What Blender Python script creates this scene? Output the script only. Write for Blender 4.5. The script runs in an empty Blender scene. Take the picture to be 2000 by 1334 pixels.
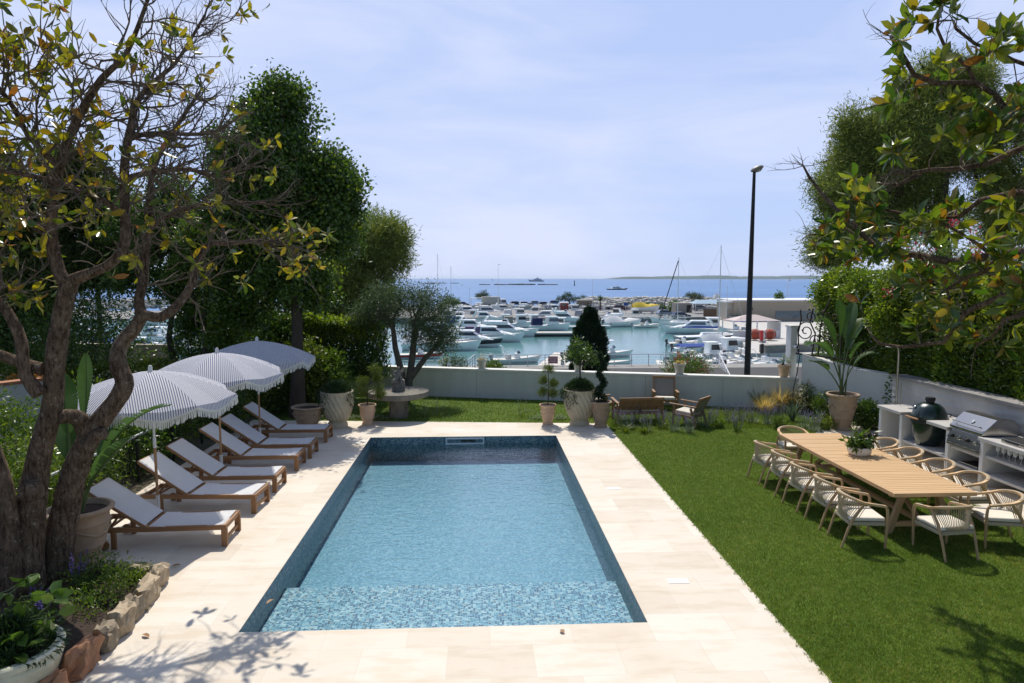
import bpy, math, random
import numpy as np
from mathutils import Vector, Matrix
R = math.radians
random.seed(7)
rng = np.random.default_rng(11)
scene = bpy.context.scene
COL = scene.collection

# ---------------------------------------------------------------- camera, sky, sun, exposure
CAM_H, FOC = 4.0, 1333.0            # eye height over the deck; focal length in pixels of the 2000 px wide photograph
PITCH, YAW = math.atan(124 / FOC), R(2.78)
cam = bpy.data.objects.new('camera', bpy.data.cameras.new('camera'))
COL.objects.link(cam)
cam.data.sensor_width = 36
cam.data.lens = FOC / 2000 * 36
cam.location = (0, 0, CAM_H)
cam.rotation_euler = (math.pi / 2 - PITCH, 0, -YAW)
cam.data.clip_start, cam.data.clip_end = .1, 60000
scene.camera = cam

SUN_EL, SUN_AZ = R(57), R(-5)       # azimuth from +Y, towards -X
w = bpy.data.worlds.new('World'); scene.world = w; w.use_nodes = True
nt = w.node_tree; nt.nodes.clear()
wo = nt.nodes.new('ShaderNodeOutputWorld'); bg = nt.nodes.new('ShaderNodeBackground')
sky = nt.nodes.new('ShaderNodeTexSky'); sky.sky_type = 'NISHITA'; sky.sun_disc = False
sky.sun_elevation, sky.sun_rotation = SUN_EL, SUN_AZ
sky.altitude, sky.air_density, sky.dust_density, sky.ozone_density = 0, 1.0, .25, 3.0
tc = nt.nodes.new('ShaderNodeTexCoord'); mp = nt.nodes.new('ShaderNodeMapping')
mp.inputs['Scale'].default_value = (1.0, 1.4, 4.2); mp.inputs['Rotation'].default_value = (0, R(8), R(20))
no = nt.nodes.new('ShaderNodeTexNoise'); no.inputs['Scale'].default_value = 2.0; no.inputs['Detail'].default_value = 6
no.inputs['Roughness'].default_value = .56; no.inputs['Distortion'].default_value = .5
rp = nt.nodes.new('ShaderNodeValToRGB'); rp.color_ramp.elements[0].position = .36; rp.color_ramp.elements[1].position = .78
rp.color_ramp.elements[0].color = (.84, .84, .84, 1); rp.color_ramp.elements[1].color = (1, 1, 1, 1)
mx = nt.nodes.new('ShaderNodeMixRGB')
cl = nt.nodes.new('ShaderNodeValToRGB'); cl.color_ramp.elements[0].position = .38; cl.color_ramp.elements[1].position = .68
cl.color_ramp.elements[0].color = (.49, .605, .93, 1); cl.color_ramp.elements[1].color = (.68, .74, .955, 1)
cs = nt.nodes.new('ShaderNodeVectorMath'); cs.operation = 'SCALE'; cs.inputs['Scale'].default_value = 9.9
L = nt.links.new
L(tc.outputs['Generated'], mp.inputs[0]); L(mp.outputs[0], no.inputs['Vector']); L(no.outputs['Fac'], rp.inputs[0]); L(no.outputs['Fac'], cl.inputs[0]); L(cl.outputs[0], cs.inputs[0]); L(cs.outputs[0], mx.inputs[2])
sx = nt.nodes.new('ShaderNodeSeparateXYZ'); L(tc.outputs['Generated'], sx.inputs[0])      # thin bright haze lies low and on the sun's side; the rest of the sky stays deep blue
my = nt.nodes.new('ShaderNodeMapRange'); my.interpolation_type = 'SMOOTHSTEP'; L(sx.outputs['Y'], my.inputs[0])
for k, v in zip((1, 2, 3, 4), (-.35, .45, .12, 1.0)): my.inputs[k].default_value = v
mz = nt.nodes.new('ShaderNodeMapRange'); mz.interpolation_type = 'SMOOTHSTEP'; L(sx.outputs['Z'], mz.inputs[0])
for k, v in zip((1, 2, 3, 4), (.40, .85, 1.0, .85)): mz.inputs[k].default_value = v
m1 = nt.nodes.new('ShaderNodeMath'); m1.operation = 'MULTIPLY'; L(my.outputs[0], m1.inputs[0]); L(mz.outputs[0], m1.inputs[1])
m2 = nt.nodes.new('ShaderNodeMath'); m2.operation = 'MULTIPLY'; L(m1.outputs[0], m2.inputs[0]); L(rp.outputs[0], m2.inputs[1]); L(m2.outputs[0], mx.inputs[0])
L(sky.outputs[0], mx.inputs[1]); L(mx.outputs[0], bg.inputs[0]); L(bg.outputs[0], wo.inputs[0])
bg.inputs[1].default_value = .1

sun = bpy.data.objects.new('sun', bpy.data.lights.new('sun', 'SUN')); COL.objects.link(sun)
sun.data.energy, sun.data.angle, sun.data.color = 4.3, R(.5), (1, .94, .83)
sd = Vector((math.sin(SUN_AZ) * math.cos(SUN_EL), math.cos(SUN_AZ) * math.cos(SUN_EL), math.sin(SUN_EL)))
sun.rotation_euler = sd.to_track_quat('Z', 'Y').to_euler(); sun.location = (0, 0, 40)
vs = scene.view_settings
vs.view_transform, vs.look, vs.exposure, vs.gamma, vs.use_curve_mapping = 'Standard', 'None', .12, 1, False
scene.cycles.max_bounces, scene.cycles.transparent_max_bounces = 8, 12
scene.cycles.caustics_reflective = scene.cycles.caustics_refractive = False
scene.cycles.sample_clamp_indirect = 6

# ---------------------------------------------------------------- surveying: where a sight line meets a plane
def ray(px, py):
    a, b = (px - 1000) / FOC, (667 - py) / FOC
    c, z = math.cos(PITCH) + b * math.sin(PITCH), -math.sin(PITCH) + b * math.cos(PITCH)
    return a * math.cos(YAW) + c * math.sin(YAW), -a * math.sin(YAW) + c * math.cos(YAW), z
def P(px, py, z=0.0):
    x, y, c = ray(px, py); t = (z - CAM_H) / c
    return Vector((x * t, y * t, z))
def PY(px, py, Y):
    x, y, c = ray(px, py); t = Y / y
    return Vector((x * t, Y, CAM_H + c * t))

# ---------------------------------------------------------------- mesh building
def V(*a): return Vector(a)
class MB:
    def __init__(s): s.v, s.f, s.uv = [], [], None
    def add(s, vs_, fs):
        o = len(s.v); s.v += [tuple(p) for p in vs_]; s.f += [tuple(i + o for i in f) for f in fs]; return s
    def box(s, c, d, rz=0, rx=0, ry=0, M=None):
        m = (M or Matrix()) @ Matrix.Translation(c) @ Matrix.Rotation(rz, 4, 'Z') @ Matrix.Rotation(ry, 4, 'Y') @ Matrix.Rotation(rx, 4, 'X')
        q = [m @ V(x * d[0] / 2, y * d[1] / 2, z * d[2] / 2) for x in (-1, 1) for y in (-1, 1) for z in (-1, 1)]
        return s.add(q, [(0, 1, 3, 2), (4, 6, 7, 5), (0, 4, 5, 1), (2, 3, 7, 6), (0, 2, 6, 4), (1, 5, 7, 3)])
    def frus(s, x0, x1, z0, z1, w0, w1, rb=0, rf=0, yc=0):      # box with raked ends and narrowing sides
        q = [(x0, yc - w0, z0), (x1, yc - w0, z0), (x1, yc + w0, z0), (x0, yc + w0, z0),
             (x0 + rb, yc - w1, z1), (x1 - rf, yc - w1, z1), (x1 - rf, yc + w1, z1), (x0 + rb, yc + w1, z1)]
        return s.add(q, [(3, 2, 1, 0), (4, 5, 6, 7), (0, 1, 5, 4), (1, 2, 6, 5), (2, 3, 7, 6), (3, 0, 4, 7)])
    def bar(s, p, q, w_, h, up=(0, 0, 1)):
        p, q = Vector(p), Vector(q); d = (q - p).normalized(); u = Vector(up)
        if abs(d.dot(u)) > .98: u = V(0, 1, 0)
        a = d.cross(u).normalized(); b = a.cross(d)
        k = [e + a * (i * w_ / 2) + b * (j * h / 2) for e in (p, q) for i in (-1, 1) for j in (-1, 1)]
        return s.add(k, [(0, 1, 3, 2), (4, 6, 7, 5), (0, 4, 5, 1), (2, 3, 7, 6), (0, 2, 6, 4), (1, 5, 7, 3)])
    def tube(s, pts, r, n=8, cap=True, jit=0):
        pts = [Vector(p) for p in pts]; k = len(pts)
        rs = list(r) if isinstance(r, (list, tuple)) else [r] * k
        a = None; q = []
        for i in range(k):
            d = (pts[min(i + 1, k - 1)] - pts[max(i - 1, 0)])
            d = d.normalized() if d.length > 1e-9 else V(0, 0, 1)
            if a is None: a = d.orthogonal().normalized()
            else:
                a = a - d * a.dot(d); a = a.normalized() if a.length > 1e-6 else d.orthogonal().normalized()
            b = d.cross(a)
            for j in range(n):
                t = 2 * math.pi * j / n; rr = rs[i] * (1 + (random.uniform(-jit, jit) if jit else 0))
                q.append(pts[i] + a * (math.cos(t) * rr) + b * (math.sin(t) * rr))
        f = [(i * n + j, i * n + (j + 1) % n, (i + 1) * n + (j + 1) % n, (i + 1) * n + j) for i in range(k - 1) for j in range(n)]
        if cap: f += [tuple(reversed(range(n))), tuple(range((k - 1) * n, k * n))]
        return s.add(q, f)
    def lathe(s, prof, n=28, c=(0, 0, 0), fn=None):
        q = []
        for (r, z) in prof:
            for j in range(n):
                t = 2 * math.pi * j / n; rr = r * (fn(t, z) if fn else 1)
                q.append((c[0] + rr * math.cos(t), c[1] + rr * math.sin(t), c[2] + z))
        k = len(prof)
        f = [(i * n + j, i * n + (j + 1) % n, (i + 1) * n + (j + 1) % n, (i + 1) * n + j) for i in range(k - 1) for j in range(n)]
        if prof[0][0] > 1e-4: f.append(tuple(reversed(range(n))))
        if prof[-1][0] > 1e-4: f.append(tuple(range((k - 1) * n, k * n)))
        return s.add(q, f)
    def ball(s, c, r, n=10, sz=1, jit=0):
        m = max(4, n // 2); prof = [(max(1e-5, math.sin(math.pi * i / m)) * r, -math.cos(math.pi * i / m) * r * sz) for i in range(m + 1)]
        return s.lathe(prof, n, c, (lambda t, z: 1 + random.uniform(-jit, jit)) if jit else None)
    def rock(s, c, d, rz=0, seed=0, rough=.16):
        rr = random.Random(seed); m = Matrix.Translation(c) @ Matrix.Rotation(rz, 4, 'Z'); n = 4; q = []; idx = {}; f = []
        def vid(i, j, k):
            if (i, j, k) not in idx:
                p = V(i / n * 2 - 1, j / n * 2 - 1, k / n * 2 - 1); l = max(abs(x) for x in p); e = p / max(p.length, .01) * l
                p = p.lerp(e, .42); p += V(rr.uniform(-1, 1), rr.uniform(-1, 1), rr.uniform(-1, 1)) * rough
                idx[(i, j, k)] = len(q); q.append(m @ V(p.x * d[0] / 2, p.y * d[1] / 2, p.z * d[2] / 2))
            return idx[(i, j, k)]
        for a in range(n):
            for b in range(n):
                for (x, fl) in ((0, 1), (n, 0)):
                    for t in range(3):
                        def mk(u, v):
                            w3 = [0, 0, 0]; w3[t] = x; w3[(t + 1) % 3] = u; w3[(t + 2) % 3] = v; return vid(*w3)
                        g = (mk(a, b), mk(a + 1, b), mk(a + 1, b + 1), mk(a, b + 1)); f.append(g[::-1] if fl else g)
        return s.add(q, f)
    def prism(s, poly, z0, z1):
        n = len(poly); q = [(x, y, z0) for x, y in poly] + [(x, y, z1) for x, y in poly]
        return s.add(q, [tuple(reversed(range(n))), tuple(range(n, 2 * n))] + [(i, (i + 1) % n, n + (i + 1) % n, n + i) for i in range(n)])
    def build(s, name, mat_, parent=None, smooth=35, bevel=0, seg=2, loc=None):
        me = bpy.data.meshes.new(name); me.from_pydata(s.v, [], s.f)
        if s.uv:
            lay = me.uv_layers.new(name='UVMap')
            for lp in me.loops: lay.data[lp.index].uv = s.uv[lp.vertex_index]
        me.materials.append(mat_); me.validate(); me.update()
        o = bpy.data.objects.new(name, me); COL.objects.link(o)
        if smooth:
            me.polygons.foreach_set('use_smooth', [True] * len(me.polygons)); me.set_sharp_from_angle(angle=R(smooth))
        if bevel:
            b = o.modifiers.new('bevel', 'BEVEL'); b.width = bevel; b.segments = seg; b.limit_method = 'ANGLE'; b.angle_limit = R(40)
        if parent: o.parent = parent
        if loc is not None: o.location = loc
        return o

def npmesh(name, verts, quads, mat_, parent=None, k=4):
    verts = np.ascontiguousarray(verts, dtype=np.float32); quads = np.ascontiguousarray(quads, dtype=np.int32)
    me = bpy.data.meshes.new(name); nf = len(quads)
    me.vertices.add(len(verts)); me.vertices.foreach_set('co', verts.ravel())
    me.loops.add(nf * k); me.loops.foreach_set('vertex_index', quads.ravel())
    me.polygons.add(nf); me.polygons.foreach_set('loop_start', np.arange(0, nf * k, k, dtype=np.int32))
    me.update(calc_edges=True); me.materials.append(mat_)
    o = bpy.data.objects.new(name, me); COL.objects.link(o)
    if parent: o.parent = parent
    return o

def tag(o, label, cat, group=None, kind=None):
    o['label'] = label; o['category'] = cat
    if group: o['group'] = group
    if kind: o['kind'] = kind
    return o
def struct(o, label, cat):
    return tag(o, label, cat, kind='structure')
def thing(name, label, cat, loc=(0, 0, 0), rz=0, group=None):
    o = bpy.data.objects.new(name, None); COL.objects.link(o); o.location = loc; o.rotation_euler = (0, 0, rz)
    o.empty_display_size = .1
    return tag(o, label, cat, group)
def copy_tree(src, label=None, loc=None, rz=None, group=None, parent=None):
    c = src.copy(); COL.objects.link(c)
    if parent: c.parent = parent
    if label: c['label'] = label
    if group: c['group'] = group
    if loc is not None: c.location = loc
    if rz is not None: c.rotation_euler = (0, 0, rz)
    for ch in list(src.children): copy_tree(ch, parent=c)
    return c

# ---------------------------------------------------------------- materials
def nd(nt, t, at=None, **inp):
    n = nt.nodes.new(t)
    for k, v in (at or {}).items(): setattr(n, k, v)
    for k, v in inp.items():
        k = int(k[1:]) if k[0] == '_' else k.replace('_', ' ')
        if isinstance(v, bpy.types.NodeSocket): nt.links.new(v, n.inputs[k])
        else: n.inputs[k].default_value = v
    return n
def c4(c): return (c[0], c[1], c[2], 1)
def newmat(name):
    m = bpy.data.materials.new(name); m.use_nodes = True; nt = m.node_tree; nt.nodes.clear()
    return m, nt, nt.nodes.new('ShaderNodeOutputMaterial')
def ramp(nt, fac, stops, const=False):
    r = nd(nt, 'ShaderNodeValToRGB', _0=fac); cr = r.color_ramp
    if const: cr.interpolation = 'CONSTANT'
    while len(cr.elements) < len(stops): cr.elements.new(.5)
    for e, (p, c) in zip(cr.elements, stops): e.position = p; e.color = c4(c)
    return r.outputs[0]
def mat(name, c1, c2=None, scale=4, rough=.6, bump=0, bscale=30, metal=0, spec=.4, stretch=(1, 1, 1), trans=0, coat=0, world=False, sharp=.2, rvar=0):
    m, nt, out = newmat(name); c2 = c2 or tuple(x * .78 for x in c1)
    tc = nd(nt, 'ShaderNodeNewGeometry').outputs['Position'] if world else nd(nt, 'ShaderNodeTexCoord').outputs['Object']
    if not world:
        rnd = nd(nt, 'ShaderNodeObjectInfo').outputs['Random']
        tc = nd(nt, 'ShaderNodeVectorMath', {'operation': 'ADD'}, _0=tc, _1=nd(nt, 'ShaderNodeMath', {'operation': 'MULTIPLY'}, _0=rnd, _1=37.0).outputs[0]).outputs[0]
    v = nd(nt, 'ShaderNodeMapping', Vector=tc, Scale=stretch).outputs[0]
    n = nd(nt, 'ShaderNodeTexNoise', Vector=v, Scale=scale, Detail=6.0, Roughness=.62).outputs['Fac']
    col = ramp(nt, n, [(.5 - sharp, c1), (.5 + sharp, c2)])
    b = nd(nt, 'ShaderNodeBsdfPrincipled', Base_Color=col, Roughness=rough, Metallic=metal)
    b.inputs['Specular IOR Level'].default_value = spec; b.inputs['Coat Weight'].default_value = coat
    if rvar: nt.links.new(nd(nt, 'ShaderNodeMath', {'operation': 'MULTIPLY_ADD'}, _0=n, _1=rvar, _2=rough - rvar / 2).outputs[0], b.inputs['Roughness'])
    if bump:
        n2 = nd(nt, 'ShaderNodeTexNoise', Vector=v, Scale=bscale, Detail=5.0).outputs['Fac']
        nt.links.new(nd(nt, 'ShaderNodeBump', Strength=min(1, bump), Distance=.02 * max(1, bump), Height=n2).outputs[0], b.inputs['Normal'])
    sh = b.outputs[0]
    if trans:
        t = nd(nt, 'ShaderNodeBsdfTranslucent', Color=col); sh = nd(nt, 'ShaderNodeMixShader', _0=trans, _1=sh, _2=t.outputs[0]).outputs[0]
    nt.links.new(sh, out.inputs[0]); return m
def leafmat(name, cols, rough=.4, trans=.35, tint=(1.25, 1.3, .55), spec=.45):
    m, nt, out = newmat(name)
    r = nd(nt, 'ShaderNodeNewGeometry').outputs['Random Per Island']
    k = len(cols); col = ramp(nt, r, [(i / max(1, k - 1), c) for i, c in enumerate(cols)])
    b = nd(nt, 'ShaderNodeBsdfPrincipled', Base_Color=col, Roughness=rough); b.inputs['Specular IOR Level'].default_value = spec
    tcol = nd(nt, 'ShaderNodeMixRGB', {'blend_type': 'MULTIPLY'}, _0=1.0, _1=col, _2=c4(tint)).outputs[0]
    t = nd(nt, 'ShaderNodeBsdfTranslucent', Color=tcol)
    nt.links.new(nd(nt, 'ShaderNodeMixShader', _0=trans, _1=b.outputs[0], _2=t.outputs[0]).outputs[0], out.inputs[0]); return m
def woodmat(name, c1, c2, axis=0, rough=.55, scale=14):
    st = [1, 1, 1]; st[axis] = .06
    return mat(name, c1, c2, scale=scale, rough=rough, bump=.15, bscale=40, stretch=tuple(st), sharp=.25)
def glassmat(name, tint, rough=.05):
    m, nt, out = newmat(name)
    b = nd(nt, 'ShaderNodeBsdfPrincipled', Base_Color=c4(tint), Roughness=rough); b.inputs['Specular IOR Level'].default_value = .8
    nt.links.new(b.outputs[0], out.inputs[0]); return m

# ---------------------------------------------------------------- foliage
def unit(a): return a / np.maximum(np.linalg.norm(a, axis=1, keepdims=True), 1e-9)
def leaves(name, cen, dirs, ln, wd, mat_, parent=None, fold=0, up=None):
    """one leaf per row: base at cen, growing along dirs"""
    n = len(cen); d = unit(dirs); rnd = unit(rng.normal(size=(n, 3)))
    if up is not None: rnd = rnd * .6 + np.array(up)
    s = unit(np.cross(d, rnd)); nn = np.cross(s, d)
    ln = np.broadcast_to(ln, (n,))[:, None]; wd = np.broadcast_to(wd, (n,))[:, None]
    if not fold:
        v = np.stack([cen, cen + d * ln * .45 + s * wd * .5, cen + d * ln, cen + d * ln * .45 - s * wd * .5], 1).reshape(-1, 3)
        q = np.arange(4 * n).reshape(n, 4)
    else:
        h = nn * wd * fold
        v = np.stack([cen, cen + d * ln * .3 + s * wd * .42 + h, cen + d * ln * .68 + s * wd * .45 + h * .8, cen + d * ln - nn * ln * .08,
                      cen + d * ln * .68 - s * wd * .45 + h * .8, cen + d * ln * .3 - s * wd * .42 + h, cen + d * ln * .33, cen + d * ln * .7 - nn * ln * .02], 1).reshape(-1, 3)
        b = np.arange(n)[:, None] * 8
        q = np.concatenate([b + np.array(t) for t in ((0, 1, 2, 6), (6, 2, 3, 7), (0, 6, 4, 5), (6, 7, 3, 4))], 0)
        q = q.reshape(-1, 4)
    return npmesh(name, v, q, mat_, parent)
def sample_ellipsoids(els, n, shell=.55):
    """points in a union of ellipsoids, mostly near the outside; returns points and outward directions"""
    vol = np.array([(e[1][0] * e[1][1] + e[1][0] * e[1][2] + e[1][1] * e[1][2]) for e in els]); vol = vol / vol.sum()
    pick = rng.choice(len(els), n, p=vol); c = np.array([tuple(e[0]) for e in els], float)[pick]; r = np.array([tuple(e[1]) for e in els], float)[pick]
    d = unit(rng.normal(size=(n, 3))); t = 1 - rng.random(n)[:, None] ** 1.4 * shell
    return c + d * r * t, unit(d / r)
def lumpy(els, k=7, size=(.28, .5), out=.82):
    """boughs: smaller masses standing out of the big ones, so that the outline is uneven"""
    r = []
    for c, rad in els:
        r.append((tuple(c), tuple(x * .86 for x in rad)))
        for i in range(k):
            d = rng.normal(size=3); d /= np.linalg.norm(d); f = rng.uniform(*size)
            r.append((tuple(c[j] + d[j] * rad[j] * out for j in range(3)), tuple(rad[j] * f * rng.uniform(.75, 1.25) for j in range(3))))
    return r
def clumps(els, nc, per, spread, shell=.5):
    c, o = sample_ellipsoids(els, nc, shell)
    p = np.repeat(c, per, 0) + rng.normal(size=(nc * per, 3)) * spread
    d = unit(rng.normal(size=(nc * per, 3)) + np.repeat(o, per, 0) * .9 + np.array([0, 0, .15]))
    return p, d
def crown(name, els, nc, per, spread, ln, wd, mat_, parent, shell=.5, fold=0):
    p, d = clumps(els, nc, per, spread, shell)
    return leaves(name, p, d, ln * rng.uniform(.65, 1.25, len(p)), wd * rng.uniform(.7, 1.2, len(p)), mat_, parent, fold)
def limb_path(a, b, sag=.1, n=5, wob=.06):
    a, b = Vector(a), Vector(b); l = (b - a).length; out = []
    for i in range(n + 1):
        t = i / n; p = a.lerp(b, t) + V(0, 0, sag * l * math.sin(math.pi * t))
        if 0 < i < n: p += V(random.uniform(-1, 1), random.uniform(-1, 1), random.uniform(-1, 1)) * wob * l * .5
        out.append(p)
    return out
# ---------------------------------------------------------------- surface materials
def deck_material():
    m, nt, out = newmat('travertine')
    pos = nd(nt, 'ShaderNodeNewGeometry').outputs['Position']
    warp = nd(nt, 'ShaderNodeMapping', Vector=pos, Location=(.35, .2, 0))
    br = nd(nt, 'ShaderNodeTexBrick', {'offset': .5, 'offset_frequency': 2}, Vector=warp.outputs[0], Color1=(0, 0, 0, 1), Color2=(1, 1, 1, 1), Mortar=(.5, .5, .5, 1),
            Scale=1.0, Mortar_Size=.0032, Mortar_Smooth=.3, Bias=0.0, Brick_Width=.92, Row_Height=.61)
    st = nd(nt, 'ShaderNodeMapping', Vector=pos, Scale=(1, 3.2, 1)).outputs[0]
    n1 = nd(nt, 'ShaderNodeTexNoise', Vector=st, Scale=1.6, Detail=8.0, Roughness=.6).outputs['Fac']
    n2 = nd(nt, 'ShaderNodeTexNoise', Vector=pos, Scale=.9, Detail=5.0).outputs['Fac']
    n3 = nd(nt, 'ShaderNodeTexNoise', Vector=pos, Scale=60.0, Detail=3.0).outputs['Fac']
    base = ramp(nt, br.outputs['Color'], [(0, (.60, .53, .44)), (.35, (.64, .575, .485)), (.7, (.66, .60, .515)), (1, (.685, .63, .55))])
    vein = ramp(nt, n1, [(.38, (.92, .875, .81)), (.52, (1, 1, 1)), (.75, (1.0, .97, .94))])
    c = nd(nt, 'ShaderNodeMixRGB', {'blend_type': 'MULTIPLY'}, _0=.8, _1=base, _2=vein).outputs[0]
    stain = ramp(nt, n2, [(.3, (.9, .84, .77)), (.5, (1, 1, 1))])
    c = nd(nt, 'ShaderNodeMixRGB', {'blend_type': 'MULTIPLY'}, _0=.6, _1=c, _2=stain).outputs[0]
    c = nd(nt, 'ShaderNodeMixRGB', _0=br.outputs['Fac'], _1=c, _2=(.56, .485, .395, 1)).outputs[0]
    b = nd(nt, 'ShaderNodeBsdfPrincipled', Base_Color=c, Roughness=.62); b.inputs['Specular IOR Level'].default_value = .3
    nt.links.new(nd(nt, 'ShaderNodeBump', Strength=.25, Distance=.004, Height=n3).outputs[0], b.inputs['Normal'])
    nt.links.new(b.outputs[0], out.inputs[0]); return m
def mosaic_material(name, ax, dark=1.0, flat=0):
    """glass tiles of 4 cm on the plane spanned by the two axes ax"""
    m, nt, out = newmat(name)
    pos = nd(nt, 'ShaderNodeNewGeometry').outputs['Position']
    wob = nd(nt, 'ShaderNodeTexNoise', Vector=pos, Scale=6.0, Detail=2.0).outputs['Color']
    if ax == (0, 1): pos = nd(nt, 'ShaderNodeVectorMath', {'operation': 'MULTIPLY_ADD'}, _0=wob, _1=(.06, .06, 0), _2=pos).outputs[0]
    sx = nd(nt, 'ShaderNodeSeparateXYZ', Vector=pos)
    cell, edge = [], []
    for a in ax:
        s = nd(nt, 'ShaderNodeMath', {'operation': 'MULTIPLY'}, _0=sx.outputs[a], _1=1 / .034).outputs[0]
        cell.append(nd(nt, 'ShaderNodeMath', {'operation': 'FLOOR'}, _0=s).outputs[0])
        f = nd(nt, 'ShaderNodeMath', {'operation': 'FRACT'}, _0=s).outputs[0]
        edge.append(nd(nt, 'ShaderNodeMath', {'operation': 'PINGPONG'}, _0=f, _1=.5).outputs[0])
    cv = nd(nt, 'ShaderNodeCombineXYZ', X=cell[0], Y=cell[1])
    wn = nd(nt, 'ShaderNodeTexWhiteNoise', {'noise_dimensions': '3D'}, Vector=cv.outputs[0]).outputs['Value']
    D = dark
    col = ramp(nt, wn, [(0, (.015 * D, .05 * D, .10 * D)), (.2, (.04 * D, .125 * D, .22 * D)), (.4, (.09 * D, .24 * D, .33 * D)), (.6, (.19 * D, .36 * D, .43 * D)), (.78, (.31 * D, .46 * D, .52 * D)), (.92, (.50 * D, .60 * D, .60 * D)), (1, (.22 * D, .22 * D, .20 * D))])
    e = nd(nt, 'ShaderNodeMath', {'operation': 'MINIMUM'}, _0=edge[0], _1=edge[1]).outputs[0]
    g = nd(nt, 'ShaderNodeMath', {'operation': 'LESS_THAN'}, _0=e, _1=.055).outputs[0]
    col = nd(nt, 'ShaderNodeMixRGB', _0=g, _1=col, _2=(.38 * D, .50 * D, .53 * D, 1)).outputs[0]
    if flat: col = nd(nt, 'ShaderNodeMixRGB', _0=flat, _1=col, _2=(.15, .335, .435, 1)).outputs[0]      # tile tones evened out: the veil of deep water painted in
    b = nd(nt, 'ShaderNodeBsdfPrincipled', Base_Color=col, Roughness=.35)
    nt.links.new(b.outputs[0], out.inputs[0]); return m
def pool_water_material():
    m, nt, out = newmat('clear pool water')
    pos = nd(nt, 'ShaderNodeNewGeometry').outputs['Position']
    st = nd(nt, 'ShaderNodeMapping', Vector=pos, Scale=(1, 1.5, 1)).outputs[0]
    n1 = nd(nt, 'ShaderNodeTexNoise', Vector=st, Scale=4.5, Detail=3.0, Distortion=.6).outputs['Fac']
    n2 = nd(nt, 'ShaderNodeTexNoise', Vector=st, Scale=13.0, Detail=2.0, Distortion=.4).outputs['Fac']
    h = nd(nt, 'ShaderNodeMath', {'operation': 'MULTIPLY_ADD'}, _0=n2, _1=.35, _2=n1).outputs[0]
    bm = nd(nt, 'ShaderNodeBump', Strength=.6, Distance=.034, Height=h).outputs[0]
    fr = nd(nt, 'ShaderNodeFresnel', IOR=1.33, Normal=bm).outputs[0]
    fr = nd(nt, 'ShaderNodeMath', {'operation': 'MULTIPLY'}, _0=fr, _1=1.15).outputs[0]
    t = nd(nt, 'ShaderNodeBsdfTransparent', Color=(.80, .905, .955, 1))
    g = nd(nt, 'ShaderNodeBsdfGlossy', Color=(1, 1, 1, 1), Roughness=.02, Normal=bm)
    nt.links.new(nd(nt, 'ShaderNodeMixShader', _0=fr, _1=t.outputs[0], _2=g.outputs[0]).outputs[0], out.inputs[0]); return m
def sea_material(name, col, far, rough, scale, strength, spec, pale_fleck=0):
    m, nt, out = newmat(name)
    pos = nd(nt, 'ShaderNodeNewGeometry').outputs['Position']
    st = nd(nt, 'ShaderNodeMapping', Vector=pos, Scale=(.5, 1, 1)).outputs[0]
    n0 = nd(nt, 'ShaderNodeTexNoise', Vector=nd(nt, 'ShaderNodeMapping', Vector=pos, Scale=(.12, .5, 1)).outputs[0], Scale=scale * .09, Detail=6.0, Roughness=.7).outputs['Fac']
    n1 = nd(nt, 'ShaderNodeTexNoise', Vector=st, Scale=scale, Detail=4.0, Roughness=.6).outputs['Fac']
    c = ramp(nt, n0, [(.35, col), (.65, far)])
    b = nd(nt, 'ShaderNodeBsdfPrincipled', Base_Color=c, Roughness=rough); b.inputs['Specular IOR Level'].default_value = spec
    if pale_fleck:                                     # short pale flecks mixed into the colour of the open sea
        n2 = nd(nt, 'ShaderNodeTexNoise', Vector=nd(nt, 'ShaderNodeMapping', Vector=pos, Scale=(.18, .06, 1)).outputs[0], Scale=1.0, Detail=5.0, Roughness=.8).outputs['Fac']
        k = ramp(nt, n2, [(.66, (0, 0, 0)), (.72, (pale_fleck, pale_fleck, pale_fleck))])
        c = nd(nt, 'ShaderNodeMixRGB', _0=k, _1=c, _2=(.8, .85, .9, 1)).outputs[0]; nt.links.new(c, b.inputs['Base Color'])
    nt.links.new(nd(nt, 'ShaderNodeBump', Strength=strength, Distance=.3, Height=n1).outputs[0], b.inputs['Normal'])
    nt.links.new(b.outputs[0], out.inputs[0]); return m
def lawn_material():
    m, nt, out = newmat('mown lawn')
    pos = nd(nt, 'ShaderNodeNewGeometry').outputs['Position']
    n1 = nd(nt, 'ShaderNodeTexNoise', Vector=pos, Scale=.8, Detail=5.0).outputs['Fac']
    n2 = nd(nt, 'ShaderNodeTexNoise', Vector=pos, Scale=45.0, Detail=4.0, Roughness=.7).outputs['Fac']
    a = ramp(nt, n1, [(.3, (.06, .115, .014)), (.7, (.10, .165, .022))])
    b_ = ramp(nt, n2, [(.35, (.45, .45, .4)), (.6, (1.25, 1.2, 1.1))])
    c = nd(nt, 'ShaderNodeMixRGB', {'blend_type': 'MULTIPLY'}, _0=1.0, _1=a, _2=b_).outputs[0]
    b = nd(nt, 'ShaderNodeBsdfPrincipled', Base_Color=c, Roughness=.8); b.inputs['Specular IOR Level'].default_value = .15
    nt.links.new(nd(nt, 'ShaderNodeBump', Strength=.6, Distance=.02, Height=n2).outputs[0], b.inputs['Normal'])
    nt.links.new(b.outputs[0], out.inputs[0]); return m

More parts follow.
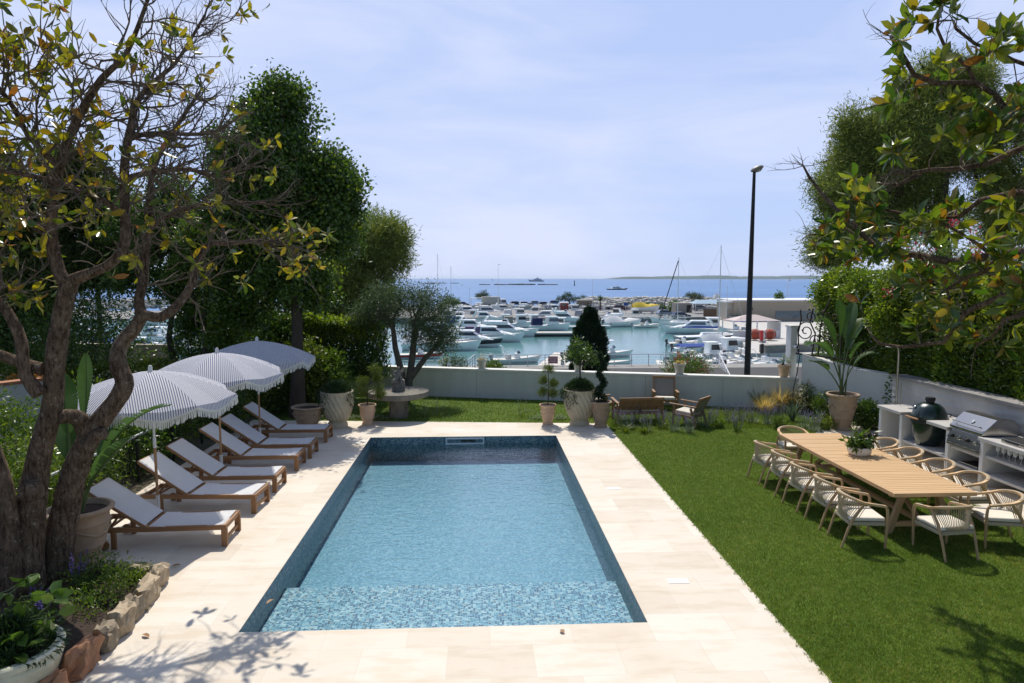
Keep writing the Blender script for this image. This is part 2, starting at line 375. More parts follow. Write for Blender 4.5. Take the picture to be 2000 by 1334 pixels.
m_deck = deck_material()
m_render = mat('white wall render', (.67, .67, .64), (.53, .535, .51), scale=2.6, rough=.85, bump=.15, bscale=60, sharp=.28, world=True, stretch=(1, 1, .16))
m_render2 = mat('white plaster', (.74, .735, .71), (.66, .655, .63), scale=2, rough=.8, bump=.1, bscale=60, world=True)
m_coping = mat('pale wall coping', (.72, .71, .67), (.6, .59, .54), scale=5, rough=.75, bump=.1, world=True)
m_soil = mat('garden soil', (.055, .036, .024), (.028, .018, .012), scale=9, rough=.95, bump=1, bscale=28, world=True)
m_ground = mat('dry earth', (.10, .085, .055), (.06, .055, .03), scale=1.4, rough=.95, bump=.6, bscale=14, world=True)
m_asph = mat('asphalt', (.055, .055, .056), (.045, .045, .046), scale=6, rough=.9, bump=.3, bscale=120, world=True)
m_conc = mat('quay concrete', (.52, .50, .47), (.42, .405, .38), scale=.6, rough=.85, bump=.1, bscale=20, world=True)
m_concd = mat('quay wall stone', (.30, .28, .25), (.18, .17, .15), scale=1.2, rough=.9, bump=.4, bscale=6, world=True)
m_white = mat('white paint', (.78, .78, .78), (.72, .72, .72), rough=.45)
m_metal = mat('brushed steel', (.50, .50, .49), (.42, .42, .41), scale=8, rough=.3, metal=1, stretch=(.1, 1, 1))
m_rail = mat('galvanised railing', (.62, .64, .65), (.52, .54, .55), rough=.45, metal=.35)
m_black = mat('black metal', (.014, .014, .015), (.02, .02, .02), rough=.5)
m_iron = mat('wrought iron', (.02, .018, .016), (.06, .035, .02), rough=.6, bump=.3)

# ---------------------------------------------------------------- setting: deck, lawn, paving, terrain, sea
PX0, PX1, PY0, PY1 = -2.74, 1.95, 7.54, 17.05        # the pool opening
DX0, DX1 = -6.4, 3.49
d = MB()
d.prism([(DX0, 1), (DX1, 1), (DX1, PY0), (DX0, PY0)], -.12, 0)
d.prism([(DX0, PY0), (PX0, PY0), (PX0, PY1), (DX0, PY1)], -.12, 0)
d.prism([(PX1, PY0), (DX1, PY0), (DX1, PY1), (PX1, PY1)], -.12, 0)
d.prism([(DX0, PY1), (DX1, PY1), (DX1, 18.42), (DX0, 19.35)], -.12, 0)
struct(d.build('pool_deck', m_deck, smooth=0), 'pale cream stone paving around the pool', 'paving')

FW0, FW1 = V(-4.6, 23.74, 0), V(9.72, 20.13, 0)        # the front garden wall, from the hedge to the corner
m_lawn = lawn_material()
lw = MB()
lw.add([(DX1, 1, 0), (8.75, 1, 0), (8.75, 17.7, 0), (9.6, 17.7, 0), (9.6, 20.2, 0), (DX1, 21.75, 0)], [(0, 1, 2, 3, 4, 5)])
lw.add([(DX1, 18.42, 0), (DX1, 21.75, 0), (-4.6, 23.74, 0), (DX0, 24, 0), (DX0, 19.35, 0)], [(0, 1, 2, 3, 4)])
struct(lw.build('lawn', m_lawn, smooth=0), 'short mown green lawn beside and beyond the pool', 'lawn')
g = MB().add([(-60, -3, -.002), (DX0, -3, -.002), (DX0, 25, -.002), (-16, 25, -.002), (-16, 14, -.002), (-60, 14, -.002)], [(0, 1, 2, 3, 4, 5)])
g.add([(9.6, 17.7, .0), (30, 17.7, 0), (30, 26, 0), (9.6, 20.2, 0)], [(0, 1, 2, 3)]); g.add([(10.45, -3, 0), (30, -3, 0), (30, 17.7, 0), (10.45, 17.7, 0)], [(0, 1, 2, 3)])
g.add([(-60, -8, -.002), (30, -8, -.002), (30, -3, -.002), (-60, -3, -.002)], [(0, 1, 2, 3)])
struct(g.build('ground', m_ground, smooth=0), 'bare earth under the hedges at the sides of the garden', 'ground')
pv = MB().prism([(8.75, 1), (10.45, 1), (10.45, 17.7), (9.25, 17.7), (8.75, 16.6)], -.1, .006)
struct(pv.build('kitchen_paving', m_deck, smooth=0), 'strip of pale stone paving in front of the outdoor kitchen', 'paving')
# swimming pool
m_mx, m_my, m_mz, m_md = mosaic_material('mosaic side', (1, 2), .42), mosaic_material('mosaic end', (0, 2), .5), mosaic_material('mosaic ledge', (0, 1), 1.1), mosaic_material('mosaic floor', (0, 1), 1.15, .62)  # side and end tiles darkened: the walls' shade is put into their colour
pool = thing('swimming_pool', 'long rectangular swimming pool lined with blue mosaic in the pale stone deck', 'swimming pool', ((PX0 + PX1) / 2, (PY0 + PY1) / 2, 0))
ox, oy = (PX0 + PX1) / 2, (PY0 + PY1) / 2
hx, hy = (PX1 - PX0) / 2, (PY1 - PY0) / 2
ZB, ZL, YL = -.62, -.36, 9.42 - oy
e = -.004
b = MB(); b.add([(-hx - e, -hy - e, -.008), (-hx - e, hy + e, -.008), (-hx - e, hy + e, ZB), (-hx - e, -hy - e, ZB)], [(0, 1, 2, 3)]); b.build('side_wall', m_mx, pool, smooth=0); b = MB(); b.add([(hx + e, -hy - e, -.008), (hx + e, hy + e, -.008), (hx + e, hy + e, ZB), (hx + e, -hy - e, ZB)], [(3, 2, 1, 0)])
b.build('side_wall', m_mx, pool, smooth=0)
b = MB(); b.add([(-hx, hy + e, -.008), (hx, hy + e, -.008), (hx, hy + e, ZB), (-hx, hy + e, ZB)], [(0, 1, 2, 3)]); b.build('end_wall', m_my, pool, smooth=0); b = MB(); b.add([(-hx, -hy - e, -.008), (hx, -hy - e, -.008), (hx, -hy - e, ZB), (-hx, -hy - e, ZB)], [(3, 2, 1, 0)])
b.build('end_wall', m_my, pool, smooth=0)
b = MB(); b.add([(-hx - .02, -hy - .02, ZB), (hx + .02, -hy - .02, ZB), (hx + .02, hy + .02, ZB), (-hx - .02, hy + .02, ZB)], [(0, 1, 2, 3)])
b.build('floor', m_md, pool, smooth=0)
b = MB(); b.box((0, (-hy + YL) / 2, (ZL + ZB) / 2), (2 * hx + .02, YL + hy, ZL - ZB))
b.build('step_ledge', m_mz, pool, smooth=0)
b = MB().add([(-hx - .01, -hy - .01, -.19), (hx + .01, -hy - .01, -.19), (hx + .01, hy + .01, -.19), (-hx - .01, hy + .01, -.19)], [(0, 1, 2, 3)])
b.build('pool_water', pool_water_material(), pool, smooth=0)
b = MB(); sk = (.03, hy - .004, -.1)
b.box((sk[0], sk[1] - .01, -.05), (.98, .03, .035)); b.box((sk[0] - .47, sk[1] - .01, -.115), (.035, .03, .1)); b.box((sk[0] + .47, sk[1] - .01, -.115), (.035, .03, .1)); b.box((sk[0], sk[1] - .01, -.18), (.98, .03, .035)); b.box((sk[0], sk[1] + .004, -.11), (.92, .006, .12))
skm = b.build('skimmer', mat('grey plastic', (.62, .66, .70), (.56, .6, .64), rough=.4), pool, smooth=0)
MB().box((sk[0] + .08, sk[1] - .012, -.11), (.36, .02, .045)).build('skimmer_mouth', m_black, skm, smooth=0)
m_grate = mat('grey grate', (.16, .17, .17), (.12, .13, .13), rough=.7)
for (x, y) in ((-1.92, 9.72), (.72, 9.66)):
    MB().lathe([(.05, 0), (.05, .012), (.02, .02), (.0001, .02)], 20).build('floor_inlet', m_grate, pool, loc=(x - ox, y - oy, ZB))
# grey deck hatch covers let into the paving
m_lid = mat('white lid', (.78, .74, .68), (.76, .72, .66), rough=.5)
for (x, y, lab) in ((-.55, 17.75, 'small white square lid in the paving behind the far end of the pool'), (2.62, 8.6, 'small white square lid in the paving nearest the camera on the right of the pool'), (2.55, 12.6, 'small white square lid in the paving halfway along the right of the pool')):
    tag(MB().box((0, 0, .001), (.28, .15, .006)).build('deck_lid', m_lid, bevel=.002, loc=(x, y, .001)), lab, 'lid', 'white lids in the deck')
# terrain outside the garden: road, promenade, quays, water
tr = MB(); ys = [24.2, 27, 34, 44, 56, 61.5]; zs = [-.9, -1.6, -2.2, -3.0, -3.8, -3.92]; xs = np.linspace(-95, 110, 30); q = []
for y, z in zip(ys, zs):
    for x in xs: q.append((float(x), max(y, 23.9 - .252 * (x + 4.6)) if y < 26 and x > -4 else y, z))
n = len(xs); tr.add(q, [(i * n + j, i * n + j + 1, (i + 1) * n + j + 1, (i + 1) * n + j) for i in range(len(ys) - 1) for j in range(n - 1)])
struct(tr.build('road', m_asph), 'road sloping down to the marina behind the garden wall', 'road')
pr = MB().prism([(-95, 58.6), (110, 58.6), (110, 61.2), (-95, 61.2)], -8, -3.86)
struct(pr.build('promenade', mat('grey promenade slabs', (.30, .29, .27), (.22, .21, .2), scale=.8, rough=.9, world=True), smooth=0), 'paved promenade along the near edge of the harbour', 'promenade')
m_harb = sea_material('harbour water', (.07, .185, .19), (.105, .24, .24), .10, 1.6, .10, .5)
m_sea = sea_material('open sea', (.03, .115, .29), (.06, .18, .39), .42, .8, .5, .25, .55)
WZ = -6.3
b = MB().add([(-160, 61, WZ), (170, 61, WZ), (170, 200, WZ), (-160, 200, WZ)], [(0, 1, 2, 3)])
struct(b.build('harbour_water', m_harb, smooth=0), 'calm turquoise water inside the harbour', 'water')
b = MB().add([(-12000, 200, WZ), (12000, 200, WZ), (12000, 11000, WZ), (-12000, 11000, WZ)], [(0, 1, 2, 3)])
struct(b.build('sea', m_sea, smooth=0), 'open blue sea up to the horizon', 'sea')
# quays
fq = MB().prism([(-120, 158), (60, 158), (120, 150), (140, 196), (-120, 196)], -8, -5.15)
struct(fq.build('far_quay', mat('worn quay asphalt', (.26, .255, .25), (.19, .185, .18), scale=.5, rough=.9, world=True), smooth=0), 'far quay carrying parked cars in front of the breakwater', 'quay')
pts = [P(x, y, -5.25) for x, y in ((1340, 627), (1436, 648), (1450, 668), (1462, 690), (1640, 690), (1760, 622), (1500, 618))]
rq = MB().prism([(p.x, p.y) for p in pts], -8, -5.25)
struct(rq.build('right_quay', m_conc, smooth=0), 'pale concrete quay on the right with the canvas shelter', 'quay')
qb = MB(); a_, b_ = P(1487, 688, -5.25), P(1600, 684, -5.25); qb.bar((a_.x, a_.y - .4, -5.4), (b_.x, b_.y - .4, -5.4), 1.4, 2.2)
tag(qb.build('quay_block', m_concd, smooth=0), 'rough grey stone block wall at the near end of the right quay', 'wall')
pt = [P(x, y, -5.75) for x, y in ((1005, 748), (1083, 688), (1112, 690), (1085, 752))]
po = MB().prism([(p.x, p.y) for p in pt][::-1], -6.4, -5.75)
struct(po.build('near_pontoon', mat('bleached planks', (.60, .56, .50), (.48, .45, .4), scale=3, rough=.8, world=True), smooth=0), 'bleached plank jetty running out from the promenade beside the red sign', 'jetty')
p0, p1 = P(1042, 651, -5.7), P(1128, 651, -5.7)
pn = MB(); pn.prism([(p0.x, p0.y), (p1.x, p1.y), (p1.x, p1.y + 3.2), (p0.x, p0.y + 3.2)], -5.85, -5.62)
dk = thing('floating_pontoon', 'short floating pontoon with a dark side below the boat with the navy canopy', 'pontoon', (0, 0, 0)); pn.build('walkway', m_conc, dk, smooth=0)
MB().prism([(p0.x + .1, p0.y + .15), (p1.x - .1, p1.y + .15), (p1.x - .1, p1.y + 3), (p0.x + .1, p0.y + 3)], -6.5, -5.85).build('float', m_black, dk, smooth=0)
# breakwater of white rocks: too many to count, one heap
m_rock = mat('white riprap', (.58, .56, .52), (.34, .33, .31), scale=.5, rough=.9, bump=.5, bscale=3)
bw = MB(); rr = random.Random(3)
for i in range(1300):
    x = rr.uniform(30, 77) if i < 850 else rr.uniform(-118, -62) if i < 1150 else rr.uniform(-62, 30); t = rr.random(); s = rr.uniform(.9, 1.9) if i < 850 else rr.uniform(.7, 1.5)
    top = min(1, (x - 29) / 4, (78 - x) / 8) if i < 850 else 1.0 if i < 1150 else .1
    z = -5.1 + (1 - abs(t - .5) * 2) * 2.75 * max(0, top) ** .6
    bw.rock((x, 196.5 + t * 13, z), (s * 1.5, s * 1.2, s), rr.uniform(0, 3), i)
bwo = bw.build('breakwater', m_rock, smooth=0); tag(bwo, 'long heap of pale rocks between the far quay and the open sea', 'breakwater', kind='stuff')
# island and reefs
m_isle = mat('distant pine wood', (.06, .10, .085), (.035, .065, .06), scale=.02, rough=1, world=True)
isl = MB(); q = []; n = 90
for i in range(n):
    t = i / (n - 1); x = 1180 + t * 3400; h = 27 * min(1, t * 9) ** .6 * (.75 + .25 * math.sin(i * .43) * math.sin(i * .17) + .12 * rr.random()) + 4 * min(1, t * 14)
    if i > n - 4: h *= .4
    q += [(x, 5850 + 60 * math.sin(i * .3), WZ - .5), (x, 6000, WZ + h), (x, 6400, WZ + h * 1.05), (x, 6800, WZ - .5)]
isl.add(q, [(i * 4 + k, (i + 1) * 4 + k, (i + 1) * 4 + k + 1, i * 4 + k + 1) for i in range(n - 1) for k in range(3)])
struct(isl.build('island', m_isle), 'long low wooded island on the horizon', 'island')
m_reef = mat('dark reef rock', (.05, .05, .055), (.09, .085, .08), scale=.1, rough=.95)
for (x0, x1, py, h, cnt, lab) in ((932, 1092, 556.5, 2.0, 34, 'long dark reef of low rocks in the sea below the large yacht'), (818, 894, 553.5, 1.6, 18, 'thin dark line of rocks in the sea left of the longer reef')):
    a_, b_ = P(x0, py, WZ), P(x1, py, WZ); rf = MB()
    for i in range(cnt):
        t = rr.random(); p = a_.lerp(b_, t); s = rr.uniform(.5, 1) * (1 - abs(t - .5))
        rf.rock((p.x, p.y + rr.uniform(-15, 15), WZ + .2), (9 * s + 5, 9 * s, h * 2 * s), rr.uniform(0, 3), i)
    tag(rf.build('reef', m_reef, smooth=0), lab, 'reef', 'reefs off the harbour')

# ---------------------------------------------------------------- garden walls
def wall_run(name, pts_, h, th, m, label, cap=None, parent_cap='coping'):
    """pts_: (x, y, top z) along the garden side; thickness th to the left of travel"""
    t = thing(name, label, 'wall', (0, 0, 0)); b = MB(); c = MB()
    for i in range(len(pts_) - 1):
        (x0, y0, z0), (x1, y1, z1) = pts_[i], pts_[i + 1]; dx, dy = x1 - x0, y1 - y0; l = math.hypot(dx, dy); nx, ny = -dy / l * th, dx / l * th
        b.add([(x0, y0, -.6), (x1, y1, -.6), (x1 + nx, y1 + ny, -.6), (x0 + nx, y0 + ny, -.6), (x0, y0, z0), (x1, y1, z1), (x1 + nx, y1 + ny, z1), (x0 + nx, y0 + ny, z0)],
              [(3, 2, 1, 0), (4, 5, 6, 7), (0, 1, 5, 4), (1, 2, 6, 5), (2, 3, 7, 6), (3, 0, 4, 7)])
        if cap:
            k, o = cap, .03; ux, uy = -nx / th * o, -ny / th * o
            c.add([(x0 + ux, y0 + uy, z0), (x1 + ux, y1 + uy, z1), (x1 + nx - ux, y1 + ny - uy, z1), (x0 + nx - ux, y0 + ny - uy, z0), (x0 + ux, y0 + uy, z0 + k), (x1 + ux, y1 + uy, z1 + k), (x1 + nx - ux, y1 + ny - uy, z1 + k), (x0 + nx - ux, y0 + ny - uy, z0 + k)],
                  [(3, 2, 1, 0), (4, 5, 6, 7), (0, 1, 5, 4), (1, 2, 6, 5), (2, 3, 7, 6), (3, 0, 4, 7)])
    b.build('wall_face', m, t, smooth=0)
    if cap: c.build(parent_cap, m_coping, t, smooth=0, bevel=.01)
    return t
fw = wall_run('garden_wall', [(FW0.x, FW0.y, .92), (FW1.x, FW1.y, .90)], 1, .3, m_render, 'low grey white rendered wall closing the far end of the garden', cap=.07)
for k in (.315, .49, .69, .85):       # vertical movement joints
    p = FW0.lerp(FW1, k); MB().box((p.x, p.y - .001, .45), (.012, .006, .9), rz=math.atan2(FW1.y - FW0.y, FW1.x - FW0.x)).build('joint', mat('joint grey', (.36, .36, .35), rough=.9), fw, smooth=0)
rw = wall_run('garden_wall', [(11.02, 16.75, 1.36), (11.2, 18.0, 1.37), (10.75, 18.75, 1.42), (10.25, 19.4, 1.55), (9.78, 20.1, 1.72)][::-1], 1, .3, m_render2, 'white plastered side wall with a falling top behind the big terracotta pot')
tw = MB(); 
m_tile, nt, out = newmat('wavy relief cladding')
pos = nd(nt, 'ShaderNodeNewGeometry').outputs['Position']
wv = nd(nt, 'ShaderNodeTexWave', {'wave_type': 'BANDS', 'bands_direction': 'Z'}, Vector=pos, Scale=2.0, Distortion=6.0, Detail=1.0, Detail_Scale=.5).outputs['Fac']
nz = nd(nt, 'ShaderNodeTexNoise', Vector=pos, Scale=3.0, Detail=4.0).outputs['Fac']
bs = nd(nt, 'ShaderNodeBsdfPrincipled', Base_Color=ramp(nt, nz, [(.3, (.43, .41, .385)), (.7, (.52, .50, .475))]), Roughness=.8)
nt.links.new(nd(nt, 'ShaderNodeBump', Strength=.3, Distance=.03, Height=wv).outputs[0], bs.inputs['Normal']); nt.links.new(bs.outputs[0], out.inputs[0])
kw = thing('kitchen_wall', 'grey white wall with wavy relief running behind the outdoor kitchen', 'wall', (0, 0, 0))
MB().add([(10.5, 1, 0), (10.5, 16.7, 0), (10.85, 16.75, 0), (10.85, 1, 0), (10.5, 1, 1.5), (10.5, 16.7, 1.5), (10.85, 16.75, 1.5), (10.85, 1, 1.5)],
         [(0, 1, 2, 3), (4, 7, 6, 5), (0, 4, 5, 1), (1, 5, 6, 2), (2, 6, 7, 3), (3, 7, 4, 0)]).build('wall_face', m_tile, kw, smooth=0)
MB().box((10.66, 8.85, 1.53), (.46, 15.8, .06)).build('coping', mat('dusty grey coping', (.30, .285, .27), (.22, .21, .20), rough=.85, world=True), kw, smooth=0)
# corner pillar
pl = thing('gate_pillar', 'slim white pillar at the corner where the two white walls meet', 'pillar', (9.62, 20.5, 0))
MB().box((0, 0, .9), (.2, .34, 3.2)).build('shaft', m_render2, pl, smooth=0, bevel=.008); MB().box((0, 0, 2.53), (.26, .4, .06)).build('cap', m_coping, pl, smooth=0, bevel=.008)
# terrace walls of the neighbour at the left
m_stucco = mat('beige stucco', (.42, .38, .31), (.34, .30, .24), scale=2, rough=.9, world=True)
m_rtile = mat('terracotta edging', (.42, .19, .10), (.30, .13, .07), scale=6, rough=.8, bump=.4, world=True)
a_, b_ = PY(132, 668, 25), PY(330, 673, 26.5)
lwk = thing('terrace_wall', 'beige stucco terrace wall with a tiled foot seen between the left trees', 'wall', (0, 0, 0))
MB().bar((a_.x - 2, a_.y, a_.z - .5), (b_.x, b_.y, b_.z - .5), .3, 1.0).build('wall_face', m_stucco, lwk, smooth=0)
MB().bar((a_.x - 2, a_.y - .25, a_.z - .72), (b_.x, b_.y - .25, b_.z - .75), .3, .1).build('tile_edging', m_rtile, lwk, smooth=0)
a_, b_ = PY(-60, 760, 17), PY(88, 742, 18.5)
lwk = thing('planted_wall', 'white low wall with terracotta edging at the left edge of the garden', 'wall', (0, 0, 0))
MB().bar((a_.x, a_.y, a_.z - .7), (b_.x, b_.y, b_.z - .7), .3, 1.4).build('wall_face', m_render, lwk, smooth=0)
MB().bar((a_.x, a_.y, a_.z + .04), (b_.x, b_.y, b_.z + .04), .36, .08).build('tile_edging', m_rtile, lwk, smooth=0)
LW_A, LW_B = a_, b_
# ---------------------------------------------------------------- sun loungers
m_teak = woodmat('oiled teak along x', (.36, .19, .085), (.22, .105, .045), 0)
m_teaky = woodmat('oiled teak across', (.36, .19, .085), (.22, .105, .045), 1)
m_teakz = woodmat('oiled teak upright', (.36, .19, .085), (.22, .105, .045), 2)
m_sling = mat('white sling fabric', (.85, .85, .85), (.80, .80, .81), scale=12, rough=.8, bump=.15, bscale=400, trans=.42)
LOUNGE_G = 'sun loungers in a row by the pool'
def make_lounger(label):                       # foot end at +x 0, head at -x
    t = thing('sun_lounger', label, 'sun lounger', group=LOUNGE_G)
    W, Z = .68, .29
    f = MB()
    for s in (-1, 1): f.bar((0, s * (W / 2 - .03), Z), (-1.95, s * (W / 2 - .03), Z), .045, .075)
    f.build('side_rail', m_teak, t, smooth=0, bevel=.005)
    for xr in (-.02, -1.16, -1.92): MB().bar((xr, -W / 2 + .05, Z), (xr, W / 2 - .05, Z), .04, .065).build('cross_rail', m_teaky, t, smooth=0, bevel=.005)
    for s in (-1, 1): MB().box((-.03, s * (W / 2 - .03), .145), (.085, .055, .29)).build('leg', m_teakz, t, smooth=0, bevel=.005)
    MB().bar((-.03, -W / 2 + .05, .1), (-.03, W / 2 - .05, .1), .03, .05).build('stretcher', m_teaky, t, smooth=0, bevel=.004)
    for s in (-1, 1): MB().box((-1.62, s * (W / 2 - .03), .145), (.07, .05, .29)).build('leg', m_teakz, t, smooth=0, bevel=.005)
    for s in (-1, 1): MB().lathe([(.0001, -.015), (.07, -.015), (.075, 0), (.07, .015), (.0001, .015)], 18).build('wheel', m_teakz, t, loc=(-1.74, s * (W / 2 + .01), .075)).rotation_euler = (math.pi / 2, 0, 0)
    A = R(35); hx, hz = -1.14, Z + .045; bl = 1.01; tx, tz = hx - math.cos(A) * bl, hz + math.sin(A) * bl
    sl = MB(); n = 8
    q = [(-.05 - i * (1.06 / n), s * (W / 2 - .016), hz - .012 * math.sin(math.pi * i / n)) for i in range(n + 1) for s in (-1, 1)]
    sl.add(q, [(2 * i, 2 * i + 1, 2 * i + 3, 2 * i + 2) for i in range(n)]); q2 = [(a, b, c - .008) for a, b, c in q]; sl.add(q2, [(2 * i + 2, 2 * i + 3, 2 * i + 1, 2 * i) for i in range(n)])
    sl.build('seat_sling', m_sling, t, smooth=60)
    sl = MB(); q = []
    for i in range(n + 1):
        u = .02 + (bl - .04) * i / n; k = .014 * math.sin(math.pi * i / n)
        for s in (-1, 1): q.append((hx - math.cos(A) * u - math.sin(A) * (.012 - k) , s * (W / 2 - .014), hz + math.sin(A) * u + math.cos(A) * (.012 - k)))
    sl.add(q, [(2 * i, 2 * i + 1, 2 * i + 3, 2 * i + 2) for i in range(n)]); q2 = [(a - .006, b, c - .006) for a, b, c in q]; sl.add(q2, [(2 * i + 2, 2 * i + 3, 2 * i + 1, 2 * i) for i in range(n)])
    sl.build('back_sling', m_sling, t, smooth=60)
    bf = MB()
    for s in (-1, 1): bf.bar((hx, s * (W / 2 - .028), hz - .03), (tx, s * (W / 2 - .028), tz - .03), .04, .045)
    bf.bar((tx, -W / 2 + .01, tz - .025), (tx, W / 2 - .01, tz - .025), .03, .045)
    bf.build('back_frame', m_teak, t, smooth=0, bevel=.005)
    sp = MB()
    for s in (-1, 1): sp.bar((hx - math.cos(A) * .45, s * .2, hz + math.sin(A) * .45 - .03), (-1.72, s * .2, Z), .03, .03)
    sp.bar((-1.72, -.28, Z), (-1.72, .28, Z), .03, .03); sp.build('back_prop', m_teaky, t, smooth=0)
    return t
lg = [(-3.80, 10.42, 2, 'white sun lounger nearest the camera, beside the large pot and the magnolia trunk'), (-3.80, 11.84, -3, 'second white sun lounger from the camera, behind the nearest parasol pole'),
      (-3.80, 12.98, 0, 'third white sun lounger from the camera, shaded by the middle parasol'), (-3.78, 14.43, 0, 'fourth white sun lounger from the camera, just behind the middle parasol pole'),
      (-3.74, 15.4, 0, 'fifth white sun lounger from the camera, second from the far end of the row'), (-3.72, 16.88, 0, 'white sun lounger at the far end of the row, in front of the swirled urn')]
L0 = None
for x, y, a, lab in lg:
    if L0 is None: L0 = make_lounger(lab); L0.location = (x, y, 0); L0.rotation_euler = (0, 0, R(a))
    else: copy_tree(L0, lab, (x, y, 0), R(a))

# ---------------------------------------------------------------- parasols
def stripe_material():
    m, nt, out = newmat('navy and white striped canvas')
    u = nd(nt, 'ShaderNodeSeparateXYZ', Vector=nd(nt, 'ShaderNodeUVMap').outputs[0]).outputs[0]
    f = nd(nt, 'ShaderNodeMath', {'operation': 'FRACT'}, _0=nd(nt, 'ShaderNodeMath', {'operation': 'MULTIPLY'}, _0=u, _1=1 / .034).outputs[0]).outputs[0]
    k = nd(nt, 'ShaderNodeMath', {'operation': 'GREATER_THAN'}, _0=f, _1=.60).outputs[0]
    c = nd(nt, 'ShaderNodeMixRGB', _0=k, _1=(.86, .86, .87, 1), _2=(.17, .19, .36, 1)).outputs[0]
    b = nd(nt, 'ShaderNodeBsdfPrincipled', Base_Color=c, Roughness=.85); b.inputs['Specular IOR Level'].default_value = .1
    t = nd(nt, 'ShaderNodeBsdfTranslucent', Color=c)
    nt.links.new(nd(nt, 'ShaderNodeMixShader', _0=.45, _1=b.outputs[0], _2=t.outputs[0]).outputs[0], out.inputs[0]); return m
m_stripe = stripe_material()
m_fringe = mat('cream cotton fringe', (.74, .73, .68), (.62, .61, .56), scale=20, rough=.9, trans=.2)
m_pole = woodmat('turned pole wood', (.42, .24, .12), (.30, .16, .08), 2)
m_sleeve = mat('white enamel', (.75, .75, .74), rough=.35)
def make_parasol(label):
    t = thing('parasol', label, 'parasol', group='striped parasols between the loungers')
    RAD, ZT, ZR, G, NS, NR = 1.29, 2.50, 2.10, 8, 12, 10
    def edge(th, s):                           # canopy point: s 0 top .. 1 rim; panels sag between the ribs
        a = th % (2 * math.pi / G) - math.pi / G; k = math.cos(a) / math.cos(math.pi / G)
        u = 1 - abs(a) / (math.pi / G)
        r = RAD * s * math.cos(math.pi / G) / math.cos(a) * (1 - .02 * u * s); z = ZT - (ZT - ZR) * (s ** 1.75) - .05 * u * s * s
        if s > .93: z -= 0
        return r, z
    c = MB(); c.uv = []
    for g in range(G):
        a0 = g * 2 * math.pi / G; mid = a0 + math.pi / G; base = len(c.v)
        for i in range(NR + 1):
            s = .02 + .98 * i / NR
            for j in range(NS + 1):
                th = a0 + (2 * math.pi / G) * j / NS; r, z = edge(th - 1e-9 if j == NS else th, s)
                c.v.append((r * math.cos(th), r * math.sin(th), z)); c.uv.append((r * math.sin(th - mid), r * math.cos(th - mid)))
        for j in range(NS + 1):                # the scalloped valance below the rim
            th = a0 + (2 * math.pi / G) * j / NS; r, z = edge(th - 1e-9 if j == NS else th, 1.0); u = 1 - abs(2 * j / NS - 1)
            c.v.append((r * 1.012 * math.cos(th), r * 1.012 * math.sin(th), z - .03 - .095 * math.sin(u * math.pi / 2))); c.uv.append((r * math.sin(th - mid), 2))
        for i in range(NR + 1):
            for j in range(NS):
                k = base + i * (NS + 1) + j; c.f.append((k, k + 1, k + NS + 2, k + NS + 1))
    c.build('canopy', m_stripe, t, smooth=13)
    f = MB(); N = 300; rr = random.Random(4)
    for i in range(N):                         # knotted fringe: a band, then loose strands
        th = 2 * math.pi * i / N; t2 = 2 * math.pi * (i + 1) / N
        q = []
        for a in (th, t2):
            r, z = edge(a, 1.0); u = 1 - abs(2 * ((a % (2 * math.pi / G)) / (2 * math.pi / G)) - 1); z0 = z - .02 - .095 * math.sin(u * math.pi / 2)
            q.append((r * 1.018 * math.cos(a), r * 1.018 * math.sin(a), z0))
        (x0, y0, z0), (x1, y1, z1) = q; dl = rr.uniform(.11, .145); dx, dy = rr.uniform(-.01, .01), rr.uniform(-.01, .01)
        f.add([(x0, y0, z0), (x1, y1, z1), (x1, y1, z1 - .03), (x0, y0, z0 - .03)], [(3, 2, 1, 0)])
        f.add([(x0, y0, z0 - .028), (x0 + (x1 - x0) * .8, y0 + (y1 - y0) * .8, z1 - .028), (x0 + (x1 - x0) * .75 + dx, y0 + (y1 - y0) * .75 + dy, z1 - dl), (x0 + dx, y0 + dy, z0 - dl)], [(3, 2, 1, 0)])
    fo = f.build('fringe', m_fringe, t, smooth=0); fo['kind'] = 'part'; del fo['kind']
    MB().tube([(0, 0, 1.2), (0, 0, 2.52)], .019, 12).build('upper_pole', m_sleeve, t)
    MB().tube([(0, 0, .42), (0, 0, 1.32)], .021, 12).build('lower_pole', m_pole, t)
    MB().tube([(0, 0, 1.24), (0, 0, 1.4)], .025, 12).build('joint_sleeve', m_sleeve, t)
    MB().lathe([(.03, 2.48), (.035, 2.51), (.03, 2.58), (.02, 2.60), (.0001, 2.605)], 14).build('finial', m_sleeve, t)
    MB().lathe([(.19, 0), (.19, .02), (.05, .03), (.022, .05), (.022, .22), (.0001, .22)], 24).build('base', m_black, t); MB().tube([(0, 0, .22), (0, 0, .44)], .03, 12).build('foot_sleeve', m_sleeve, t)
    rb = MB()
    for g in range(G):
        a = g * 2 * math.pi / G; pts = [(edge(a, s)[0] * math.cos(a), edge(a, s)[0] * math.sin(a), edge(a, s)[1] - .02) for s in (.04, .3, .6, .85, .98)]
        rb = MB().tube(pts, .006, 6); rb.bar((.03 * math.cos(a), .03 * math.sin(a), 2.03), (pts[2][0], pts[2][1], pts[2][2]), .012, .012); rb.build('rib', m_sleeve, t, smooth=0)
    return t
U0 = make_parasol('blue and white striped parasol nearest the camera, in the dappled shade of the magnolia')
U0.location = (-5.30, 11.24, 0); U0.rotation_euler = (R(1.5), 0, R(8))
copy_tree(U0, 'blue and white striped parasol in the middle of the row, fully sunlit', (-5.19, 13.72, .02), R(-3))
copy_tree(U0, 'blue and white striped parasol at the far end, shaded by the tall dark tree', (-5.20, 16.2, .03), R(20))

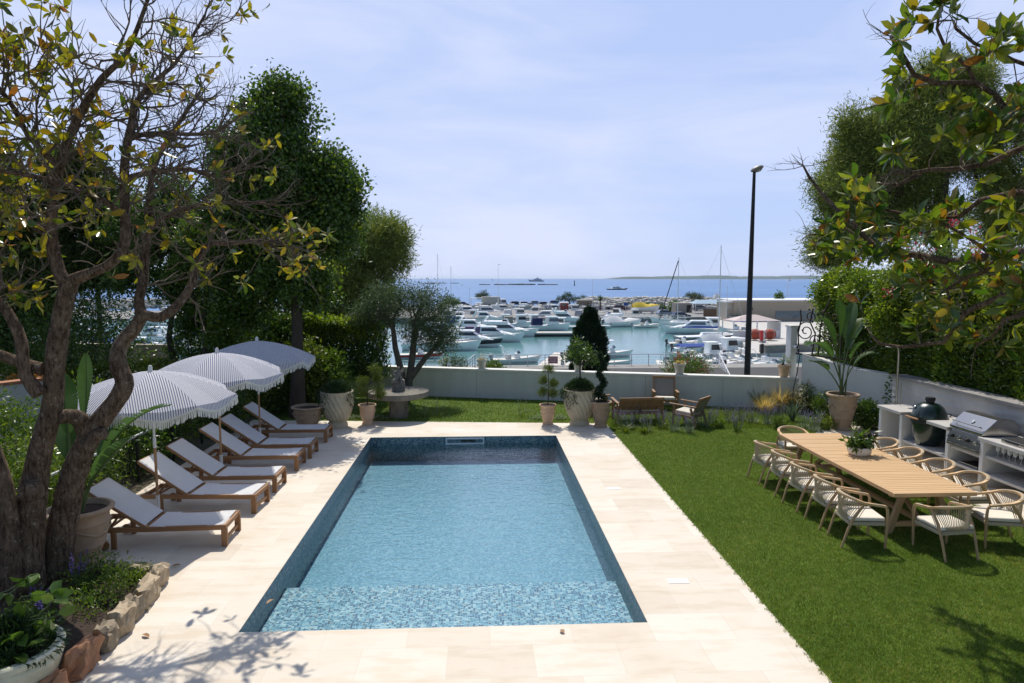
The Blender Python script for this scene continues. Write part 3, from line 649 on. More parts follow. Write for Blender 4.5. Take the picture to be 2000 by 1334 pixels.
# ---------------------------------------------------------------- pots
m_terra = mat('weathered terracotta', (.47, .33, .22), (.29, .215, .145), scale=3.6, rough=.85, bump=.2, bscale=40, sharp=.22)
m_terra_l = mat('pale new terracotta', (.62, .44, .30), (.54, .37, .25), scale=4, rough=.85, bump=.12, bscale=50)
m_stonepot = mat('cream cast stone', (.56, .49, .36), (.44, .375, .265), scale=4, rough=.85, bump=.25, bscale=45)
m_whitepot = mat('limewashed clay', (.60, .57, .52), (.48, .45, .40), scale=5, rough=.85)
m_potsoil = m_soil
def anduze(label, loc, h, r, m, group=None, swag=True, rz=0):
    t = thing('garden_pot', label, 'pot', loc, rz, group)
    prof = [(.0001, 0), (.60 * r, 0), (.64 * r, .03 * h), (.62 * r, .06 * h), (.52 * r, .10 * h), (.55 * r, .16 * h), (.66 * r, .30 * h), (.70 * r, .32 * h), (.69 * r, .345 * h), (.78 * r, .52 * h), (.82 * r, .66 * h),
            (.835 * r, .72 * h), (.86 * r, .735 * h), (.84 * r, .755 * h), (.85 * r, .88 * h), (.90 * r, .915 * h), (1.0 * r, .94 * h), (1.02 * r, .975 * h), (.98 * r, h), (.88 * r, h), (.86 * r, .96 * h), (.84 * r, .90 * h), (.0001, .90 * h)]
    b = MB().lathe(prof, 44); b.build('body', m, t, smooth=40)
    MB().lathe([(.0001, .912 * h), (.84 * r, .905 * h)], 20).build('soil', m_potsoil, t)
    if swag:
        def rad(z): return (.82 if z > .6 else .76) * r
        for k in range(3):
            a0 = k * 2 * math.pi / 3 + .3; pts = []
            for i in range(13):
                u = i / 12; a = a0 + u * 2 * math.pi / 3; z = .70 - .17 * math.sin(math.pi * u)
                pts.append((rad(z) * 1.03 * math.cos(a), rad(z) * 1.03 * math.sin(a), z * h))
            MB().tube(pts, [r * (.022 + .035 * math.sin(math.pi * i / 12)) for i in range(13)], 7, jit=.25).build('garland', m, t)
            MB().ball((rad(.7) * 1.03 * math.cos(a0), rad(.7) * 1.03 * math.sin(a0), .70 * h), r * .1, 10, .9, .1).build('medallion', m, t)
    return t
def swirl_urn(label, loc, h, r, rz):
    t = thing('garden_urn', label, 'urn', loc, rz, 'swirled stone urns at the corners of the far deck')
    def fn(a, z):
        k = z / h
        return 1 + (.035 * math.cos(20 * (a + k * 1.15)) if .2 < k < .93 else 0)
    ks = np.linspace(.19, .94, 26); prof = [(.0001, 0), (.60 * r, 0), (.62 * r, .05 * h), (.58 * r, .12 * h), (.50 * r, .15 * h), (.52 * r, .18 * h)]
    prof += [(r * (.56 + .40 * min(1, ((k - .19) / .42)) ** .62 - .0 * k), k * h) for k in ks] + [(.99 * r, .955 * h), (1.0 * r, h), (.9 * r, h), (.88 * r, .92 * h), (.0001, .92 * h)]
    MB().lathe(prof, 120, fn=fn).build('body', m_stonepot, t, smooth=45)
    MB().lathe([(.0001, .935 * h), (.88 * r, .925 * h)], 20).build('soil', m_potsoil, t)
    return t
anduze('large weathered terracotta pot with a garland, beside the magnolia trunk at the near lounger', (-5.62, 9.62, 0), .80, .43, m_terra, 'garlanded terracotta pots', rz=.5)
anduze('terracotta pot behind the far lounger, at the foot of the tall dark tree', (-4.55, 18.1, 0), .62, .42, m_terra, 'garlanded terracotta pots', rz=1)
pt_small_l = P(718, 829); anduze('small terracotta pot in front of the stone table holding a cloud pruned shrub', (pt_small_l.x, pt_small_l.y, 0), .56, .245, m_terra_l, 'garlanded terracotta pots', rz=2)
anduze('small pale terracotta pot left of the big urn at the far right deck corner', (1.88, 18.42, 0), .55, .235, m_terra_l, 'garlanded terracotta pots', rz=.2)
anduze('brown terracotta pot right of the big urn, holding the spiral cypress', (3.27, 18.0, 0), .70, .29, m_terra, 'garlanded terracotta pots', rz=1.2)
anduze('big terracotta pot with garlands by the white side wall, holding the tall paddle leaved plant', (9.62, 17.42, 0.006), .95, .41, m_terra, 'garlanded terracotta pots', rz=.9)
swirl_urn('cream swirled stone urn behind the far lounger, overgrown with trailing green', (-3.82, 18.35, 0), .98, .44, .2)
swirl_urn('cream swirled stone urn at the far right deck corner, holding the little citrus tree', (2.74, 18.32, 0), .98, .44, 1.1)
def flower_pot(label, loc, h, r, m):
    t = thing('wall_pot', label, 'flower pot', loc, 0, 'small pots on the garden wall')
    MB().lathe([(.0001, 0), (.62 * r, 0), (.66 * r, .05 * h), (.86 * r, .74 * h), (.9 * r, .78 * h), (1.04 * r, .8 * h), (1.04 * r, h), (.92 * r, h), (.9 * r, .85 * h), (.0001, .85 * h)], 26).build('body', m, t, smooth=40)
    MB().lathe([(.0001, .88 * h), (.9 * r, .86 * h)], 16).build('soil', m_potsoil, t); return t
def on_wall(px):                                # a spot on top of the garden wall below this sight line
    p = PY(px, 730, 21.5)
    for _ in range(6):
        k = (p.x - FW0.x) / (FW1.x - FW0.x); p = PY(px, 730, FW0.y + (FW1.y - FW0.y) * k + .15)
    return V(p.x, p.y, .985)
wp = [(941, .30, .17, m_whitepot, 'small limewashed pot on the garden wall left of the jetty'), (1129, .30, .165, m_whitepot, 'white pot on the garden wall behind the citrus tree'),
      (1327, .33, .185, m_whitepot, 'small white pot on the garden wall in front of the flowering oleander'), (1531, .36, .19, m_terra_l, 'pale terracotta pot on the garden wall at the corner pillar')]
WALLPOT = []
for px, h, r, m, lab in wp:
    p = on_wall(px); flower_pot(lab, p, h, r, m); WALLPOT.append((p, h, r))
# glazed planter in the near left corner
gp = thing('glazed_planter', 'large cream glazed planter at the bottom left corner filled with rosemary', 'planter', (-4.50, 6.40, 0))
m_glaze = mat('cream crackle glaze', (.62, .61, .46), (.50, .50, .36), scale=5, rough=.22, coat=.4, sharp=.15)
MB().lathe([(.0001, 0), (.30, 0), (.34, .04), (.44, .30), (.47, .40), (.455, .43), (.48, .45), (.485, .50), (.47, .515), (.41, .515), (.40, .49), (.40, .44), (.0001, .44)], 56).build('body', m_glaze, gp, smooth=40)
MB().lathe([(.0001, .455), (.405, .445)], 20).build('soil', m_potsoil, gp)

# ---------------------------------------------------------------- dining table and chairs
m_oak = woodmat('pale acacia across', (.66, .44, .235), (.50, .31, .15), 0, rough=.5, scale=9)
m_oaky = woodmat('pale acacia along', (.62, .40, .21), (.46, .28, .135), 1, rough=.5, scale=9)
m_oakz = woodmat('pale acacia upright', (.50, .33, .18), (.37, .235, .125), 2, rough=.5, scale=9)
TX, TY0, TY1, TZ = 6.90, 9.75, 13.75, .76
tb = thing('dining_table', 'long pale wooden dining table with slats running across its top', 'table', (TX, (TY0 + TY1) / 2, 0))
tl = TY1 - TY0; tp = MB(); n = 42; rr = random.Random(5)
for i in range(n):
    y = -tl / 2 + .06 + (tl - .12) * (i + .5) / n
    tp.box((0, y, TZ - .018 + rr.uniform(-.0015, .0015)), (1.22, (tl - .12) / n - .007, .034))
for s in (-1, 1): tp.box((0, s * (tl / 2 - .029), TZ - .03), (1.30, .058, .06))
tp.build('tabletop', m_oak, tb, smooth=0, bevel=.003, seg=1)
fr = MB()
for s in (-1, 1): fr.box((s * .632, 0, TZ - .0305), (.04, tl - .118, .06))
fr.build('edge_board', m_oaky, tb, smooth=0, bevel=.003)
fr = MB()
for s in (-.4, .4): fr.box((s, 0, TZ - .066), (.05, tl - .2, .06))
fr.build('bearer', m_oaky, tb, smooth=0)
for y in (-tl / 2 + .35, tl / 2 - .35):
    for s in (-1, 1): MB().bar((s * .28, y, TZ - .09), (s * .50, y, 0), .09, .07, (0, 1, 0)).build('leg', m_oakz, tb, smooth=0, bevel=.006)
    MB().box((0, y, TZ - .12), (1.0, .08, .07)).build('leg_head', m_oak, tb, smooth=0)
    MB().box((0, y, .16), (.92, .06, .07)).build('leg_foot', m_oak, tb, smooth=0)
    sg = 1 if y < 0 else -1
    MB().bar((0, y, .22), (0, y + sg * .75, TZ - .1), .06, .06).build('brace', m_oakz, tb, smooth=0)
MB().box((0, 0, .205), (.07, tl - .75, .06)).build('stretcher', m_oaky, tb, smooth=0)
m_rope = mat('sand woven rope', (.47, .40, .285), (.37, .315, .225), scale=40, rough=.85, bump=.3, bscale=200)
m_cush = mat('cream cushion', (.72, .66, .56), (.66, .60, .50), scale=8, rough=.9, bump=.08, bscale=300)
CH_G = 'rope back dining chairs around the table'
def make_chair(label):                          # faces +y
    t = thing('dining_chair', label, 'chair', group=CH_G)
    W, D = .58, .56
    def rail(u):                                # u -1..1 along the arm and back rail
        a = abs(u); s = 1 if u > 0 else -1
        if a > .52: k = (a - .52) / .48; return V(s * (.29 - .005 * k), -.06 + .30 * k, .70 - .045 * k)
        th = a / .52 * math.pi / 2; return V(s * .29 * math.sin(th), -.06 - .245 * math.cos(th), .775 - .075 * (a / .52) ** 2)
    N = 40; pts = [rail(-1 + 2 * i / N) for i in range(N + 1)]
    b = MB(); q = []
    for i, p in enumerate(pts):
        d = (pts[min(i + 1, N)] - pts[max(i - 1, 0)]).normalized(); o = V(d.y, -d.x, 0).normalized()
        for (x, z) in ((-.024, -.016), (.024, -.016), (.024, .016), (-.024, .016)): q.append(p + o * x + V(0, 0, z))
    b.add(q, [(4 * i + k, 4 * i + (k + 1) % 4, 4 * i + 4 + (k + 1) % 4, 4 * i + 4 + k) for i in range(N) for k in range(4)])
    b.build('arm_rail', m_oak, t, smooth=40)
    for s in (-1, 1):                           # front legs curve into the arm; rear legs run up to the rail
        MB().tube([(s * .275, .265, 0), (s * .284, .272, .35), (s * .288, .276, .52), (s * .287, .268, .61), (s * .285, .24, .652)], [.017, .021, .022, .021, .019], 10).build('front_leg', m_oakz, t)
        MB().tube([(s * .255, -.36, 0), (s * .262, -.27, .30), (s * .268, -.20, .48), (s * .276, -.11, .62), (s * .285, -.06, .69)], [.016, .021, .022, .021, .018], 10).build('rear_leg', m_oakz, t)
    sf = MB()
    sf.bar((-.27, .25, .385), (.27, .25, .385), .035, .05); sf.bar((-.25, -.25, .385), (.25, -.25, .385), .035, .05)
    for s in (-1, 1): sf.bar((s * .268, .25, .385), (s * .262, -.25, .385), .035, .05)
    sf.box((0, 0, .395), (.50, .46, .02)); sf.build('seat_frame', m_rope, t, smooth=0, bevel=.006)
    c = MB(); c.box((0, .005, .445), (.53, .51, .062)); c.build('cushion', m_cush, t, smooth=60, bevel=.026, seg=3)
    rp = MB(); k = 30
    for i in range(k):
        u = -.58 + 1.16 * i / (k - 1); top = rail(u); x = .245 * (i / (k - 1) * 2 - 1)
        a = abs(u) / .58; bot = V(x * (1 if a < .8 else 1), -.262 + .11 * max(0, a - .75) / .25, .41)
        rp.tube([top + V(0, 0, -.012), top.lerp(bot, .5) + V(0, -.018 * (1 - a), 0), bot], .0058, 5, cap=False)
    rp.build('rope_back', m_rope, t)
    wr = MB(); pw = [rail(-.36 + .72 * i / 20) for i in range(21)]; wr.tube(pw, .0245, 8)
    wr.build('rope_wrap', m_rope, t)
    for s in (-1, 1): MB().tube([rail(s * (.74 + .2 * i / 4)) for i in range(5)], .0235, 8).build('arm_wrap', m_rope, t)
    return t
ord_l = ['farthest', 'second from the far end', 'middle', 'second from the near end', 'nearest']
chairs = []
for i, y in enumerate((12.95, 12.2, 11.36, 10.56, 9.79)): chairs.append((5.75 + .02 * (i % 2), y, -90 + (3, -2, 2, -1, -6)[i], 'rope back dining chair on the pool side of the table, ' + ord_l[i]))
for i, y in enumerate((13.05, 12.3, 11.45, 10.65)): chairs.append((8.02, y, 90 + (2, -3, 3, 0)[i], 'rope back dining chair on the kitchen side of the table, ' + ('farthest', 'second from far', 'third from far', 'fourth from far')[i]))
chairs.append((7.80, 9.66, 78, 'rope back chair at the near right corner of the dining table'))
chairs.append((6.78, 9.36, 5, 'rope back chair at the near head of the table, its back to the camera'))
chairs.append((6.72, 14.05, 178, 'rope back wooden chair at the far head of the dining table'))
C0 = None
for x, y, a, lab in chairs:
    if C0 is None: C0 = make_chair(lab); C0.location = (x, y, .0); C0.rotation_euler = (0, 0, R(a))
    else: copy_tree(C0, lab, (x, y, 0), R(a))
bw_p = P(1678, 888, TZ)
bo = thing('table_planter', 'round white bowl planter on the dining table', 'planter', (bw_p.x, bw_p.y, TZ))
MB().lathe([(.0001, 0), (.15, 0), (.19, .03), (.205, .08), (.20, .13), (.18, .155), (.165, .155), (.17, .12), (.0001, .12)], 40).build('bowl', mat('matt white ceramic', (.76, .72, .66), (.70, .66, .60), rough=.5), bo, smooth=50)
MB().lathe([(.0001, .135), (.168, .128)], 16).build('soil', m_potsoil, bo)

# ---------------------------------------------------------------- outdoor kitchen
KX, KH = 9.62, .96
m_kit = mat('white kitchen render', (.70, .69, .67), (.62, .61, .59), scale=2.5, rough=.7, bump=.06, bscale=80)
m_ktop = mat('pale stone worktop', (.52, .50, .475), (.43, .41, .39), scale=4, rough=.5)
kt = thing('outdoor_kitchen', 'long white masonry outdoor kitchen counter with open shelves along the side wall', 'kitchen counter', (KX, 0, 0))
KD = .80
posts = [15.72, 14.92, 13.36, 12.40, 10.3, 8.4]
for y in posts: MB().box((KD / 2, y, (KH - .07) / 2), (KD, .09, KH - .07)).build('partition', m_kit, kt, smooth=0, bevel=.006)
for (a, b_, z0) in ((15.80, 14.88, KH), (13.98, 13.32, KH), (12.46, 8.3, KH)): MB().box((KD / 2 - .02, (a + b_) / 2, z0 - .035), (KD + .04, a - b_, .068)).build('worktop', m_ktop, kt, smooth=0, bevel=.006)
MB().box((KD / 2 + .26, 14.43, KH - .035), (.32, .9, .068)).build('worktop', m_ktop, kt, smooth=0, bevel=.006)
sh = [(14.92, 13.36, .30), (13.36, 12.40, .56), (13.36, 12.40, .24), (12.40, 10.3, .60), (12.40, 10.3, .25), (10.3, 8.4, .60), (10.3, 8.4, .25)]
for (a, b_, z) in sh: MB().box((KD / 2 + .02, (a + b_) / 2, z), (KD - .04, a - b_ - .09, .055)).build('shelf', m_ktop, kt, smooth=0, bevel=.005)
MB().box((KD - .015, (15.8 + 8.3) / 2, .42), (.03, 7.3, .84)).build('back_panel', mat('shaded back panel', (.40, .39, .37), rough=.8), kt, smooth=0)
# kamado grill
m_kam = mat('dark green dimpled glaze', (.006, .024, .016), (.005, .018, .013), scale=3, rough=.22, bump=.25, bscale=55, coat=.6)
kg = thing('kamado_grill', 'egg shaped dark green ceramic grill standing in the gap of the kitchen counter', 'grill', (KX + .30, 14.38, .33))
MB().lathe([(.0001, .0), (.20, .0), (.23, .03), (.29, .16), (.335, .34), (.35, .48), (.35, .52), (.34, .53), (.0001, .53)], 44).build('fire_bowl', m_kam, kg)
MB().lathe([(.36, .51), (.36, .575), (.345, .58), (.345, .505)], 44).build('steel_band', m_black, kg)
ld = MB().lathe([(.352, .575), (.35, .64), (.325, .75), (.27, .85), (.19, .915), (.11, .94), (.0001, .945)], 44).build('lid', m_kam, kg)
MB().lathe([(.085, .93), (.085, .985), (.1, .99), (.1, 1.045), (.09, 1.06), (.0001, 1.06)], 24).build('chimney_cap', m_black, ld)
MB().lathe([(.0001, 0), (.035, 0), (.038, .01), (.03, .018), (.0001, .018)], 20).build('thermometer', m_metal, ld, loc=(-.285, .09, .825)).rotation_euler = (0, R(-62), R(-18))
hd = MB(); hd.tube([(-.36, -.2, .62), (-.43, -.2, .62)], .01, 6); hd.tube([(-.36, .1, .62), (-.43, .1, .62)], .01, 6); hd.build('handle_bracket', m_black, kg)
MB().tube([(-.43, -.26, .62), (-.435, -.05, .62), (-.43, .16, .62)], .02, 10).build('handle', m_teaky, kg)
MB().box((-.235, 0, .07), (.03, .16, .09)).build('air_vent', m_metal, kg, smooth=0, bevel=.004)
hg = MB(); hg.box((.36, 0, .56), (.06, .26, .14)); hg.tube([(.37, -.12, .62), (.42, -.12, .68), (.42, .12, .68), (.37, .12, .62)], .012, 6); hg.build('hinge', m_black, kg, smooth=0)
for a in (.6, 2.5, 3.9, 5.5): MB().box((.19 * math.cos(a), .19 * math.sin(a), -.005), (.07, .05, .05), rz=a).build('foot', m_black, kg, smooth=0)
# gas grill
m_ss = mat('polished stainless', (.44, .43, .41), (.36, .35, .34), scale=5, rough=.22, metal=1, stretch=(.05, 1, 1), rvar=.12)
gg = thing('gas_grill', 'stainless steel gas grill with a closed hood and black knobs built into the counter', 'grill', (KX, 12.88, 0))
hb = MB(); y0, y1 = -.46, .46; pf = [(.02, .97), (.02, 1.02), (.30, 1.28), (.44, 1.30), (.66, 1.27), (.74, 1.14), (.74, .97)]
hb.add([(x, y, z) for y in (y0, y1) for x, z in pf], [tuple(range(7)), tuple(reversed(range(7, 14)))] + [(i, i + 7, (i + 1) % 7 + 7, (i + 1) % 7) for i in range(7)])
hb.build('hood', m_ss, gg, smooth=25, bevel=.01)
MB().tube([(.06, -.38, 1.11), (.02, -.38, 1.13), (.02, .38, 1.13), (.06, .38, 1.11)], .013, 8).build('hood_handle', m_ss, gg)
MB().lathe([(.0001, 0), (.04, 0), (.042, .012), (.0001, .014)], 18).build('thermometer', m_metal, gg, loc=(.165, 0, 1.16)).rotation_euler = (0, R(-47), 0)
pn = MB().add([(-.03, y0, .62), (-.03, y1, .62), (.02, y1, .96), (.02, y0, .96), (.5, y0, .62), (.5, y1, .62), (.5, y1, .96), (.5, y0, .96)], [(0, 3, 2, 1), (0, 1, 5, 4), (3, 7, 6, 2), (0, 4, 7, 3), (1, 2, 6, 5), (4, 5, 6, 7)]).build('control_panel', m_ss, gg, smooth=0, bevel=.006)
for i in range(4):
    kb = MB().lathe([(.0001, 0), (.042, 0), (.042, .008), (.026, .012), (.024, .04), (.0001, .042)], 18).build('knob', m_black if i % 2 else mat('chrome bezel', (.5, .5, .5), rough=.2, metal=1), pn, loc=(-.012, -.33 + .22 * i, .81)); kb.rotation_euler = (0, R(-98), 0)
    MB().box((0, 0, .045), (.012, .05, .02)).build('knob_grip', m_black, gg, smooth=0, loc=(-.055, -.33 + .22 * i, .815)).rotation_euler = (0, R(-98), R(0))
MB().box((.0, 0, .655), (.09, .86, .03)).build('drip_tray', mat('dark tray', (.06, .065, .04), rough=.4), gg, smooth=0, bevel=.004)
sbn = thing('side_burner', 'flat steel side burner on the counter right of the gas grill', 'burner', (KX + .36, 11.72, KH))
MB().box((0, 0, .04), (.56, .62, .078)).build('housing', m_ss, sbn, smooth=0, bevel=.008); MB().box((-.283, .05, .045), (.01, .3, .04)).build('control_strip', m_black, sbn, smooth=0); MB().box((0, 0, .082), (.5, .54, .008)).build('glass_plate', m_black, sbn, smooth=0)
tr_ = thing('grill_tray', 'dark roasting rack lying on the lower shelf under the gas grill', 'tray', (KX + .32, 12.86, .268))
MB().box((0, 0, .02), (.42, .5, .012)).build('rack', m_black, tr_, smooth=0); b = MB(); b.tube([(-.21, -.25, .03), (.21, -.25, .03), (.21, .25, .03), (-.21, .25, .03), (-.21, -.25, .03)], .01, 6); b.build('rim', m_metal, tr_)
m_wine, nt, out = newmat('clear drinking glass')
bs = nd(nt, 'ShaderNodeBsdfPrincipled', Base_Color=(.95, .97, .97, 1), Roughness=.03, Alpha=.3); nt.links.new(bs.outputs[0], out.inputs[0])
G0 = None
for i in range(9):
    y, x = 12.18 - .14 * (i % 5) - .04 * (i // 5), KX + .16 + .16 * (i // 5)
    if G0 is None:
        G0 = MB().lathe([(.0001, 0), (.035, .002), (.008, .01), (.006, .09), (.03, .12), (.042, .16), (.036, .215), (.034, .213), (.04, .16), (.028, .124), (.0001, .115)], 16).build('wine_glass', m_wine, None)
        tag(G0, 'stemmed wine glass in the row on the upper shelf of the counter', 'glass', 'wine glasses on the shelf'); G0.location = (x, y, .629)
    else:
        o = copy_tree(G0); o.location = (x, y, .629)
# outdoor shower pole
so = PY(1756, 735, 16.3)
ow = thing('outdoor_shower', 'slender steel outdoor shower column at the far end of the kitchen counter', 'shower', (10.28, 16.15, 0))
MB().tube([(0, 0, 0), (0, 0, 2.15), (-.02, 0, 2.28), (-.1, 0, 2.36), (-.22, 0, 2.36)], .028, 12).build('column', m_metal, ow)
MB().lathe([(.0001, 0), (.02, 0), (.10, -.03), (.10, -.045), (.0001, -.045)], 20).build('shower_head', m_metal, ow, loc=(-.24, 0, 2.36))
MB().tube([(.02, -.12, .9), (.02, -.12, 1.5)], .014, 8).build('riser_pipe', m_metal, ow); MB().tube([(0, 0, 1.08), (-.09, 0, 1.08)], .016, 8).build('tap', m_metal, ow)
cable = MB(); cable.tube([(9.62, 20.22, 2.0), (9.62, 19.92, 1.7), (9.55, 19.9, 1.2), (9.45, 19.88, .7), (9.42, 19.86, .2)], .014, 6)
tag(cable.build('drain_cable', m_black, None), 'thin dark cable hanging down the wall at the corner pillar', 'cable')
cm = thing('wall_camera', 'small white security camera on the corner pillar', 'camera', (9.6, 20.2, 1.92)); MB().tube([(0, 0, 0), (-.02, -.18, 0)], .05, 12).build('camera_body', m_white, cm); MB().tube([(0, .0, 0), (0, .12, .02)], .018, 8).build('bracket', m_white, cm); MB().lathe([(.0001, 0), (.035, 0), (.03, .006), (.0001, .006)], 12).build('lens', m_black, cm, loc=(-.0203, -.182, 0)).rotation_euler = (math.pi / 2, 0, 0)

# ---------------------------------------------------------------- lounge set on the lawn
m_tkb = mat('brown garden teak', (.33, .19, .095), (.20, .11, .052), scale=8, rough=.6, bump=.2, stretch=(1, 1, .2))
m_cane = mat('grey woven cane', (.30, .27, .235), (.22, .20, .17), scale=60, rough=.85, bump=.4, bscale=220)
m_lcush = mat('off white seat pad', (.68, .63, .55), rough=.9)
def lounge_chair(name, label, cat, loc, rz, W, back, pads, group=None):    # faces +y
    t = thing(name, label, cat, loc, rz, group); D = .62; w2 = W / 2
    for s in (-1, 1):
        MB().bar((s * w2, .30, 0), (s * w2, .28, .56), .055, .055, (0, 1, 0)).build('front_leg', m_tkb, t, smooth=0, bevel=.006)
        MB().bar((s * w2, -.36, 0), (s * w2, -.20, .52), .055, .055, (0, 1, 0)).build('rear_leg', m_tkb, t, smooth=0, bevel=.006)
        MB().box((s * w2, .03, .575), (.075, .78, .032), rx=.05).build('armrest', m_tkb, t, smooth=0, bevel=.006)
    f = MB(); f.bar((-w2, .27, .32), (w2, .27, .32), .035, .08); f.bar((-w2, -.25, .27), (w2, -.25, .27), .035, .08)
    for s in (-1, 1): f.bar((s * w2, .27, .32), (s * w2, -.25, .27), .03, .07)
    f.build('seat_frame', m_tkb, t, smooth=0, bevel=.005)
    bt, bb = V(0, -.24 - back * .42, .27 + back), V(0, -.22, .30)
    n = pads
    b = MB()
    for i in range(n + 1):
        x = -w2 + .04 + (W - .08) * i / n; b.bar((x, bb.y, bb.z), (x, bt.y, bt.z), .05, .045, (0, 1, 0))
    b.bar((-w2 + .01, bt.y, bt.z), (w2 - .01, bt.y, bt.z), .05, .07); b.bar((-w2 + .04, bb.y, bb.z + .07), (w2 - .04, bb.y, bb.z + .07), .035, .06)
    if n > 1:
        m_ = bb.lerp(bt, .55); b.bar((-w2 + .04, m_.y, m_.z), (w2 - .04, m_.y, m_.z), .03, .05)
    b.build('back_frame', m_tkb, t, smooth=0, bevel=.005)
    for i in range(n):
        x0 = -w2 + .07 + (W - .08) * i / n; x1 = -w2 + .01 + (W - .08) * (i + 1) / n
        a, c = bb.lerp(bt, .14), bb.lerp(bt, .95)
        MB().add([(x0, a.y, a.z), (x1, a.y, a.z), (x1, c.y, c.z), (x0, c.y, c.z), (x0, a.y - .015, a.z), (x1, a.y - .015, a.z), (x1, c.y - .015, c.z), (x0, c.y - .015, c.z)], [(0, 1, 2, 3), (7, 6, 5, 4), (0, 4, 5, 1), (2, 6, 7, 3), (0, 3, 7, 4), (1, 5, 6, 2)]).build('cane_panel' if name != 'garden_bench' else 'back_panel', m_cane if name != 'garden_bench' else m_tkb, t, smooth=0)
        MB().box(((x0 + x1) / 2, .02, .36), (x1 - x0, .52, .09), rx=.09).build('seat_pad', m_lcush, t, smooth=60, bevel=.03, seg=2)
    return t
bp = P(1250, 826); lounge_chair('garden_bench', 'brown wooden two seat garden bench seen from behind on the lawn', 'bench', (bp.x, bp.y + .32, 0), R(3), 1.28, .42, 2)
ap = P(1296, 798); lounge_chair('armchair', 'brown wooden armchair with a woven back facing the camera by the garden wall', 'armchair', (ap.x, ap.y - .15, 0), R(170), .70, .66, 1, 'wooden garden armchairs')
ap = P(1346, 832); lounge_chair('armchair', 'brown wooden armchair turned sideways with its white seat pad showing', 'armchair', (ap.x + .05, ap.y + .2, 0), R(48), .70, .50, 1, 'wooden garden armchairs')
ap = P(1148, 815); lounge_chair('armchair', 'brown wooden armchair mostly hidden behind the swirled urn at the deck corner', 'armchair', (ap.x + .25, ap.y + .6, 0), R(-80), .70, .50, 1, 'wooden garden armchairs')

# ---------------------------------------------------------------- stone table and statue
m_old = mat('old lichen stone', (.26, .24, .20), (.13, .12, .10), scale=6, rough=.95, bump=.7, bscale=25, sharp=.25)
stp = P(775, 818); ST = V(stp.x + .03, stp.y + .25, 0)
sb = thing('stone_table', 'round mossy stone table on a thick pedestal beyond the deck', 'table', ST)
MB().lathe([(.0001, .60), (.80, .60), (.86, .62), (.875, .70), (.86, .765), (.82, .775), (.0001, .77)], 60, fn=lambda a, z: 1 + .006 * math.sin(9 * a)).build('tabletop', m_old, sb, smooth=35)
MB().lathe([(.30, -.02), (.285, .1), (.27, .45), (.29, .602)], 8).build('pedestal', m_old, sb, smooth=10)
# ---------------------------------------------------------------- plant materials
m_bark = mat('grey magnolia bark', (.205, .155, .11), (.075, .055, .04), scale=13, rough=.95, bump=1.6, bscale=34, stretch=(1, 1, .4), sharp=.16, world=True)
m_twig = mat('pale twig bark', (.17, .135, .10), (.085, .066, .05), scale=6, rough=.9, world=True)
def bark_material():
    m, nt, out = newmat('magnolia bark'); pos = nd(nt, 'ShaderNodeNewGeometry').outputs['Position']
    st = nd(nt, 'ShaderNodeMapping', Vector=pos, Scale=(1, 1, .30)).outputs[0]
    f = nd(nt, 'ShaderNodeTexNoise', Vector=st, Scale=26.0, Detail=7.0, Roughness=.7, Distortion=.6).outputs['Fac']
    big = nd(nt, 'ShaderNodeTexNoise', Vector=pos, Scale=3.5, Detail=5.0, Roughness=.7).outputs['Fac']
    li = nd(nt, 'ShaderNodeTexNoise', Vector=pos, Scale=15.0, Detail=6.0, Roughness=.75).outputs['Fac']
    c = ramp(nt, f, [(.34, (.035, .025, .018)), (.50, (.15, .11, .08)), (.66, (.24, .19, .145))])
    c = nd(nt, 'ShaderNodeMixRGB', {'blend_type': 'MULTIPLY'}, _0=.8, _1=c, _2=ramp(nt, big, [(.35, (.55, .5, .47)), (.62, (1.15, 1.1, 1.05))])).outputs[0]
    c = nd(nt, 'ShaderNodeMixRGB', _0=ramp(nt, li, [(.58, (0, 0, 0)), (.66, (.75, .75, .75))]), _1=c, _2=(.34, .31, .26, 1)).outputs[0]
    b = nd(nt, 'ShaderNodeBsdfPrincipled', Base_Color=c, Roughness=.95); b.inputs['Specular IOR Level'].default_value = .1
    nt.links.new(nd(nt, 'ShaderNodeBump', Strength=1.0, Distance=.05, Height=f).outputs[0], b.inputs['Normal']); nt.links.new(b.outputs[0], out.inputs[0]); return m
m_bark = bark_material()
m_bark2 = mat('dark trunk bark', (.075, .058, .045), (.035, .028, .022), scale=5, rough=.95, bump=.8, bscale=20, stretch=(1, 1, .3), world=True)
m_oliveb = mat('olive bark', (.14, .12, .10), (.07, .06, .05), scale=6, rough=.95, bump=.7, world=True)
lf_mag = leafmat('magnolia leaves', [(.028, .07, .016), (.045, .095, .018), (.075, .125, .02), (.14, .18, .022), (.21, .215, .025), (.06, .11, .02), (.17, .19, .022), (.24, .085, .03)], rough=.28, trans=.48, tint=(1.5, 1.5, .4), spec=.6)
lf_magy = leafmat('yellowing magnolia leaves', [(.035, .07, .016), (.07, .11, .018), (.16, .17, .02), (.25, .22, .022), (.10, .13, .02), (.30, .20, .02), (.19, .20, .022), (.26, .10, .03)], rough=.28, trans=.48, tint=(1.5, 1.45, .4), spec=.5)
lf_dark = leafmat('dark glossy leaves', [(0.028, 0.063, 0.014), (0.051, 0.103, 0.017), (0.079, 0.146, 0.021), (0.114, 0.186, 0.026)], rough=.35, trans=.34)
lf_pine = leafmat('pine needles', [(0.101, 0.145, 0.040), (0.163, 0.222, 0.052), (0.231, 0.286, 0.062), (0.350, 0.342, 0.080)], rough=.6, trans=.22, spec=.2)
lf_pine_d = leafmat('dark pine needles', [(0.040, 0.061, 0.018), (0.062, 0.094, 0.023), (0.101, 0.130, 0.029)], rough=.6, trans=.2, spec=.2)
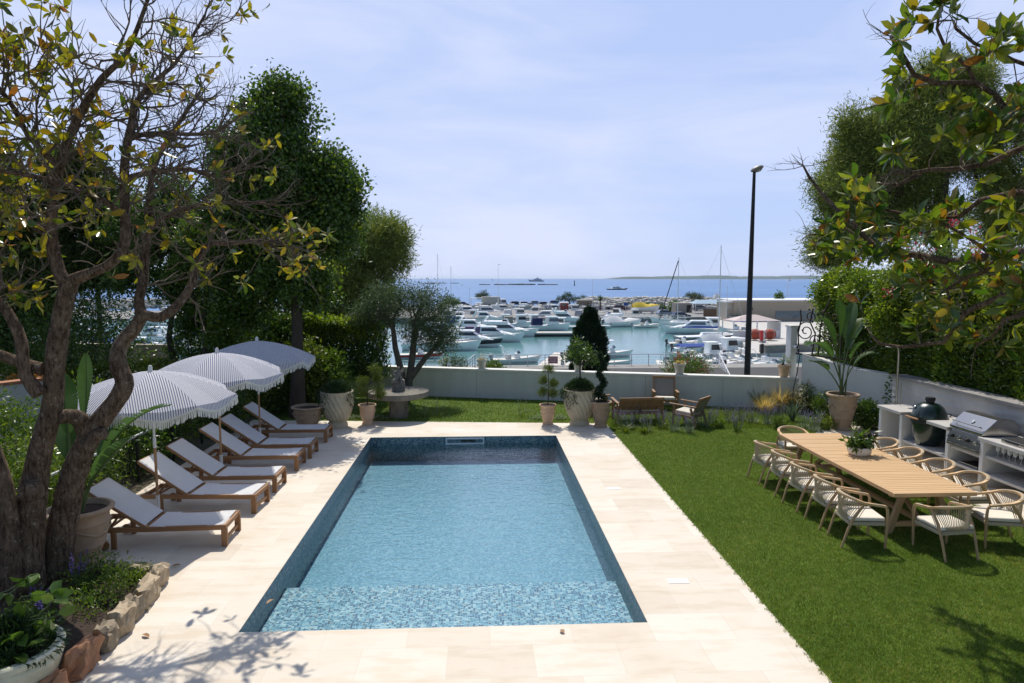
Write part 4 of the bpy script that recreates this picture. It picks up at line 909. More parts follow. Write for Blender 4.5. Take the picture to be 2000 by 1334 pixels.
lf_hedge = leafmat('privet leaves', [(0.049, 0.095, 0.014), (0.091, 0.160, 0.019), (0.140, 0.210, 0.026), (0.195, 0.250, 0.032)], rough=.32, trans=.36)
lf_lime = leafmat('yellow green leaves', [(0.072, 0.120, 0.017), (0.120, 0.168, 0.022), (0.192, 0.228, 0.030), (0.060, 0.108, 0.017)], rough=.4, trans=.38)
lf_sunlit = leafmat('sunlit leaf tint', [(0.122, 0.200, 0.018), (0.195, 0.260, 0.026), (0.268, 0.300, 0.036)], rough=.32, trans=.5)  # lighter leaf colour that paints in sun on tops and rims
lf_lime2 = leafmat('broad lime leaves', [(.06, .13, .025), (.10, .18, .03), (.16, .23, .04), (.045, .10, .02)], rough=.35, trans=.4)
lf_mid = leafmat('mid green leaves', [(0.058, 0.117, 0.019), (0.094, 0.160, 0.023), (0.146, 0.205, 0.029)], rough=.4, trans=.35)
lf_olive = leafmat('olive leaves', [(0.057, 0.099, 0.043), (0.095, 0.140, 0.065), (0.152, 0.190, 0.101), (0.048, 0.083, 0.038)], rough=.55, trans=.25, tint=(1, 1.15, .7), spec=.25)
lf_rose = leafmat('rosemary needles', [(.018, .042, .016), (.03, .062, .022), (.045, .085, .028)], rough=.5, trans=.25)
lf_citrus = leafmat('citrus leaves', [(.04, .09, .016), (.065, .13, .022), (.10, .17, .03), (.03, .07, .014)], rough=.35, trans=.38)
lf_cyp = leafmat('cypress sprays', [(.012, .030, .014), (.018, .042, .018), (.028, .055, .022)], rough=.6, trans=.1, spec=.2)
lf_thuja = leafmat('golden conifer sprays', [(.07, .11, .018), (.11, .15, .022), (.15, .18, .03)], rough=.6, trans=.25, spec=.2)
lf_straw = leafmat('straw coloured grass', [(0.663, 0.468, 0.176), (0.819, 0.624, 0.273), (0.507, 0.429, 0.137), (0.312, 0.332, 0.098)], rough=.7, trans=.35, tint=(1.1, 1, .7))
lf_blue = leafmat('blue green spikes', [(.10, .15, .11), (.15, .20, .14), (.08, .12, .08)], rough=.5, trans=.15)
lf_lav = leafmat('lavender flowers', [(0.270, 0.203, 0.459), (0.378, 0.297, 0.567), (0.216, 0.176, 0.351)], rough=.7, trans=.3, tint=(1, .95, 1.1))
lf_purple = leafmat('purple salvia spikes', [(.10, .06, .30), (.14, .08, .38)], rough=.7, trans=.25, tint=(1, .9, 1.2))
lf_silver = leafmat('silver foliage', [(0.260, 0.325, 0.247), (0.351, 0.403, 0.325), (0.182, 0.247, 0.156)], rough=.7, trans=.25)
lf_pink = leafmat('pink oleander flowers', [(.45, .05, .10), (.55, .10, .16), (.38, .03, .06)], rough=.6, trans=.3, tint=(1.1, .8, .8))
lf_cream = leafmat('cream flowers', [(.60, .55, .40), (.5, .46, .30)], rough=.7, trans=.3, tint=(1, 1, .9))
lf_orange = leafmat('orange flowers', [(.45, .16, .03), (.40, .22, .05), (.08, .13, .02)], rough=.7, trans=.3, tint=(1, 1, .8))
m_paddle = mat('paddle leaf', (.075, .15, .028), (.045, .10, .02), scale=3, rough=.35, trans=.4)
m_stalk = mat('green stalk', (.10, .14, .04), (.07, .10, .03), rough=.5)

def dist(p):                                    # metres per pixel times the focal length, for round things off the axis
    q = Vector(p) - V(0, 0, CAM_H); dep = (q.x * math.sin(YAW) + q.y * math.cos(YAW)) * math.cos(PITCH) - q.z * math.sin(PITCH)
    return dep * dep / q.length
def el(px, py, rx, ry, Y, dep=None):            # ellipsoid seen at this spot, at distance Y, with its own real depth
    c = PY(px, py, Y); k = dist(c) / FOC
    return (tuple(c), (rx * k, dep if dep else (rx + ry) * .5 * k, ry * k))
def branches_to(b, base, els, r, cnt=9, seed=1):
    rr = random.Random(seed)
    for (c, rad) in els:
        for i in range(cnt):
            t = V(c[0] + rr.uniform(-.7, .7) * rad[0], c[1] + rr.uniform(-.7, .7) * rad[1], c[2] + rr.uniform(-.5, .7) * rad[2])
            pts = limb_path(base, t, .08, 6, .1); b.tube(pts, [r * (1 - .93 * k / 6) + .004 for k in range(7)], 6)
def tree(name, label, trunk, els, r0, leaf, nc, per, spread, ln, wd, group=None, bark=None, shell=.5, limb=.5, cnt=5, lump=6, rim=None, cat='tree'):
    t = thing(name, label, cat, trunk[0], 0, group); o = Vector(trunk[0])
    pts = [Vector(p) - o for p in trunk]; b = MB(); n = len(pts)
    b.tube(pts, [r0 * (1.25 - .25 * min(1, i * 1.0)) * (1 - .55 * i / (n - 1)) for i in range(n)], 12, jit=.05)
    e2 = [((Vector(c) - o), rad) for c, rad in els]
    bb = MB(); branches_to(bb, pts[-1], e2, r0 * limb, cnt, len(label)); 
    if n > 2: branches_to(bb, pts[-2], e2[:2], r0 * limb, max(2, cnt // 2), len(label) + 3)
    b.build('trunk', bark or m_bark2, t, smooth=60); bb.build('branches', bark or m_bark2, t, smooth=60)
    if rim: crown('sunlit_rim_leaves', lumpy(e2, lump), rim[1], rim[2], spread, ln, wd, rim[0], t, .06)  # outer leaves in a lighter colour, painting in the backlit rim
    crown('crown', lumpy(e2, lump) if lump else e2, nc, per, spread, ln, wd, leaf, t, shell)
    return t
def shrub(name, label, c, rad, leaf, nc, per, ln, wd, group=None, cat='shrub', spread=None, stems=6, flowers=None, shell=.6, extra=None):
    t = thing(name, label, cat, (c[0], c[1], c[2]), 0, group)
    es = [(V(0, 0, rad[2]), rad)] + (extra or [])
    b = MB()
    for i in range(stems):
        a = random.uniform(0, 6.28); k = random.uniform(.2, .7)
        b.tube(limb_path((math.cos(a) * .06, math.sin(a) * .06, -.02), (math.cos(a) * rad[0] * k, math.sin(a) * rad[1] * k, rad[2] * random.uniform(.9, 1.6)), .02, 4, .12), [.018, .016, .013, .009, .005], 5)
    if stems: b.build('stems', m_bark2, t)
    crown('foliage', es, nc, per, spread or min(rad) * .16, ln, wd, leaf, t, shell)
    if flowers:
        m, n, s = flowers; p, d = sample_ellipsoids(es, n, .12); k = p[:, 2] > rad[2] * .5; p, d = p[k], d[k]
        p = np.repeat(p, 6, 0) + rng.normal(size=(len(p) * 6, 3)) * s * .8
        leaves('flowers', p, np.repeat(d, 6, 0) + rng.normal(size=p.shape), s, s * .9, m, t)['kind'] = 'stuff'
    return t
def box_hedge(name, label, pts, th, z0, z1, leaf, n, ln, wd, core=True, cat='hedge', jag=.1, new=0, boughs=None, deep=.35):
    """hedge along a polyline, leaves in its outer skin, a bare twiggy core within"""
    t = thing(name, label, cat, (pts[0][0], pts[0][1], z0)); o = np.array([pts[0][0], pts[0][1], z0])
    P3 = np.array([(p[0], p[1], 0) for p in pts], float); seg = np.linalg.norm(np.diff(P3, axis=0), axis=1); cum = np.concatenate([[0], np.cumsum(seg)])
    s = rng.random(n) * cum[-1]; i = np.clip(np.searchsorted(cum, s) - 1, 0, len(seg) - 1); u = ((s - cum[i]) / seg[i])[:, None]
    c = P3[i] * (1 - u) + P3[i + 1] * u; d = unit(P3[i + 1] - P3[i]); nrm = np.stack([-d[:, 1], d[:, 0], np.zeros(n)], 1)
    h = z1 - z0; side = rng.choice([-1, 1, 0], n, p=[.36, .36, .28]); bulge = 1 + jag * np.sin(s * 2.3) + jag * .8 * np.sin(s * 5.1 + 1) ; dep = rng.random(n) ** 1.5 * deep * th
    w_ = rng.random(n); off = np.where(side == 0, (rng.random(n) * 2 - 1) * th / 2, side * (th / 2 * bulge - dep)); z = np.where(side == 0, h * (1 + .06 * np.sin(s * 1.7) + .04 * np.sin(s * 4)) - dep * .6, h * w_)
    p = c + nrm * off[:, None]; p[:, 2] = z + z0; out = nrm * side[:, None] * 1.0; out[:, 2] += np.where(side == 0, 1.2, .35)
    dirs = out + rng.normal(size=(n, 3)) * .75
    p += rng.normal(size=(n, 3)) * .05
    leaves('foliage', p - o, dirs, ln * rng.uniform(.7, 1.3, n), wd * rng.uniform(.8, 1.2, n), leaf, t)
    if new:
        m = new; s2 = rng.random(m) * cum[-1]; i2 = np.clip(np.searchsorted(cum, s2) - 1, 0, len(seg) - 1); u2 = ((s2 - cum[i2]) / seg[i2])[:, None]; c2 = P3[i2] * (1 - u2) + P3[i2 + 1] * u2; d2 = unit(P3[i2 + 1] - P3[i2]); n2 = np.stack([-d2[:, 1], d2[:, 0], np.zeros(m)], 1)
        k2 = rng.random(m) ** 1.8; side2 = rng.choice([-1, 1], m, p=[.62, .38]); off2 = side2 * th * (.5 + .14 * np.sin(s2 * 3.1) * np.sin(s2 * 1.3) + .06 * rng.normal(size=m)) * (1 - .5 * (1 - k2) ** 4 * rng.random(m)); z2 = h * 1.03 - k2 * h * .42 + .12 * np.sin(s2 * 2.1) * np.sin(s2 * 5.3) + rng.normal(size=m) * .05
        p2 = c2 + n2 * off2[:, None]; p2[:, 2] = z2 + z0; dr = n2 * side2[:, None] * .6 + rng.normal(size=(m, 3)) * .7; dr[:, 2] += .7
        leaves('sunlit_leaves', p2 - o, dr, ln * rng.uniform(.7, 1.2, m), wd * rng.uniform(.8, 1.2, m), lf_sunlit, t)  # sun on the hedge top, put into the leaf colour
    if boughs: crown('loose_boughs', [(Vector(c) - Vector(o), r) for c, r in boughs], 46 * len(boughs), 24, .13, ln * 1.1, wd, lf_sunlit, t, .35); crown('loose_boughs', [(Vector(c) - Vector(o), tuple(x * .95 for x in r)) for c, r in boughs], 70 * len(boughs), 24, .13, ln * 1.1, wd, leaf, t, .6)  # first layer of the boughs carries the painted sunlit colour
    if core:
        b = MB(); k = int(cum[-1] / .35)
        for j in range(k):
            q = np.interp(j / k * cum[-1], cum, np.arange(len(cum))); a = int(min(q, len(seg) - 1)); f = q - a; bp = P3[a] * (1 - f) + P3[a + 1] * f
            for m_ in range(3):
                b.tube(limb_path((bp[0] - o[0], bp[1] - o[1], 0), (bp[0] - o[0] + random.uniform(-.4, .4) * th, bp[1] - o[1] + random.uniform(-.4, .4) * th, h * random.uniform(.7, .98)), .01, 4, .12), [.03, .025, .018, .012, .006], 5)
        b.build('stems', m_bark2, t)
    return t
def blades(name, n, h, lean, wd, m, parent, base_r=.05, droop=.5, up=.3, z0=0):
    """arching strap leaves from one crown"""
    a = rng.uniform(0, 2 * math.pi, n); L_ = h * rng.uniform(.6, 1.15, n); ln = np.clip(rng.normal(lean, lean * .4, n), .05, 1.6)
    br = base_r * np.sqrt(rng.random(n)); o = np.stack([np.cos(a) * br, np.sin(a) * br, np.full(n, z0)], 1); dv = np.stack([np.cos(a), np.sin(a), np.zeros(n)], 1); sd = np.stack([-np.sin(a), np.cos(a), np.zeros(n)], 1)
    rows = []; S = 5
    for i in range(S + 1):
        t = i / S; out = np.sin(ln * t) * L_ * t ** .3 * .75; z = L_ * t * np.cos(ln * t * .7) - droop * L_ * t ** 3 * ln * .35
        w_ = wd * (1 - t) ** .6 * (.55 + .9 * t * (1 - t) * 2); c = o + dv * out[:, None]; c[:, 2] += z
        rows += [c - sd * w_ / 2, c + sd * w_ / 2]
    v = np.stack(rows, 1).reshape(-1, 3); k = 2 * (S + 1); b = np.arange(n)[:, None] * k
    q = np.concatenate([b + np.array((2 * i, 2 * i + 1, 2 * i + 3, 2 * i + 2)) for i in range(S)], 0)
    return npmesh(name, v, q, m, parent)
def tuft(name, label, loc, parts, group=None, cat='plant'):
    t = thing(name, label, cat, loc, 0, group)
    for p in parts: blades(p[0], parent=t, **p[1])
    return t
def spikes(t, n, h, sp, m_st, m_fl, fl_len=.4, fl=14, size=.02, name='flower_spikes', lean=.25):
    """thin stems carrying whorls of small flowers"""
    b = MB(); c = []; dd = []
    for i in range(n):
        a = random.uniform(0, 6.28); r0 = random.uniform(0, sp * .4); r1 = r0 + random.uniform(.3, 1) * sp * lean * 2.4; hh = h * random.uniform(.7, 1.1)
        p0, p1 = V(math.cos(a) * r0, math.sin(a) * r0, 0), V(math.cos(a) * r1, math.sin(a) * r1, hh); b.tube([p0, p0.lerp(p1, .55) + V(0, 0, .04 * h), p1], [.004, .003, .002], 4)
        for j in range(fl): u = 1 - fl_len * random.random(); c.append(p0.lerp(p1, u) + V(0, 0, .04 * h * (1 - abs(2 * u - 1)))); dd.append((random.gauss(0, 1), random.gauss(0, 1), random.gauss(.6, .6)))
    b.build('stems', m_st, t, smooth=0)
    if c: leaves(name, np.array([tuple(x) for x in c]), np.array(dd), size * rng.uniform(.7, 1.4, len(c)), size * .6, m_fl, t)['kind'] = 'stuff'
def paddle(b, st, base, tip, mid, wd, s0=.45, tear=0, seed=0):
    """one strelitzia leaf: stalk into st, blade into b"""
    rr = random.Random(seed); base, mid, tip = Vector(base), Vector(mid), Vector(tip)
    bz = lambda t: base * (1 - t) ** 2 + mid * 2 * t * (1 - t) + tip * t * t
    st.tube([bz(i / 14) for i in range(15)], [.021 - .017 * i / 14 for i in range(15)], 6); n = 22; N = None
    for i in range(n):
        if tear and rr.random() < tear: gap = .35
        else: gap = 0
        t0, t1 = s0 + (1 - s0) * i / n, s0 + (1 - s0) * (i + 1 - gap) / n
        a, c = bz(t0), bz(t1); d = (c - a).normalized(); s = d.cross(V(0, 0, 1)); s = s.normalized() if s.length > .05 else V(1, 0, 0); up = s.cross(d)
        prof = lambda t: wd * max(.02, math.sin(math.pi * min(1, ((t - s0) / (1 - s0)) * .93 + .05)) ** .7)
        w0, w1 = prof(t0), prof(t0 + (1 - s0) / n)
        for sg in (-1, 1):
            e0, e1 = a + s * sg * w0 + up * w0 * .30 + d * w0 * .25, c + s * sg * w1 + up * w1 * .30 + d * w1 * .25
            if gap: e1 -= d * .02; e1 += up * rr.uniform(-.02, .01)
            m0, m1 = a + s * sg * w0 * .5 + up * w0 * .2 + d * w0 * .1, c + s * sg * w1 * .5 + up * w1 * .2 + d * w1 * .1
            b.add([a, c, m1, m0, e1, e0], [(0, 1, 2, 3), (3, 2, 4, 5)] if sg > 0 else [(3, 2, 1, 0), (5, 4, 2, 3)])

# ---------------------------------------------------------------- the left magnolia: limbs surveyed on the photograph, twigs grown from them
class Mag:
    def __init__(s, root): s.o = Vector(root); s.limbs, s.twigs, s.tips = MB(), MB(), []
    def limb(s, pts, Y, n=10):
        """pts (px, py, radius px); Y one value or per point distance"""
        k = len(pts); ys = Y if isinstance(Y, (list, tuple)) else [Y] * k
        w3 = [PY(a, b, y) for (a, b, r), y in zip(pts, ys)]; rad = [r * dist(p) / FOC for (a, b, r), p in zip(pts, w3)]
        fine, fr = [], []
        for i in range(k - 1):                     # catmull rom between the surveyed points
            p0, p1, p2, p3 = w3[max(i - 1, 0)], w3[i], w3[i + 1], w3[min(i + 2, k - 1)]
            for j in range(4):
                t = j / 4; fine.append(.5 * ((2 * p1) + (p2 - p0) * t + (2 * p0 - 5 * p1 + 4 * p2 - p3) * t * t + (3 * p1 - p0 - 3 * p2 + p3) * t ** 3)); fr.append(rad[i] + (rad[i + 1] - rad[i]) * t)
        fine.append(w3[-1]); fr.append(rad[-1]); s.limbs.tube([p - s.o for p in fine], fr, n, jit=.05)
        return fine, fr
    def grow(s, p, d, ln, r, lev, up, rr, leafp, side):
        k = max(3, int(ln / .09)); pts = [p.copy()]; dirs = []
        for i in range(k):
            d = (d + V(rr.gauss(0, .2), rr.gauss(0, .2), rr.gauss(up, .17))).normalized(); p = p + d * (ln / k); pts.append(p.copy()); dirs.append(d.copy())
        s.twigs.tube([q - s.o for q in pts], [r * (1 - .65 * i / k) for i in range(k + 1)], 5 if r > .006 else 4, cap=False)
        if lev > 0:
            for i in range(1, k):
                if rr.random() < .62:
                    ax = V(rr.gauss(0, 1), rr.gauss(0, 1), rr.gauss(.25, .7)).normalized(); s.grow(pts[i], (dirs[i] * .75 + ax * .8).normalized(), ln * rr.uniform(.35, .62), r * .62 * (1 - .4 * i / k), lev - 1, up, rr, leafp, side)
        if rr.random() < leafp: s.tips.append((pts[-1].copy(), d.copy()))
    def finish(s, t, leaf, rr, lsize=.15, nmin=3, nmax=8):
        c, dd, ll = [], [], []
        for p, d in s.tips:
            a0 = d.orthogonal().normalized(); b0 = d.cross(a0); n = rr.randint(nmin, nmax)
            for i in range(n):
                a = 2 * math.pi * i / n + rr.uniform(-.3, .3); c.append(tuple(p - s.o - d * rr.uniform(0, .05))); dd.append(tuple(d * rr.uniform(.25, .9) + (a0 * math.cos(a) + b0 * math.sin(a)) + V(0, 0, rr.uniform(-.25, .1)))); ll.append(lsize * rr.uniform(.6, 1.15))
        ll = np.array(ll); leaves('leaves', np.array(c), np.array(dd), ll, ll * .42, leaf, t, fold=.12)
mroot = P(45, 1165)
mt = thing('magnolia_tree', 'big old many stemmed magnolia at the left edge with bare twigs and few yellowing leaves', 'tree', mroot)
M_ = Mag(mroot); rr = random.Random(21)
Y0 = mroot.y
L_ = {}
L_['A'] = M_.limb([(42, 1200, 56), (48, 1110, 44), (58, 1000, 34), (70, 930, 28), (84, 860, 24), (102, 792, 22), (108, 700, 22), (124, 600, 20), (138, 548, 19)], [Y0, Y0, Y0 + .05, Y0 + .1, Y0 + .1, Y0 + .1, Y0 + .1, Y0 + .1, Y0 + .1], 16)
L_['A1'] = M_.limb([(132, 560, 17), (112, 520, 15), (100, 440, 13), (118, 320, 11), (152, 232, 10), (198, 155, 8), (248, 102, 6), (292, -10, 4)], [Y0 + .1, Y0 + .1, Y0 + .05, Y0, Y0 - .2, Y0 - .3, Y0 - .4, Y0 - .5])
L_['A2'] = M_.limb([(140, 548, 16), (180, 532, 12), (215, 515, 11), (244, 470, 11), (243, 330, 10), (256, 245, 8), (270, 195, 7), (302, 158, 5), (345, 120, 4), (400, 30, 3)], [Y0 + .1, Y0, Y0 - .05, Y0, Y0 + .15, Y0 + .3, Y0 + .5, Y0 + .7, Y0 + .9, Y0 + 1.2])
L_['B'] = M_.limb([(92, 1160, 40), (120, 1040, 32), (140, 940, 29), (176, 850, 23), (218, 795, 20), (243, 750, 20), (230, 706, 18), (238, 672, 16), (264, 640, 15), (280, 612, 13)], [Y0 + .35, Y0 + .35, Y0 + .4, Y0 + .4, Y0 + .4, Y0 + .4, Y0 + .4, Y0 + .5, Y0 + .5, Y0 + .5], 14)
L_['B1'] = M_.limb([(276, 618, 13), (272, 585, 11), (280, 540, 10), (288, 440, 9), (300, 330, 6), (340, 255, 5), (390, 180, 3)], [Y0 + .5, Y0 + .55, Y0 + .7, Y0 + .9, Y0 + 1.2, Y0 + 1.6, Y0 + 1.9])
L_['B2'] = M_.limb([(278, 614, 12), (310, 620, 11), (336, 606, 10), (356, 585, 9), (376, 552, 8), (405, 480, 7), (450, 476, 5), (520, 470, 4), (570, 480, 3)], [Y0 + .5, Y0 + .55, Y0 + .6, Y0 + .7, Y0 + .8, Y0 + 1.0, Y0 + 1.2, Y0 + 1.4, Y0 + 1.5])
L_['C'] = M_.limb([(20, 1180, 34), (18, 1050, 24), (12, 965, 19), (-8, 890, 16), (-40, 800, 14)], [Y0 - .2] * 5, 12)
L_['D'] = M_.limb([(84, 722, 16), (40, 708, 13), (0, 694, 13), (-40, 684, 12)], Y0)
L_['E'] = M_.limb([(78, 770, 17), (54, 740, 15), (46, 712, 14), (38, 655, 13), (8, 600, 12), (-30, 560, 11), (-60, 480, 9)], Y0 - .1)
L_['F'] = M_.limb([(112, 815, 17), (135, 813, 17), (156, 820, 19), (170, 850, 20)], [Y0 + .1, Y0 + .2, Y0 + .3, Y0 + .4])
L_['G'] = M_.limb([(172, 870, 20), (190, 850, 15), (205, 846, 13)], Y0 + .3)
L_['H'] = M_.limb([(243, 350, 8), (298, 336, 6), (370, 331, 5), (418, 342, 4), (495, 320, 2.5)], [Y0 + .1, Y0 + .5, Y0 + .9, Y0 + 1.2, Y0 + 1.6])
L_['I'] = M_.limb([(256, 270, 7), (298, 260, 5), (388, 262, 4), (440, 250, 2.5)], [Y0 + .25, Y0 + .5, Y0 + 1.0, Y0 + 1.3])
L_['J'] = M_.limb([(120, 330, 9), (60, 270, 7), (20, 200, 6), (-30, 140, 5)], [Y0, Y0 - .2, Y0 - .3, Y0 - .4])
L_['K'] = M_.limb([(243, 420, 8), (180, 380, 7), (90, 350, 6), (-20, 330, 5)], [Y0 - .1, Y0 - .4, Y0 - .6, Y0 - .8])
L_['L'] = M_.limb([(105, 470, 10), (50, 430, 8), (-10, 410, 7)], [Y0, Y0 + .1, Y0 + .2])
L_['M'] = M_.limb([(287, 450, 6), (330, 420, 5), (400, 400, 4), (470, 395, 3), (540, 400, 2)], [Y0 + .9, Y0 + 1.1, Y0 + 1.4, Y0 + 1.7, Y0 + 2.0])
for k, (lo, cnt, lev, lp, ln) in {'A1': (.3, 22, 2, .12, 1.0), 'A2': (.35, 38, 2, .03, .95), 'B1': (.25, 26, 2, .03, .85), 'B2': (.4, 22, 2, .10, .75), 'E': (.6, 8, 2, .25, .8), 'H': (.15, 28, 2, .02, .8), 'I': (.15, 24, 2, .02, .8), 'J': (.2, 18, 2, .28, .85), 'K': (.2, 18, 2, .22, .8), 'L': (.2, 12, 2, .25, .8), 'M': (.1, 22, 2, .03, .75)}.items():
    pts, rad = L_[k]; n = len(pts)
    for i in range(cnt):
        j = min(n - 2, int(n * (lo + (1 - lo) * (i + rr.random()) / cnt))); ax = (pts[j + 1] - pts[j]).normalized()
        sd_ = V(rr.gauss(0, 1), rr.gauss(0, .6), rr.gauss(.15, .7)).normalized()
        if k in ('A2', 'H', 'I', 'B2', 'M', 'B1'): sd_ = (sd_ + V(.55, .25, .08)).normalized()
        M_.grow(pts[j], (ax * .5 + sd_).normalized(), ln * rr.uniform(.6, 1.1), max(.006, min(.016, rad[j] * .5)), lev, .03, rr, lp, 1)
    M_.grow(pts[-1], (pts[-1] - pts[-3]).normalized(), ln * .7, max(.006, rad[-1] * .8), lev, .02, rr, lp * 2, 1)
for (a, b_) in ((530, 455), (560, 470), (605, 450), (570, 500), (612, 478), (640, 455), (520, 480), (590, 530), (560, 440), (625, 520), (470, 545)):   # the leafy end at the right
    q = PY(a, b_, Y0 + 1.5 + rr.uniform(-.3, .4)); M_.twigs.tube([x - M_.o for x in limb_path(L_['B2'][0][-1 - rr.randint(0, 5)], q, .05, 5, .1)], [.009, .008, .007, .006, .005, .004], 5); M_.tips += [(q, V(rr.gauss(.2, .5), rr.gauss(0, .4), rr.gauss(.2, .4)).normalized())] * 1
    M_.tips.append((q + V(rr.gauss(0, .08), rr.gauss(0, .08), rr.gauss(0, .06)), V(rr.gauss(0, .6), rr.gauss(0, .6), rr.gauss(.2, .5)).normalized()))
for i in range(36):                             # leaf whorls scattered through the middle of the crown
    q = PY(rr.uniform(20, 480), rr.uniform(300, 570), Y0 + rr.uniform(-.6, 1.8)); M_.tips.append((q, V(rr.gauss(0, .6), rr.gauss(0, .6), rr.gauss(.1, .5)).normalized())); M_.twigs.tube([x - M_.o for x in limb_path(q, q + V(rr.uniform(-.5, .1), rr.uniform(-.2, .2), rr.uniform(-.4, .3)), .1, 5, .15)], [.004, .005, .006, .007, .008, .008], 4)
for i in range(38):                             # leafy top left
    q = PY(rr.uniform(-30, 150), rr.uniform(-10, 250), Y0 + rr.uniform(-.9, .3)); M_.tips.append((q, V(rr.gauss(0, .5), rr.gauss(0, .5), rr.gauss(.3, .4)).normalized())); M_.twigs.tube([q - M_.o, q - M_.o - V(rr.uniform(-.1, .1), rr.uniform(-.1, .1), .22), q - M_.o - V(rr.uniform(-.2, .2), 0, .45)], [.004, .006, .008], 4)
M_.limbs.build('trunk', m_bark, mt, smooth=60); M_.twigs.build('twigs', m_twig, mt, smooth=60); M_.finish(mt, lf_magy, rr, .175, 2, 6)
b = MB(); kp = PY(52, 962, Y0 - .25) - mroot; b.tube([kp + V(0, .12, 0), kp, kp + V(0, -.02, 0)], [.14, .11, .07], 14); b.build('branch_scar', m_bark, mt, smooth=40)

# ---------------------------------------------------------------- the right magnolia reaching in from outside the frame
nroot = V(10.0, 7.7, .0); nt_ = thing('magnolia_tree', 'magnolia reaching in from the right with large glossy and orange leaves', 'tree', nroot)
N_ = Mag(nroot); rr = random.Random(5); NY = 6.6
def yf(px, py): return 7.6 - max(0, (px - 1960)) * .006 if py < 340 else 10.2 - max(0, px - 1570) / 430 * 2.6
tk = [(nroot, .22), (V(9.9, 7.7, 1.2), .18), (V(9.6, 7.6, 2.6), .15), (V(9.3, 7.6, 3.6), .13), (V(8.8, 7.6, 5.0), .10), (V(8.5, 7.7, 6.6), .06)]
N_.limbs.tube([p - nroot for p, r in tk], [r for p, r in tk], 14, jit=.04)
def from_trunk(i, a, b_, Y, r): return [tk[i][0]]
def nl(pts, Y, root=None, n=8):
    k = len(pts); ys = [yf(a, b_) + (Y - NY) * .5 for a, b_, r in pts]; w3 = [PY(a, b_, y) for (a, b_, r), y in zip(pts, ys)]; rad = [r * dist(p) / FOC for (a, b_, r), p in zip(pts, w3)]
    if root is not None:
        q = tk[root][0]; w3 = [q, q.lerp(w3[0], .5) + V(0, 0, -.05)] + w3; rad = [rad[0] * 1.7, rad[0] * 1.3] + rad
    N_.limbs.tube([p - nroot for p in w3], rad, n); return w3, rad
RB = []
RB.append(nl([(2030, 245, 9), (1965, 214, 8), (1942, 184, 7), (1905, 161, 7), (1830, 163, 6.5), (1785, 146, 6), (1768, 116, 5.5), (1755, 95, 5), (1740, 71, 4.5)], NY, 4))
RB.append(nl([(1905, 161, 5), (1890, 131, 4.5), (1848, 97, 4), (1830, 56, 3.5), (1838, 0, 3), (1850, -40, 2)], NY))
RB.append(nl([(2030, 135, 6), (1980, 118, 5), (1938, 97, 4.5), (1905, 86, 4), (1867, 56, 3.5), (1862, 40, 3)], NY + .3, 5))
RB.append(nl([(2030, 275, 9), (1972, 300, 8), (1931, 319, 7), (1875, 330, 6), (1815, 332, 5), (1780, 338, 5), (1743, 337, 4)], NY + .2, 4)); RB.append(nl([(1790, 340, 3.5), (1755, 360, 3), (1716, 359, 2.5)], NY + .2)); RB.append(nl([(1800, 340, 3), (1770, 355, 3), (1740, 368, 2.5)], NY + .2))
RB.append(nl([(2030, 380, 8), (1985, 375, 7), (1916, 390, 6), (1880, 418, 5), (1868, 424, 4), (1800, 425, 4), (1730, 410, 3)], NY + .5, 3))
RB.append(nl([(2040, 500, 13), (1980, 492, 12), (1940, 500, 11), (1860, 512, 9), (1800, 500, 8), (1740, 490, 7), (1710, 483, 6.5), (1680, 450, 5.5), (1642, 416, 4.5), (1605, 378, 3.5), (1580, 345, 3), (1569, 324, 2)], NY + .7, 3))
RB.append(nl([(1690, 470, 3), (1650, 445, 2.5), (1620, 456, 2), (1585, 458, 1.5)], NY + .7)); RB.append(nl([(1940, 500, 5), (1900, 470, 4), (1850, 440, 3), (1800, 455, 2.5)], NY + .4))
RB.append(nl([(2040, 545, 9), (1952, 581, 7), (1905, 600, 6.5), (1886, 612, 6), (1865, 635, 5.5), (1844, 668, 5), (1796, 674, 4.5), (1760, 678, 4), (1718, 671, 3.5), (1703, 656, 3)], NY - .2, 3))
RB.append(nl([(2040, 600, 7), (2000, 614, 5), (1964, 623, 4.5), (1937, 659, 4), (1910, 672, 3.5), (1885, 655, 3)], NY - .4, 2)); RB.append(nl([(1952, 500, 6), (1925, 530, 5), (1880, 545, 4), (1850, 565, 3.5), (1855, 590, 3)], NY - .1))
CL = [(1745, 55), (1785, 50), (1800, 20), (1755, 85), (1862, 20), (1835, 10), (1760, 145), (1750, 175), (1740, 200), (1768, 170), (1860, 140), (1945, 65), (1972, 62), (1990, 90), (1950, 95), (1740, 275), (1735, 290), (1870, 245), (1895, 250), (1930, 240), (1850, 262), (1880, 270), (1985, 180), (1990, 210),
      (1680, 370), (1665, 385), (1700, 378), (1650, 410), (1620, 430), (1605, 470), (1635, 480), (1660, 500), (1690, 410), (1715, 440), (1800, 420), (1830, 425), (1790, 445), (1815, 455), (1855, 455), (1880, 440), (1760, 470), (1735, 500), (1700, 505), (1760, 520), (1790, 540), (1755, 565), (1860, 400), (1960, 400), (1985, 420), (1930, 470), (1990, 470),
      (1790, 590), (1810, 575), (1800, 610), (1785, 640), (1830, 620), (1860, 640), (1845, 600), (1895, 660), (1880, 640), (1850, 660), (1930, 535), (1960, 550), (1985, 590), (1990, 640), (1950, 540), (1900, 560), (1965, 510), (1880, 520), (1995, 520), (1840, 530), (1640, 455), (1590, 480), (1670, 470), (1720, 465), (1610, 500)]
near = [(p, r) for w3, rad in RB for p, r in zip(w3, rad)]
